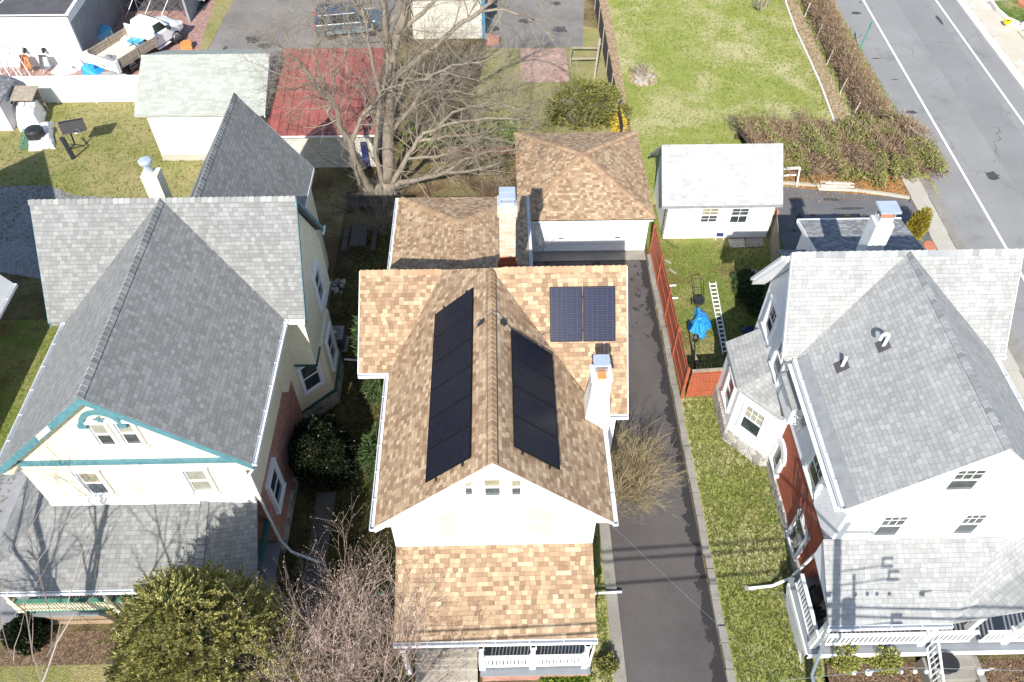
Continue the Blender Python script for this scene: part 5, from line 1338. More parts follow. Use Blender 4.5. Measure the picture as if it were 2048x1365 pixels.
# mower under a blue tarp
t=thing('lawn_mower','lawn mower with black handle half covered by blue tarpaulin','lawn mower',G(1398,640))
c=G(1400,652);hp=G(1393,600)
mb=MB();rg=random.Random(4);n=18;vs=[];
for r,(f,z) in enumerate(((.15,.48),(.5,.45),(.8,.34),(.95,.15),(1.15,.01))):
    for i in range(n):
        a=2*PI*i/n;q=1+(.22*math.sin(a*4+1)+rg.uniform(-.1,.1))*(f>.7)
        vs.append(c+Vector((.42*f*q*math.cos(a)+ .1*math.sin(a)*f,(.85 if math.sin(a)>0 else .62)*f*q*math.sin(a),max(.01,z+rg.uniform(-.05,.05)*(r<4)))))
fs=[tuple(range(n))]+[(r*n+i,(r+1)*n+i,(r+1)*n+(i+1)%n,r*n+(i+1)%n) for r in range(4) for i in range(n)]
mb.add(vs,fs);link('tarpaulin',mb,M['tarpblue'],t)
mb=MB();mb.tube([hp+Vector((-.2,-.35,.4)),hp+Vector((-.23,.35,.95)),hp+Vector((-.15,.42,1.02)),hp+Vector((.15,.42,1.02)),hp+Vector((.23,.35,.95)),hp+Vector((.2,-.35,.4))],.018,6);mb.tube([hp+Vector((-.21,0,.67)),hp+Vector((.21,0,.67))],.015,5);link('handle',mb,M['black'],t)
mb=MB();mb.box(hp.x-.2,hp.x+.2,hp.y-.45,hp.y-.15,.12,.42);link('engine',mb,M['black'],t)
for s in(-1,1):
    mb=MB();q=hp+Vector((s*.28,-.2,.13));mb.tube([q-Vector((.03,0,0)),q+Vector((.03,0,0))],.13,14);link('wheel',mb,M['rubber'],t)
heap('blue_tarpaulin','small dark blue tarpaulin bundle in shade of the white house','tarpaulin',G(1497,662),.35,.3,.2,'navy',seed=8)
# leaning garden lamp
t=thing('garden_lamp','black post lamp leaning inside the red fence corner','lamp',G(1389,748))
b=G(1389,748);p=GY(1371,684,b.y+.15)
p=b+Vector((-.28,.25,1.9))
mb=MB();mb.tube([b,b.lerp(p,.5),p],.03,8);link('post',mb,M['black'],t)
mb=MB();mb.lathe(p,[(.05,0),(.12,.06),(.14,.3),(.16,.32),(.03,.45),(.02,.5)],6);link('lantern',mb,M['black'],t)
mb=MB();mb.bar(b+Vector((.1,.05,.02)),b+Vector((-.15,.3,1.2)),.05,.05);mb.bar(b+Vector((.35,-.1,.02)),b+Vector((-.05,.25,.9)),.05,.03);tag(link('garden_tools',mb,M['woodgrey']),'weathered tool handles leaning beside the black post lamp','tools')
# trellis and hand truck by the white shed
t=MB();a=G(1322,474);top=a+Vector((-.1,.05,1.7))
for dx in(0,.22,.42):t.bar(a+Vector((dx,0,0)),a+Vector((dx,.08,1.75)),.025)
for z in(.2,.5,.8,1.1,1.4,1.7):t.bar(a+Vector((0,.04,z)),a+Vector((.42,.04,z)),.02)
t.bar(a+Vector((.1,-.2,0)),a+Vector((.7,-.9,.02)),.03)
tag(link('trellis',t,M['black']),'dark metal trellis at left corner of small white shed','trellis')
t=thing('hand_truck','navy folding chair leaning on front of small white shed','folding chair',G(1438,477))
t.name='folding_chair'
g=G(1438,477)
mb=MB()
for s in(-.24,.24):mb.tube([g+Vector((s,0,0)),g+Vector((s,.25,1.0))],.02,6)
mb.tube([g+Vector((-.24,.25,1.0)),g+Vector((0,.26,1.04)),g+Vector((.24,.25,1.0))],.02,6)
for s in(-.2,.2):mb.tube([g+Vector((s,-.12,0)),g+Vector((s,.1,.5))],.018,6)
link('frame',mb,M['alu'],t)
mb=MB();mb.obox(g+Vector((0,.06,.36)),(.22,0,0),(0,.05,.24),(0,-.03,.01));link('seat',mb,M['navy'],t)
mb=MB();mb.obox(g+Vector((0,.2,.87)),(.22,0,0),(0,.03,.09),(0,-.02,.006));link('backrest',mb,M['trim'],t)
for i,(a,b) in enumerate(((1340,572),(1344,597))):
    mb=MB();p=G(a-4,b,.1);q=G(a+12,b-1,.1);mb.tube([p,q],.045,8);tag(link('short_pipe',mb,M['trim']),'short white pipe stub on grass by red fence, %s of two'%('farther' if i==0 else 'nearer'),'pipe',group='white pipe stubs along the red fence')
for lab,a,b in (('grey scrap board on grass at red fence, nearer the white pipe stubs',(1338,538),(1352,548)),('grey scrap board on grass at red fence, nearer the garage',(1330,520),(1342,528))):
    mb=MB();mb.bar(G(*a,.06),G(*b,.06),.12,.05);tag(link('scrap_board',mb,M['woodgrey']),lab,'board',group='scrap boards along the red fence')
mb=MB();a=G(1500,538,.5);mb.extr([a,G(1535,546,.5),G(1545,552,.1),G(1512,553,.1)],(0,0,.03));tag(link('loose_sheet',mb,M['trim']),'loose white sheet propped by rear corner of white house','sheet')
# hose reel / table frame in shade
t=thing('picnic_table','dark weathered picnic table in the shade under bare bush','picnic table',G(715,480))
g=G(722,492)
mb=MB()
for i in range(5):mb.box(g.x-.38+i*.155,g.x-.24+i*.155,g.y-.8,g.y+.8,.70,.74)
link('tabletop',mb,M['darkwood'],t)
for s in(-1,1):
    mb=MB();mb.box(g.x+s*.72-.12,g.x+s*.72+.12,g.y-.8,g.y+.8,.42,.46);link('bench',mb,M['darkwood'],t)
for s in(-.6,.6):
    mb=MB();mb.bar((g.x-.7,g.y+s,0),(g.x-.2,g.y+s,.7),.05,.08);mb.bar((g.x+.7,g.y+s,0),(g.x+.2,g.y+s,.7),.05,.08);mb.bar((g.x-.8,g.y+s,.4),(g.x+.8,g.y+s,.4),.04,.08);link('leg',mb,M['darkwood'],t)
mb=MB();g=G(722,420)
mb.box(g.x-.7,g.x+.7,g.y-.25,g.y+.25,.4,.46);mb.box(g.x-.65,g.x-.55,g.y-.2,g.y+.2,0,.4);mb.box(g.x+.55,g.x+.65,g.y-.2,g.y+.2,0,.4);mb.obox((g.x,g.y+.28,.72),(.7,0,0),(0,.02,.0),(0,.04,.22));tag(link('garden_bench',mb,M['darkwood']),'dark garden bench in shade at foot of the big bare tree','bench')
for i in range(9):
    pass
rg=random.Random(9);mb=MB()
for i in range(16):
    p=G(670+rg.uniform(-14,16),575+rg.uniform(-14,14),.08);s=rg.uniform(.06,.14)
    mb.obox(p,(s,rg.uniform(-.04,.04),0),(rg.uniform(-.04,.04),s*.8,0),(.01,.01,s*.7))
tag(link('rock_pile',mb,M['stone'],kind='stuff'),'heap of pale stones in shade beside the cream wall','stones')
# basketball hoop lying down / leaning
t=thing('basketball_hoop','black portable basketball hoop with plain dark board on the left lawn','basketball hoop',G(148,292))
b0,b1=G(122,276,.05),G(146,318,.05);m0=b0.lerp(b1,.55)
mb=MB();mb.bar(b0,b1,.18,.12);link('base',mb,M['black'],t)
pb=G(160,290,.15);tp=Vector((pb.x-.35,pb.y-.5,2.25));tp=GY(139,262,38.6)
mb=MB();mb.tube([m0,G(150,290,.5),tp],.05,8);mb.tube([m0+Vector((0,.5,0)),G(150,290,.5)],.03,6);mb.tube([b1,G(176,292,.1),G(162,276,.1)],.025,6);link('pole',mb,M['black'],t)
c=tp+Vector((.25,.05,.25));mb=MB();mb.obox(c,(.6,.2,.0),(-.03,.09,.0),(-.04,.1,.30));link('backboard',mb,M['black'],t)
mb=MB();mb.tube([c+Vector((.25+.2*math.cos(i*PI/6),-.3+.2*math.sin(i*PI/6),-.12)) for i in range(13)],.014,5);link('rim',mb,M['steel'],t)
# covered furniture
def drape(name,lab,cat,poly,h,mat,seed,parent=None):
    rg=random.Random(seed);n=len(poly);c=sum((Vector((p[0],p[1],0)) for p in poly),Vector((0,0,0)))/n
    vs=[];N_=n*4;ring=[]
    for i in range(N_):
        a=Vector((*poly[i//4],0));b=Vector((*poly[(i//4+1)%n],0));ring.append(a.lerp(b,(i%4)/4))
    L=[(0.0,h*1.05),(.45,h),(.8,h*.95),(.9,h*.7),(1.0,h*.3),(1.12,.01)]
    vs=[]
    for f,z in L:
        for i,p in enumerate(ring):
            q=1+(rg.uniform(-.06,.06)+.08*math.sin(i*1.7))*(f>.85)
            vs.append(c+(p-c)*f*q+Vector((0,0,max(.01,z+rg.uniform(-.07,.07)*(f<1.1)))))
    fs=[(r*N_+i,(r+1)*N_+i,(r+1)*N_+(i+1)%N_,r*N_+(i+1)%N_) for r in range(len(L)-1) for i in range(N_)]
    mb=MB();mb.add(vs,fs);o=link(name,mb,M[mat],parent)
    if lab:tag(o,lab,cat)
    return o
drape('covered_furniture','garden furniture heap under crumpled white tarpaulin on the left lawn','covered furniture',px((42,262),(85,262),(92,222),(45,218)),1.05,'tarpwhite',2)
drape('white_tarpaulin','low crumpled white tarpaulin around the black covered grill','tarpaulin',px((60,300),(108,296),(104,250),(62,258)),.35,'tarpwhite',12)
g=G(78,282,0);mb=MB();mb.lathe(g,[(.45,0),(.5,.4),(.52,.75),(.4,.85),(.05,.9)],16);tag(link('covered_grill',mb,M['black']),'round grill under black cover standing on white tarpaulin','grill')
mb=MB();a,b=G(38,298,.1),G(48,248,.25)
mb.bar(a,b,.04);mb.bar(a+Vector((.45,0,.05)),b+Vector((.45,0,.05)),.04)
for i in range(14):
    f=i/13;p=a.lerp(b,f);mb.bar(p,p+Vector((.45,0,.05)),.05,.03)
tag(link('folded_lounger',mb,M['greenrail']),'dark green slatted folding lounger lying by the white tarpaulin','lounger')
# wood pile, frame, junk near second driveway
rg=random.Random(21)
for i in range(9):
    mb=MB();u=rg.uniform(0,1);a=G(1640+rg.uniform(-6,25),362+i*2.2,.08+.05*(i%3));b=G(1690+rg.uniform(-5,25),366+i*2.0,.08+.05*((i+1)%3));mb.bar(a,b,.1,.03)
    tag(link('loose_board',mb,M['woodpale'] if i%3 else M['woodgrey']),'loose board in the pale lumber heap on orange leaves','board',group='boards of the lumber heap')
P=[G(1562,338,.7),G(1600,336,.75),G(1593,374,.1),G(1592,350,.4),G(1560,352,.4)]
mb=MB();mb.bar(P[0],P[1],.16,.05);mb.bar(P[1],P[2],.07);mb.bar(P[3],P[4],.07);mb.bar(P[4],G(1560,370,.05),.07);tag(link('timber_rack',mb,M['trim']),'white timber rack standing beside small white shed and brambles','rack')
mb=MB();c=G(1548,432,0);mb.lathe(c,[(.18,0),(.22,.3),(.2,.32)],10);tag(link('clay_pot',mb,M['clay']),'terracotta pot at right corner of small white shed','pot')
mb=MB();c=G(1860,492,0);mb.lathe(c,[(.0,0),(.35,.02),(.34,.05),(0,.06)],14);tag(link('round_slab',mb,M['clay']),'round pinkish slab beside the pavement near the white house','slab')
# green post without sign plate visible edge-on
t=thing('sign_post','green metal sign post on the verge by the road','sign post',(23.95,48.44,0))
mb=MB();b=Vector((23.95,48.44,0));mb.bar(b,b+Vector((-.02,-.45,2.42)),.06,.04);link('post',mb,M['greenpost'],t)
mb=MB();c=b+Vector((-.02,-.44,2.25));mb.obox(c,(.094,.188,.0),(-.009,.0045,0),(0,0,.2));link('sign_plate',mb,M['greenpost'],t)
# hedge stakes
for i,(a,b) in enumerate(((1608,36),(1632,78),(1653,130),(1679,188),(1704,236))):
    g=G(a,b);mb=MB();mb.bar(g,g+Vector((.1,-.1,1.1)),.06);tag(link('stake',mb,M['woodpale']),'pale wooden stake in front of the long brown hedge','stake',group='stakes along the brown hedge')
# right edge: railing, flower bed, yellow pot
mb=MB();g=G(2040,52,.3);mb.tube([g,g+Vector((0,0,.8)),g+Vector((1.2,.2,1.2)),g+Vector((1.2,.2,.3))],.025,6);mb.tube([g+Vector((0,0,.4)),g+Vector((1.2,.2,.7))],.02,6);tag(link('handrail',mb,M['black']),'black steel handrail at the raised lawn across the road','handrail')
mb=MB();g=G(2014,47,.32)
for i in range(9):mb.obox(g+Vector((random.uniform(-.22,.22),random.uniform(-.15,.15),.12)),(.08,0,0),(0,.07,0),(0,0,.1))
tag(link('yellow_flowers',mb,M['yellow'],kind='stuff'),'bright yellow flowers at edge of raised lawn across the road','flowers')
mb=MB();P=[G(2032,8,.32),G(2050,-4,.32),G(2090,-4,.32),G(2090,30,.32),G(2050,20,.32)]
mb.prism([p[:2] for p in P],.3,.5);tag(link('flower_bed',mb,M['clay']),'red edged flower bed on the raised lawn at top right','flower bed')
mb=MB();pp=px((1978,11),(1990,28),(2010,46),(2036,57),(2075,56))
for a,b in zip(pp,pp[1:]):mb.bar((a[0],a[1],.2),(b[0],b[1],.2),.2,.42)
tag(link('retaining_wall',mb,M['kerbwhite']),'curved pale retaining wall of raised lawn beside far pavement','wall')
mb=MB();a=G(2034,66);
for i in range(4):mb.box(a.x+i*.35,a.x+i*.35+.36,a.y-2.6+i*.1,a.y,0,.14*(i+1))
tag(link('garden_steps',mb,M['concretepale']),'pale concrete garden steps across the road at right edge','steps')
# porch clutter and front garden
mb=MB();rg=random.Random(31)
for i in range(14):
    c=Vector((10.6+rg.uniform(-.2,.3),10.3+rg.uniform(-.7,.9),.9+rg.uniform(0,.5)));mb.obox(c,(rg.uniform(.1,.25),.1,0),(-.08,rg.uniform(.1,.2),.05),(0,.03,rg.uniform(.08,.2)))
tag(link('porch_clutter',mb,M['black']),'dark heap of covered things inside left end of white porch','clutter')
c=Vector((14.45,8.75,.7));mb=MB();mb.lathe(c+Vector((0,0,-.1)),[(.0,0),(.28,.02),(.32,.35),(.34,.36),(.28,.3),(.0,.12)],18);tag(link('black_bowl',mb,M['black']),'round black bowl planter on steps of the white house','bowl')
# ================================================================== vehicles
def wheel(t,x,y,r,w=.22,side=1,rim='rim'):
    mb=MB();n=22
    pr=[(-w/2,r*.72),(-w/2,r*.93),(-w*.35,r),(w*.35,r),(w/2,r*.93),(w/2,r*.72)]
    mb.tube([Vector((x,y+a*side,r)) for a,b in pr],[b for a,b in pr],n);ty=link('wheel',mb,M['rubber'],t,local=True)
    mb=MB();yo=y+side*(w/2+.004)
    mb.tube([(x,yo-.02*side,r),(x,yo,r)],[r*.68,r*.66],n)
    ri=link('rim',mb,M[rim],ty,local=True)
    mb=MB()
    for i in range(6):
        a=2*PI*i/6;c=Vector((x+r*.4*math.cos(a),yo+.004*side,r+r*.4*math.sin(a)));mb.tube([c,c+Vector((0,.006*side,0))],r*.11,8)
    mb.tube([(x,yo,r),(x,yo+.012*side,r)],r*.12,8)
    link('hub_holes',mb,M['black'],ty,local=True)
def loft(mb,secs,m=0,close=True):
    """secs: list of rings with equal counts"""
    n=len(secs[0]);o=len(mb.v)
    for s in secs:mb.v+=[tuple(p) for p in s]
    for k in range(len(secs)-1):
        for i in range(n):
            mb.f.append((o+k*n+i,o+k*n+(i+1)%n,o+(k+1)*n+(i+1)%n,o+(k+1)*n+i));mb.m.append(m)
    if close:
        mb.f.append(tuple(o+i for i in range(n-1,-1,-1)));mb.m.append(m)
        e=o+(len(secs)-1)*n;mb.f.append(tuple(e+i for i in range(n)));mb.m.append(m)
def ring(x,hw,z0,z1,c=.08,tz=None):
    """rounded cross-section at x: half width hw, bottom z0, top z1"""
    return [(x,-hw+c,z0),(x,hw-c,z0),(x,hw,z0+c),(x,hw,z1-c),(x,hw-c,z1),(x,-hw+c,z1),(x,-hw,z1-c),(x,-hw,z0+c)]
def cabin(mb,xs,zb,zt,hb,ht,c=.1):
    """greenhouse: xs=(rear bottom, rear top, front top, front bottom)"""
    a,b,c_,d=xs
    loft(mb,[[(x,-h,z),(x,h,z)] for x,h,z in()] or [[(a,-hb,zb),(d,-hb,zb),(d,hb,zb),(a,hb,zb)],[(b-.02,-ht-.03,zt-.1),(c_+.08,-ht-.03,zt-.1),(c_+.08,ht+.03,zt-.1),(b-.02,ht+.03,zt-.1)],[(b+.08,-ht+.1,zt),(c_-.08,-ht+.1,zt),(c_-.08,ht-.1,zt),(b+.08,ht-.1,zt)]])
def gl(t,pts,off,name='window',mat='tintglass'):
    mb=MB();mb.extr(pts,off);return link(name,mb,M[mat],t,local=True)
# --- blue suv: local x forward, right side (-y) towards the camera
g=(G(662,72)+G(742,64))/2
V=thing('suv','dark blue boxy SUV with roof rack parked on grey asphalt','suv',(g.x-.02,g.y+.35,0),rad(9))
hw=.93
mb=MB()
secs=[ring(-2.35,.80,.42,.98),ring(-2.3,.90,.36,1.05),ring(-1.9,hw,.33,1.08),ring(0,hw+.01,.33,1.08),ring(.95,hw,.33,1.07),ring(1.1,hw,.33,1.04),ring(1.9,.90,.34,.98),ring(2.25,.84,.38,.88),ring(2.38,.74,.42,.76)]
loft(mb,secs);body=link('body',mb,M['vanside'],V,local=True)
mb=MB()
for s in(-1,1):
    loft(mb,[[(x,s*(hw+.012),.36),(x,s*(hw+.012),.66),(x,s*(hw-.03),.66),(x,s*(hw-.03),.36)] for x in(-.97,.95)])
mb.box(-2.40,-2.28,-.84,.84,.38,.62);mb.box(2.3,2.42,-.76,.76,.38,.58)
linkp('bumper',mb,M['vangrey'],V,local=True)
mb=MB();cabin(mb,(-2.25,-2.05,.35,1.12),1.05,1.76,.88,.70);link('roof',mb,M['vanblue'],V,local=True)
def side(x0b,x1b,x0t,x1t,s,zb=1.12,zt=1.58,nm='window'):
    yb=.88+(.70+.03-.88)*(zb-1.05)/.61;yt=.88+(.70+.03-.88)*(zt-1.05)/.61
    gl(V,[(x0b,s*(yb+.006),zb),(x1b,s*(yb+.006),zb),(x1t,s*(yt+.006),zt),(x0t,s*(yt+.006),zt)],(0,s*.012,0),nm)
for s in(-1,1):
    side(-2.05,-1.25,-1.92,-1.25,s);side(-1.15,-.3,-1.15,-.3,s);side(-.2,.78,-.2,.42,s)
gl(V,[(1.07,-.78,1.12),(1.07,.78,1.12),(.50,.66,1.64),(.50,-.66,1.64)],(.02,0,.012),'windshield')
gl(V,[(-2.23,-.72,1.15),(-2.23,.72,1.15),(-2.10,.62,1.62),(-2.10,-.62,1.62)],(-.02,0,0),'rear_window')
mb=MB()
for s in(-1,1):mb.tube([(-1.9,s*.60,1.78),(-1.8,s*.62,1.83),(.1,s*.62,1.83),(.2,s*.62,1.79)],.022,6)
for x in(-1.4,-.3):mb.bar((x,-.62,1.83),(x,.62,1.83),.05,.025)
link('roof_rack',mb,M['black'],V,local=True)
for s in(-1,1):
    mb=MB();mb.bar((-2.2,s*.93,1.075),(1.7,s*.92,1.05),.03,.045);mb.bar((-2.0,s*.735,1.64),(.42,s*.735,1.64),.03,.035);link('side_trim',mb,M['alu'],V,local=True)
for s in(-1,1):
    mb=MB();mb.obox((2.24,s*.66,.80),(.07,0,0),(0,.16,0),(0,0,.075));link('headlight',mb,M['lamp'],V,local=True)
    mb=MB();mb.obox((-2.31,s*.78,.93),(.05,0,0),(0,.12,0),(0,0,.14));link('taillight',mb,M['redlamp'],V,local=True)
    mb=MB();mb.obox((.82,s*1.02,1.12),(.06,0,0),(0,.1,0),(0,0,.07));link('mirror',mb,M['vanblue'],V,local=True)
    for x in(-1.4,1.38):wheel(V,x,s*.885,.37,side=s)
# --- white pickup with stake bed
W_=thing('pickup_truck','white pickup truck with weathered timber bed loaded with sacks','pickup truck',(-23.3,48.6,0),rad(52))
bx0,bx1=-2.75,.35;bw=1.14
# orient from bed direction
d=(G(352,88)-G(262,146));ang=math.atan2(d.y,d.x);
W_.rotation_euler=(0,0,ang);W_.scale=(1.12,1.12,1.12)
c=(G(352,88)+G(262,146))/2;nrm=Vector((-math.sin(ang),math.cos(ang),0));W_.location=(c.x+nrm.x*.88,c.y+nrm.y*.88,0)
mb=MB()
loft(mb,[ring(.35,.92,.45,1.22),ring(1.5,.92,.45,1.20),ring(1.55,.92,.45,1.17),ring(2.35,.88,.47,1.10,.12),ring(2.72,.80,.5,.98,.14),ring(2.85,.68,.55,.85,.12)]);link('body',mb,M['carwhite'],W_,local=True)
mb=MB();cabin(mb,(.38,.5,1.25,1.75),1.18,1.84,.86,.70);link('cab_roof',mb,M['carwhite'],W_,local=True)
for s in(-1,1):
    zb,zt=1.24,1.66;yb=.86+(.73-.86)*(zb-1.18)/.56;yt=.86+(.73-.86)*(zt-1.18)/.56
    gl(W_,[(.62,s*(yb+.006),zb),(1.5,s*(yb+.006),zb),(1.22,s*(yt+.006),zt),(.66,s*(yt+.006),zt)],(0,s*.012,0))
    mb=MB();mb.obox((1.5,s*1.02,1.25),(.07,0,0),(0,.12,0),(0,0,.1));link('mirror',mb,M['black'],W_,local=True)
    mb=MB();mb.obox((2.74,s*.62,.88),(.08,0,0),(0,.14,0),(0,0,.08));link('headlight',mb,M['lamp'],W_,local=True)
    mb=MB();mb.obox((.62,s*.935,.98),(.06,0,0),(0,.008,0),(0,0,.02));link('door_handle',mb,M['black'],W_,local=True)
    wheel(W_,1.95,s*.82,.38,.24,s);wheel(W_,-1.65,s*.82,.38,.24,s)
    mb=MB();mb.box(.4,1.4,s*.93-.05,s*.93+.1,.36,.42);link('running_board',mb,M['alu'],W_,local=True)
gl(W_,[(1.70,-.76,1.24),(1.70,.76,1.24),(1.38,.66,1.72),(1.38,-.66,1.72)],(.02,0,.012),'windshield')
mb=MB();mb.box(bx0,bx1-.05,-bw+.02,bw-.02,.72,.80);mb.box(bx0,.3,-.5,.5,.5,.72)
for i in range(9):
    y=-bw+.05+i*.215;mb.box(bx0,bx1-.05,y,y+.19,.80,.815)
link('bed_floor',mb,M['woodpale'],W_,local=True)
for s in(-1,1):
    mb=MB()
    for z in(.84,1.0,1.16):mb.box(bx0+.1,bx1-.1,s*bw-.02,s*bw+.02,z,z+.13)
    for x in(bx0+.12,-1.2,bx1-.18):mb.box(x,x+.08,s*bw-.045,s*bw+.045,.72,1.32)
    link('bed_side',mb,M['woodgrey'],W_,local=True)
mb=MB();mb.box(bx0-.08,bx0,-bw,bw,.62,1.22);mb.box(bx0-.12,bx0+.1,-bw-.08,-bw+.06,.6,1.28);mb.box(bx0-.12,bx0+.1,bw-.06,bw+.08,.6,1.28);link('tailgate',mb,M['carwhite'],W_,local=True)
mb=MB();mb.box(bx1-.1,bx1-.02,-bw,bw,.75,1.55);link('headboard',mb,M['carwhite'],W_,local=True)
def onW(x,y,z):
    x*=1.12;y*=1.12;z*=1.12;return Vector(W_.location)+Vector((x*math.cos(ang)-y*math.sin(ang),x*math.sin(ang)+y*math.cos(ang),z))
o=heap('sack_heap','pale sacks and debris piled in front of the truck bed','sacks',onW(-.45,.35,.82),.55,.5,.55,'woodpale',seed=15)
o=heap('gravel_heap','grey rubble heap at tailgate end of truck bed','rubble',onW(-2.35,.1,.82),.45,.7,.22,'gravelgrey',seed=16)
for i,(x,y,l) in enumerate(((-.55,-.2,'light blue wheelbarrow in truck bed nearer the sacks'),(-.45,-.6,'light blue wheelbarrow in truck bed by the near side rail'))):
    p=onW(x,y,.95);t=thing('wheelbarrow',l,'wheelbarrow',p,ang,group='blue wheelbarrows on the truck')
    mb=MB();mb.add([(-.3,-.22,.35),(.3,-.22,.35),(.3,.22,.35),(-.3,.22,.35),(-.18,-.13,.1),(.18,-.13,.1),(.18,.13,.1),(-.18,.13,.1)],[(4,7,6,5),(0,4,5,1),(1,5,6,2),(2,6,7,3),(3,7,4,0)]);link('tray',mb,M['bluew'],t,local=True)
    mb=MB();mb.tube([(-.55,-.2,.2),(.4,-.06,.05)],.02,5);mb.tube([(-.55,.2,.2),(.4,.06,.05)],.02,5);link('frame',mb,M['steel'],t,local=True)
    mb=MB();mb.tube([(.45,-.04,.08),(.45,.04,.08)],.14,12);link('wheel',mb,M['rubber'],t,local=True)
# --- car cut by the top edge
g=G(390,12)
V=thing('parked_car','rear end of white car at top edge on pale concrete','car',(g.x,g.y+2.1,0),rad(90))
mb=MB();loft(mb,[ring(-2.1,.78,.4,.86,.12),ring(-1.95,.86,.34,.95,.12),ring(0,.89,.32,.96,.12),ring(1.5,.87,.34,.9,.12),ring(2.1,.74,.42,.74,.12)]);link('body',mb,M['carwhite'],V,local=True)
mb=MB();cabin(mb,(-1.6,-.95,.3,1.05),.93,1.42,.8,.6);link('roof',mb,M['carwhite'],V,local=True)
gl(V,[(-1.5,-.66,1.0),(-1.5,.66,1.0),(-1.05,.55,1.34),(-1.05,-.55,1.34)],(-.02,0,.015),'rear_window')
for s in(-1,1):
    gl(V,[(-1.2,s*.79,1.0),(.85,s*.79,1.0),(.35,s*.66,1.32),(-.8,s*.66,1.32)],(0,s*.015,0))
    mb=MB();mb.obox((-2.06,s*.64,.75),(.05,0,0),(0,.14,0),(0,0,.07));link('taillight',mb,M['redlamp'],V,local=True)
    for x in(-1.3,1.35):wheel(V,x,s*.78,.31,.2,s)
mb=MB();mb.box(-2.17,-2.0,-.8,.8,.38,.55);link('bumper',mb,M['carwhite'],V,local=True)
# ================================================================== vegetation
def sprig(mb,p,d,L,w,rg,m=0):
    """one flat leaf-like sprig: two triangles bent along d"""
    d=d.normalized();s=d.cross(Vector((rg.uniform(-1,1),rg.uniform(-1,1),rg.uniform(-1,1))))
    if s.length<1e-3:s=d.orthogonal()
    s=s.normalized()*w;n=d.cross(s).normalized()*(w*.35)
    mb.add([p,p+d*L*.5+s+n,p+d*L,p+d*L*.5-s+n],[(0,1,2,3)],m)
def rdir(rg,up=0):
    while 1:
        v=Vector((rg.uniform(-1,1),rg.uniform(-1,1),rg.uniform(-1,1)))
        if .05<v.length<1:
            v.normalize();v.z+=up
            return v.normalized()
def grow(mb,rg,p,d,L,r,lvl,kids,spread=.8,wig=.18,up=.08,shrink=.62,sides=(6,5,4,3,3),segs=(6,5,4,3,2),tips=None,fill=(.25,1.0)):
    n=segs[min(lvl,len(segs)-1)];pts=[Vector(p)];dd=Vector(d).normalized()
    for i in range(n):
        dd=(dd+rdir(rg)*wig+Vector((0,0,up))).normalized();pts.append(pts[-1]+dd*(L/n))
    rs=[r*(1-.72*i/n) for i in range(n+1)]
    mb.tube(pts,rs,sides[min(lvl,len(sides)-1)],cap=False)
    if lvl<len(kids):
        for k in range(kids[lvl]):
            f=fill[0]+(fill[1]-fill[0])*(k+rg.random())/kids[lvl];f=min(f,.99);i=int(f*n);q=pts[i].lerp(pts[i+1],f*n-i)
            base=(pts[i+1]-pts[i]).normalized()
            nd=(base+rdir(rg)*spread).normalized()
            grow(mb,rg,q,nd,L*shrink*rg.uniform(.65,1.15),max(.004,rs[i]*.55),lvl+1,kids,spread,wig*1.1,up,shrink,sides,segs,tips,fill)
    elif tips is not None:tips.append((pts[-1],dd))
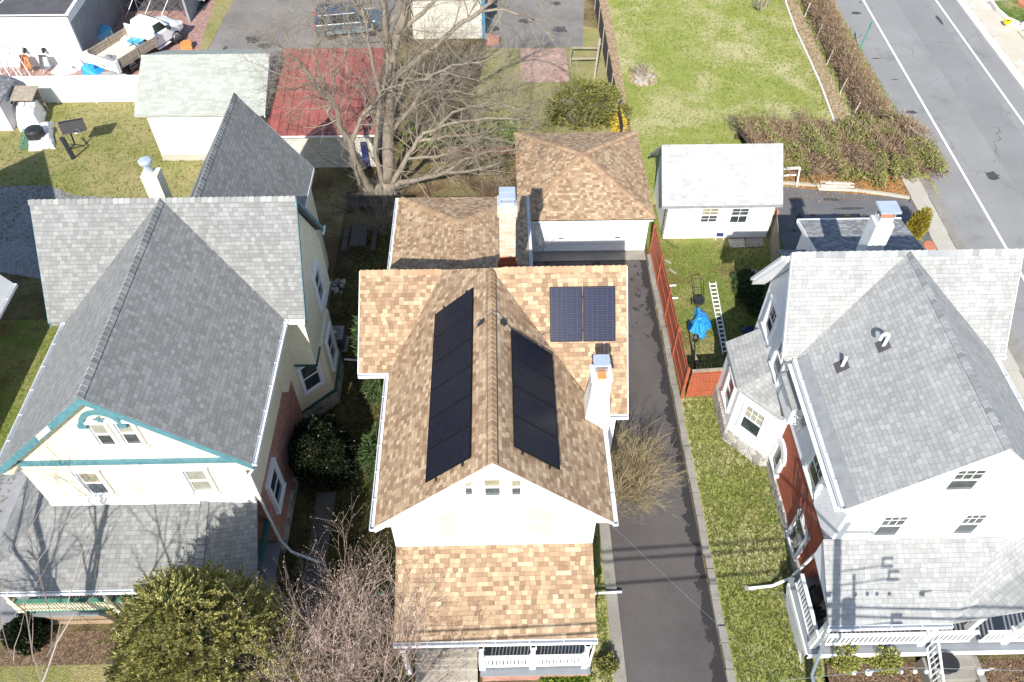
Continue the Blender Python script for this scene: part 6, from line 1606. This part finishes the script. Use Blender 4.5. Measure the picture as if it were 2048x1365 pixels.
# ---- the big bare tree behind the house
T=thing('bare_tree','large leafless grey tree with many limbs standing behind the tan rear roof','tree',(-6.0,34.1,0))
rg=random.Random(5)
def path(pts):return [GY(a,b,y) for a,b,y in pts]
b0=Vector((-6.0,34.0,0))
limbs=[
 ([(774,363,34.2),(776,308,34.4),(778,240,34.6),(780,192,34.8),(781,137,35),(785,103,35.1),(805,41,35.4),(819,-10,35.7),(835,-70,36)],.40,.17),
 ([(781,137,35),(773,70,34.9),(769,20,34.9),(764,-60,35)],.20,.10),
 ([(783,118,35),(806,60,35.4),(833,35,35.8),(867,5,36.4),(900,-40,37)],.17,.08),
 ([(780,192,34.8),(792,154,35),(840,113,35.4),(874,90,35.7),(908,58,36),(959,24,36.4),(1000,-10,36.8)],.2,.09),
 ([(959,24,36.4),(1010,20,36.7),(1060,40,36.8),(1110,75,36.6)],.08,.03),
 ([(765,372,34.0),(747,390,33.8),(713,328,33.6),(703,287,33.5),(682,260,33.4),(675,222,33.2),(651,192,33.0),(627,164,32.8),(605,130,32.6),(560,95,32.4)],.26,.05),
 ([(703,287,33.5),(720,239,33.7),(750,205,33.9),(768,171,34.1),(775,120,34.2)],.13,.05),
 ([(768,375,34),(764,363,34),(750,308,33.9),(754,260,33.9),(761,192,33.9),(745,130,33.8),(735,70,33.7),(722,0,33.6)],.17,.06),
 ([(778,378,34),(800,365,34),(840,359,34),(891,345,34.1),(942,342,34.2),(1000,326,34.2)],.2,.05),
 ([(785,366,34),(812,318,34.2),(833,284,34.4),(846,267,34.5),(908,246,34.7),(976,236,34.9),(1040,240,35)],.17,.04),
 ([(776,270,34.5),(812,229,34.7),(833,202,34.9),(846,171,35),(890,180,35.3),(950,190,35.6)],.15,.04),
 ([(682,260,33.4),(655,225,33.2),(672,180,33.1),(668,150,33),(690,110,33),(700,60,33)],.10,.03),
 ([(675,222,33.2),(640,150,32.9),(625,100,32.7),(655,60,32.6),(640,10,32.5)],.09,.03),
 ([(651,192,33.0),(610,144,32.7),(595,110,32.5),(570,60,32.4)],.06,.02),
 ([(745,380,33.8),(735,388,33.6),(715,360,33.4),(710,330,33.3)],.12,.05),
 ([(778,240,34.6),(800,190,34.9),(815,140,35.2),(850,150,35.6),(915,150,36)],.12,.03),
 ([(833,284,34.4),(880,275,34.6),(940,270,34.8),(1000,280,35),(1065,292,35.1)],.10,.03),
 ([(860,270,34.6),(905,225,35),(960,212,35.4),(1020,214,35.6),(1080,232,35.8)],.09,.025),
 ([(891,345,34.1),(930,318,34.1),(985,302,34.2),(1045,300,34.2),(1090,312,34.2)],.09,.025),
 ([(792,154,35),(850,160,35.4),(905,130,35.8),(960,125,36.2),(1010,100,36.4)],.09,.025),
 ([(812,318,34.2),(870,315,34.3),(930,295,34.4),(1000,250,34.6)],.09,.025),
 ([(785,103,35.1),(750,60,34.8),(720,20,34.6),(690,-30,34.4)],.13,.05),
]
trunk=MB()
limbs=[(a_,r_*.86,q_*.86) for a_,r_,q_ in limbs]
trunk.tube([b0-Vector((0,0,.2)),b0+Vector((.05,.1,.5)),GY(774,363,34.2)],[.55,.44,.36],12)
for s in range(7):
    a=2*PI*s/7;trunk.tube([b0+Vector((.9*math.cos(a),.8*math.sin(a),-.05)),b0+Vector((.45*math.cos(a),.45*math.sin(a),.2)),b0+Vector((.2*math.cos(a),.2*math.sin(a),.8))],[.06,.16,.2],6)
crown=MB();tips=[]
for k,(pp,r0,r1) in enumerate(limbs):
    P=path(pp);n=len(P)
    # smooth
    Q=[]
    for i in range(n-1):
        for f in(0,.33,.67):Q.append(P[i].lerp(P[i+1],f)+rdir(rg)*.05*(f>0))
    Q.append(P[-1]);rs=[r0+(r1-r0)*i/(len(Q)-1) for i in range(len(Q))]
    (trunk if r0>.16 else crown).tube(Q,rs,9 if r0>.16 else 7)
    tot=sum((Q[i+1]-Q[i]).length for i in range(len(Q)-1));nb=int(tot*(2.5 if k not in(0,1,2) else 1.3))
    for j in range(nb):
        f=rg.uniform(.18,1.0);i=min(int(f*(len(Q)-1)),len(Q)-2);q=Q[i].lerp(Q[i+1],rg.random());base=(Q[i+1]-Q[i]).normalized()
        nd=(base*.7+rdir(rg,.1)).normalized()
        grow(crown,rg,q,nd,rg.uniform(1.1,3.0),min(.034,rs[i]*.45),1,(0,5,4,4),.85,.22,.05,.6,segs=(6,4,3,2,2),sides=(6,4,3,3,3))
link('trunk',trunk,M['barkgrey'],T,smooth=True);link('crown',crown,M['barktan'],T)
# ---- other bare trees and bushes
def bare(name,label,cat,base,n,L,r,kids,mat,seed,spread=.75,up=.1,lean=(0,0),fan=.6,bud=None,stem=.0,group=None,wig=.16,shrink=.62):
    rg=random.Random(seed);t=thing(name,label,cat,base,group=group);mb=MB();b=Vector(base);tips=[]
    st=MB()
    if stem>0:
        st.tube([b-Vector((0,0,.1)),b+Vector((lean[0]*.3,lean[1]*.3,stem))],[r*1.5,r*1.2],8);link('trunk',st,M['barkgrey'],t)
    for i in range(n):
        a=2*PI*(i+rg.random()*.7)/n;f=fan*rg.uniform(.3,1)
        d=Vector((math.cos(a)*f+lean[0],math.sin(a)*f+lean[1],1)).normalized()
        grow(mb,rg,b+Vector((lean[0]*.3,lean[1]*.3,stem)) if stem else b+Vector((math.cos(a)*r*2,math.sin(a)*r*2,0)),d,L*rg.uniform(.75,1.1),r,0,kids,spread,wig,up,shrink,tips=tips)
    link('crown' if stem else 'stems',mb,M[mat],t)
    if bud:
        bm=MB()
        for p,d in tips:
            for _ in range(2):
                q=p+rdir(rg)*.03;sprig(bm,q,rdir(rg,.4),.05,.014,rg)
        link('buds',bm,M[bud],t)
    return t
bare('bare_tree','pinkish budding bare tree in front of left side of tan porch','tree',Vector((-4.1,6.9,0)),11,4.3,.05,(8,7,5),'twigpink',41,.75,.09,(.0,.1),1.25,'twigpink',wig=.15)
bare('bare_tree','second pinkish bare shrub lower beside the big evergreen bush','tree',Vector((-5.3,9.2,0)),12,3.2,.04,(7,6,5),'twigpink',42,.75,.09,(-.05,.05),1.2,'twigpink')
bare('bare_tree','thin bare grey tree overhanging left porch at bottom left','tree',Vector((-14.1,3.9,0)),5,6.6,.2,(5,6,5),'twiggrey',43,.8,.05,(.0,.12),1.15,stem=4.4,wig=.22)
bare('bare_bush','rounded olive brown leafless bush between middle house and driveway','bush',G(1236,985,0),60,1.75,.022,(6,4,3),'twigolive',44,.6,.05,(.12,.02),1.6,wig=.12)
bare('bare_bush','leafless brown bush in shade beside the tan rear roof','bush',G(762,470,0),12,2.0,.03,(5,5,4),'twiggrey',45,.7,.06,(.1,.0),1.0)
bare('bare_bush','thorny bare sapling by the narrow gap between garage and rear roof','bush',Vector((1.45,27.9,0)),3,2.6,.03,(4,4,3),'barkgrey' if 0 else 'twiggrey',46,.8,.04,(.25,.1),.5)
bare('bare_bush','bare brown shrub with dead stalks in back garden near brick pillar','bush',G(905,170,0),14,1.5,.025,(5,4,4),'twiggrey',47,.7,.05,(0,0),1.2)
bare('bare_bush','bare brown shrub in back garden left of the patio','bush',G(850,190,0),12,1.6,.025,(5,4,4),'twiggrey',48,.7,.05,(0,0),1.2)
bare('bare_bush','small bare shrub at top edge of the big lawn','bush',G(1519,22,0),7,1.0,.05,(4,3),'twiggrey',49,.8,.05,(0,0),1.0)
bare('bare_bush','leafless bush overhanging driveway edge below the white chimney','bush',G(1222,880,0),8,1.1,.02,(4,4,3),'twiggrey',50,.7,.05,(.2,.1),1.0)
# ---- leafy shrubs
def plumes(name,label,cat,c,R,Hh,n,per,L,w,mat,seed,shape=.8,plen=.5,upb=.7,core=.62,lump=.22):
    """evergreen built from upright feathery shoots on an uneven conical body"""
    rg=random.Random(seed);c=Vector(c);t=thing(name,label,cat,c)
    ph=[(rg.uniform(0,6.28),rg.uniform(2,5),rg.uniform(1.5,4.5)) for _ in range(5)]
    def rad_at(z,a):
        f=z/Hh;base=math.sqrt(max(0,1-max(0,(f-.28)/.72)**2.0))*(1 if f>.28 else (.80+.2*f/.28))
        base=base*(1-shape*.25*f)
        k=sum(math.sin(p+a*round(q)+z*s) for p,q,s in ph)/5
        return base*(1+lump*k)
    mb=MB()
    for i in range(n):
        a=rg.uniform(0,2*PI);z=Hh*(1-(1-rg.random())**.62*1.0) if 0 else Hh*rg.random()**.85
        r=rad_at(z,a);q=rg.uniform(.70,1.04) if rg.random()<.8 else rg.uniform(.45,.7)
        p=c+Vector((R[0]*r*q*math.cos(a),R[1]*r*q*math.sin(a),max(.05,z*.97)))
        out=Vector((math.cos(a),math.sin(a),0))
        d=(out*rg.uniform(.4,1.0)+Vector((0,0,upb*rg.uniform(.4,1.5)))+rdir(rg)*.35).normalized();pl=plen*rg.uniform(.5,1.3)
        side=d.cross(Vector((0,0,1)));side=side.normalized() if side.length>.01 else Vector((1,0,0));nn=side.cross(d)
        for j in range(per):
            f=j/per;b=p+d*(pl*(f-.4))+nn*(-.12*pl*f*f)
            th=rg.uniform(0,2*PI);wdt=(side*math.cos(th)+nn*math.sin(th)*.7)
            sprig(mb,b,(wdt*(1.05-f*.7)+d*rg.uniform(.5,1.0)).normalized(),L*(1.15-.55*f)*rg.uniform(.7,1.2),w,rg)
    link('crown',mb,M[mat],t)
    m2=MB();nk,mk=18,10;vs=[]
    for j in range(mk+1):
        z=Hh*.93*j/mk
        for i in range(nk):
            a=2*PI*i/nk;r=rad_at(z,a)*core*rg.uniform(.9,1.08);vs.append(c+Vector((R[0]*r*math.cos(a),R[1]*r*math.sin(a),z)))
    m2.add(vs,[(j*nk+i,j*nk+(i+1)%nk,(j+1)*nk+(i+1)%nk,(j+1)*nk+i) for j in range(mk) for i in range(nk)]);link('inner_twigs',m2,M['yewcore'],t)
    m3=MB();m3.tube([c-Vector((0,0,.05)),c+Vector((0,0,Hh*.8))],[.16,.04],7);link('trunk',m3,M['barkgrey'],t)
    return t
def shrub(name,label,cat,c,rad_,n,L,w,mat,seed,core=True,up=.35,lumps=9,flat=.0,trunk=True,group=None,coremat='yewcore',inner=.62,droop=0):
    """crown of many sprigs spread through lumpy ellipsoid volume"""
    rg=random.Random(seed);c=Vector(c);rx,ry,rz=rad_
    t=thing(name,label,cat,c,group=group)
    ctr=c+Vector((0,0,rz*.95))
    lp=[(rdir(rg),rg.uniform(.10,.42)) for _ in range(lumps*2)];l2=[(rdir(rg),rg.uniform(.04,.13)) for _ in range(lumps*9)]
    def radius(d):
        f=.76
        for l,a in lp:
            k=d.dot(l)
            if k>.84:f+=a*((k-.84)/.16)**1.3
        for l,a in l2:
            k=d.dot(l)
            if k>.95:f+=a*((k-.95)/.05)
        return min(f,1.2)
    mb=MB()
    for i in range(n):
        d=rdir(rg,.15);f=radius(d)*(1-(rg.random()**2.2)*.42)
        p=ctr+Vector((d.x*rx*f,d.y*ry*f,d.z*rz*f))
        if p.z<.03:p.z=rg.uniform(.03,.2)
        for _ in range(3):
            dd=(Vector((d.x/rx,d.y/ry,d.z/rz)).normalized()*.7+rdir(rg,up)*.8);dd.z-=droop
            sprig(mb,p+rdir(rg)*L*.35,dd,L*rg.uniform(.6,1.25),w,rg)
    link('crown',mb,M[mat],t)
    if core:
        # twiggy inner mass
        m2=MB();vs=[];nn,mm=14,9
        for j in range(mm+1):
            th=PI*j/mm
            for i in range(nn):
                ph=2*PI*i/nn;d=Vector((math.sin(th)*math.cos(ph),math.sin(th)*math.sin(ph),math.cos(th)));f=radius(d)*inner*rg.uniform(.9,1.08)
                p=ctr+Vector((d.x*rx*f,d.y*ry*f,d.z*rz*f));p.z=max(p.z,.02);vs.append(p)
        m2.add(vs,[(j*nn+i,(j+1)*nn+i,(j+1)*nn+(i+1)%nn,j*nn+(i+1)%nn) for j in range(mm) for i in range(nn)]);link('inner_twigs',m2,M[coremat],t)
    if trunk:
        m3=MB();m3.tube([c-Vector((0,0,.05)),c+Vector((0,0,rz*.8))],[min(rx,ry)*.09+.03,.03],6);link('trunk',m3,M['barkgrey'],t)
    return t
plumes('evergreen_bush','huge olive green evergreen bush in front of the cream house porch','bush',(-8.8,8.55,0),(2.9,2.55),7.6,2500,30,.17,.022,'yew',61,plen=.55)
plumes('evergreen_bush','wide olive evergreen bush behind the tan pyramid garage roof','bush',Vector((5.25,41.3,0)),(2.55,1.7),2.3,650,22,.2,.034,'boxleaf',62,plen=.6,upb=.5,lump=.3)
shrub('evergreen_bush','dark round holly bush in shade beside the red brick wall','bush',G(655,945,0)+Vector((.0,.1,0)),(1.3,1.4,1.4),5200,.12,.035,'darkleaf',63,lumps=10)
shrub('evergreen_bush','feathery evergreen shrub half hidden under left eave of tan roof','bush',Vector((-4.6,17.0,0)),(.75,.8,1.3),1500,.26,.03,'spruce',64)
shrub('conifer','upright feathery conifer at left rake of the tan roof, nearer the air conditioner','conifer',Vector((-4.95,20.6,0)),(.6,.8,2.6),2200,.34,.035,'spruce',65,droop=.15)
shrub('golden_conifer','golden cone shaped conifer beside the pavement behind white house','conifer',G(1826,470,0)+Vector((-.25,-.4,0)),(.42,.42,.95),1300,.16,.02,'goldleaf',66,up=.9)
for i,(a,b,l) in enumerate(((1610,452,'golden conifer tip just behind ridge of rear wing, leftmost of three'),(1690,448,'golden conifer tip just behind ridge of rear wing, middle of three'),(1753,446,'golden conifer tip beside white brick chimney, rightmost of three'))):
    g=G(a,b,1.2);
    if i>0:shrub('golden_conifer',l,'conifer',(g.x,g.y,0),(.35,.35,.75),500,.16,.02,'goldleaf',70+i,up=.9)
shrub('forsythia','yellow flowering bush beside wide evergreen by the leaf strip','bush',G(1236,262,0),(.35,1.5,.45),700,.12,.03,'yellowleaf',67,core=False)
shrub('garden_shrub','yellow green shrub in front bed of white house, left one','bush',G(1678,1325,0),(.5,.45,.5),1200,.11,.022,'variegated',71,group='shrubs in front bed of white house')
shrub('garden_shrub','yellow green shrub in front bed of white house, nearer the steps','bush',G(1757,1328,0),(.5,.42,.5),1200,.11,.022,'variegated',72,group='shrubs in front bed of white house')
shrub('garden_shrub','dark leafy shrub at foot of the cream porch lattice','bush',G(65,1275,0),(.7,.6,.5),1800,.11,.035,'darkleaf',73)
shrub('garden_shrub','small green shrub by right corner of tan porch brick base','bush',G(1212,1335,0),(.3,.35,.25),500,.1,.02,'boxleaf',74)
for i,(a,b,l) in enumerate(((1108,1361,'low green plants in front of brick porch base, left patch'),(1150,1358,'low green plants in front of brick porch base, right patch'))):
    shrub('bedding_plants',l,'plants',G(a,b,0),(.45,.2,.14),420,.12,.03,'ivy',75+i,core=False,trunk=False)
for i,(a,b) in enumerate(((1480,276),(1560,282),(1476,345))):
    pass
bare('bare_bush','wispy bare shrub behind the small white shed, left of brambles','bush',G(1482,272,0),9,1.2,.02,(4,4,3),'twiggrey',51,.7,.05,(0,0),1.0)
bare('bare_bush','wispy bare shrub behind the small white shed, nearer the brambles','bush',G(1530,275,0),9,1.2,.02,(4,4,3),'twiggrey',52,.7,.05,(0,0),1.0)
shrub('evergreen_bush','low spreading dark evergreen in shade behind white house','bush',G(1495,590,0),(.55,1.3,.45),1500,.16,.03,'spruce',77)
# ---- long brown hedge along the road and the bramble mass
def hedge(name,label,pts,wd,h,n,mat,seed,L=.22,w=.012,up=.9,core='twigcore',leafmat=None,leafn=0,rough=.25):
    rg=random.Random(seed);P=[Vector((p[0],p[1],0)) for p in pts];seg=[(P[i+1]-P[i]).length for i in range(len(P)-1)];tot=sum(seg)
    t=thing(name,label,'hedge',P[len(P)//2])
    def at(f):
        s=f*tot
        for i,l in enumerate(seg):
            if s<=l or i==len(seg)-1:
                d=(P[i+1]-P[i]).normalized();return P[i]+d*min(s,l),d
            s-=l
    def surf(f,a):
        p,d=at(f);o=d.cross(Vector((0,0,1)))
        k=1+rough*(math.sin(f*tot*2.1)+math.sin(f*tot*5.3+1.3)+math.sin(a*5+f*tot*3.7))/3
        return p+o*(wd/2*math.cos(a)*k*(1 if math.sin(a)<.6 else 1))+Vector((0,0,h*max(0,math.sin(a))**.55*k)),o
    mb=MB()
    for i in range(n):
        f=rg.random();a=rg.uniform(0,PI);p,o=surf(f,a);c,_=at(f);c=c+Vector((0,0,h*.4));p=c+(p-c)*rg.uniform(.68,1.05)
        if p.z<.02:p.z=.02
        d=((p-c).normalized()*.5+rdir(rg,up));sprig(mb,p,d,L*rg.uniform(.5,1.5),w*rg.uniform(.7,1.5),rg)
    link('twigs',mb,M[mat],t)
    if leafn:
        lb=MB()
        for i in range(leafn):
            f=rg.random();a=rg.uniform(0,PI);p,o=surf(f,a);c,_=at(f)
            if math.sin(f*tot*1.7+1)*math.sin(a*3+f*9)<-.1:continue
            p=c+(p-c)*rg.uniform(.85,1.05);p.z=max(p.z,.03);sprig(lb,p,rdir(rg,.5),.12*rg.uniform(.6,1.4),.04,rg)
        link('leaves',lb,M[leafmat],t)
    cb=MB();K=max(6,int(tot*1.2));R=8
    vs=[]
    for k in range(K+1):
        f=k/K;c,_=at(min(f,.999))
        for r in range(R+1):
            p,o=surf(min(f,.999),PI*r/R);q=c+(p-c)*.66*rg.uniform(.9,1.05);q.z=max(q.z,.0);vs.append(q)
    cb.add(vs,[(k*(R+1)+r,k*(R+1)+r+1,(k+1)*(R+1)+r+1,(k+1)*(R+1)+r) for k in range(K) for r in range(R)]);link('inner_twigs',cb,M['hedgecore'],t)
    return t
M['hedgecore']=paint('dense inner twigs',(.085,.06,.04),.95,var=.4,scale=9)
hp=[(22.35,39.6),(22.4,44),(22.5,49),(22.75,55),(23.0,62),(23.2,70)]
hedge('hedge','long clipped brown leafless hedge running along the road',[(a-.12,b) for a,b in hp],1.75,1.45,28000,'twigbrown',81,rough=.16)
bp=[(13.9,37.2),(16.5,37.4),(19,37.2),(21.3,37.0),(24.2,37.4)]
hedge('bramble_thicket','wide tangled bramble thicket with brown stems and green leaves',bp,4.9,1.35,19000,'twigbrown',82,L=.3,w=.013,up=.5,leafmat='bramble',leafn=24000,rough=.3)
# ---- ivy bank (ground cover) and litter
rg=random.Random(91);mb=MB()
for i in range(7500):
    x=rg.uniform(-5.6,1.0);y=38.2+rg.random()**.9*2.3;z=.15+.35*math.sin(x*2.1)**2*rg.random()+.2*rg.random()
    if math.sin(x*1.7+y)*math.sin(y*2.3)<-.55:continue
    sprig(mb,Vector((x,y,z)),rdir(rg,.3),rg.uniform(.08,.17),.05,rg)
tag(link('ivy_ground_cover',mb,M['ivy']),'bright green ivy ground cover on the bank behind bare tree','ivy',kind='stuff')
# scattered dead leaves and twigs on the ground (one mass)
mb=MB()
def scatter(n,x0,x1,y0,y1,s=.05):
    for i in range(n):
        x=rg.uniform(x0,x1);y=rg.uniform(y0,y1);d=Vector((rg.uniform(-1,1),rg.uniform(-1,1),rg.uniform(-.1,.35)));sprig(mb,Vector((x,y,.035)),d,s*rg.uniform(.7,1.8),s*.4,rg)
scatter(2600,-8,7,34.5,45.2);scatter(900,-7.5,-3.5,8,33);scatter(1500,7.1,8.1,38,58,.06);scatter(900,15,22.5,33.3,35.6,.07);scatter(500,7.7,13,20.5,30);scatter(900,10.8,19,7.3,9.1,.06);scatter(600,19.5,22,41,56,.07)
tag(link('dead_leaf_litter',mb,M['deadleaf']),'brown dead leaves scattered over lawns, beds and garden soil','dead leaves',kind='stuff')
# grass tufts give the lawns a broken surface
def tufts(name,label,mat,areas,seed):
    rg=random.Random(seed);mb=MB()
    for n,x0,x1,y0,y1,h in areas:
        for i in range(n):
            x=rg.uniform(x0,x1);y=rg.uniform(y0,y1)
            for k in range(3):
                d=Vector((rg.uniform(-.7,.7),rg.uniform(-.7,.7),1));sprig(mb,Vector((x+rg.uniform(-.04,.04),y+rg.uniform(-.04,.04),.0)),d,h*rg.uniform(.6,1.5),.014,rg)
    tag(link(name,mb,M[mat]),label,'grass',kind='stuff')
M['blade']=leafmat('grass blades',[(0,(.08,.12,.018)),(.4,(.16,.21,.035)),(.7,(.25,.27,.08)),(1,(.45,.39,.2))],.8,.2)
tufts('grass_tufts','short grass tufts across the lawns and verges','blade',[(9000,7.7,10.6,8.5,20.2,.09),(6000,7.9,14.5,20.6,30,.09),(7000,8.2,22,34.8,56,.12),(5000,-29,-11.5,31,43.4,.11),(1500,2.7,3.5,8.5,16,.08),(4000,-7.5,-3.4,8,32,.12),(1500,0,7,38,45.2,.12),(1500,-12,-8,6.5,9.5,.1),(1500,23.3,24.3,38,56,.12),(700,-22,-19.3,14,25,.1)],93)
# rock pile with sticks (fire ring) on the big lawn
t=thing('fire_pit','ring of pale stones with sticks and ash on the big lawn','fire pit',G(1285,160))
rg=random.Random(95);c=G(1286,158)
mb=MB()
for i in range(30):
    a=rg.uniform(0,2*PI);r=rg.uniform(.2,.75);p=c+Vector((r*math.cos(a),r*.9*math.sin(a)-.1,.04));s=rg.uniform(.05,.13);mb.obox(p,(s,rg.uniform(-.04,.04),0),(rg.uniform(-.04,.04),s,0),(.01,0,s*.5))
link('stones',mb,M['concrete'],t)
mb=MB()
for i in range(34):
    a=rg.uniform(-.5,2.6);p=c+Vector((rg.uniform(-.5,.4),rg.uniform(-.3,.5),.05));mb.bar(p,p+Vector((rg.uniform(-.7,.5),rg.uniform(.1,.9),rg.uniform(.1,.75))),.03)
link('sticks',mb,M['barktan'],t)
mb=MB();mb.lathe(c+Vector((0,0,.0)),[(.95,.0),(.8,.03),(0,.05)],18);link('ash_bed',mb,M['leaves'],t)
# ---- utility pole out of frame whose shadow falls on the white porch, and the wires
P0=Vector((9.15,3.6,0))
t=thing('utility_pole','tall wooden utility pole carrying wires along the street','utility pole',P0)
mb=MB();mb.tube([P0,P0+Vector((0,0,11.5))],[.17,.12],10);link('pole',mb,M['woodgrey'],t)
mb=MB();mb.tube([P0+Vector((.55,0,0)),P0+Vector((.55,0,9.2))],[.05,.05],8);link('riser',mb,M['steel'],t)
for z,l in((10.9,1.1),(8.2,.5)):
    mb=MB();mb.bar(P0+Vector((-l,0,z)),P0+Vector((l,0,z)),.1,.12);link('crossarm',mb,M['woodgrey'],t)
mb=MB();mb.cyl(P0+Vector((.45,.3,7.3)),.22,.75,14);link('transformer',mb,M['steel'],t)
for i,(x,z) in enumerate(((1.65,9.2),(1.85,8.75),(1.95,7.3))):
    mb=MB();q=Vector((P0.x+x,3.9,z));mb.box(q.x-.2,q.x+.2,q.y-.04,q.y+.04,q.z,q.z+.06);mb.box(q.x-.16,q.x-.1,q.y-.04,q.y+.04,q.z,q.z+.3);mb.box(q.x-.16,q.x+.2,q.y-.04,q.y+.04,q.z+.28,q.z+.33);mb.bar((P0.x,3.6,q.z+.1),(q.x-.2,q.y,q.z+.05),.03);link('bracket',mb,M['steel'],t)
mb=MB()
for z,y in((6.9,2.9),(7.6,3.2),(7.9,3.3)):
    mb.tube(sag((-30,y,z),(P0.x,3.6,z+.25),.35,14),.035,5);mb.tube(sag((P0.x,3.6,z+.25),(38,y+.4,z),.35,14),.035,5)
tag(link('overhead_wire',mb,M['black']),'bundle of heavy street wires on the utility pole','wire')
mb=MB();mb.tube(sag((2.95,11.9,5.55),(9.1,3.7,7.4),.25,14),.004,4);tag(link('service_wire',mb,M['steel']),'thin pale service wire crossing the driveway to middle house','wire')
mb=MB();a=G(1560,1362,6.0);b=G(2080,1342,6.0);m=G(1815,1336,6.0)
L_=[a.lerp(m,i/8)*1 for i in range(8)]+[m.lerp(b,i/8) for i in range(9)]
mb.tube(L_,.007,5);o=link('service_wire',mb,M['steel']);tag(o,'thin pale wire with white insulators along the bottom right edge','wire')
for i,(q,k) in enumerate(((1709,'s'),(1738,'b'),(1803,'s'),(1831,'s'),(1854,'s'),(1884,'s'),(1962,'b'))):
    f=(q-1560)/(2080-1560);p=G(q,1340+ (1815-q)*.022*(q<1815)+3,5.95);mb=MB()
    mb.lathe(p+Vector((0,0,-.1)),[(.02,0),(.05 if k=='s' else .085,.03),(.05 if k=='s' else .085,.1),(.02,.13)],10)
    if k=='b':mb.bar(p+Vector((-.05,0,.02)),p+Vector((.35,.05,.02)),.04,.03)
    tag(link('insulator',mb,M['trim']),'white insulator hanging on the pale wire, '+['first from the left','second from the left, larger','third from the left','fourth from the left','third from the right','second from the right','rightmost and larger'][i],'insulator',group='insulators on the wire')
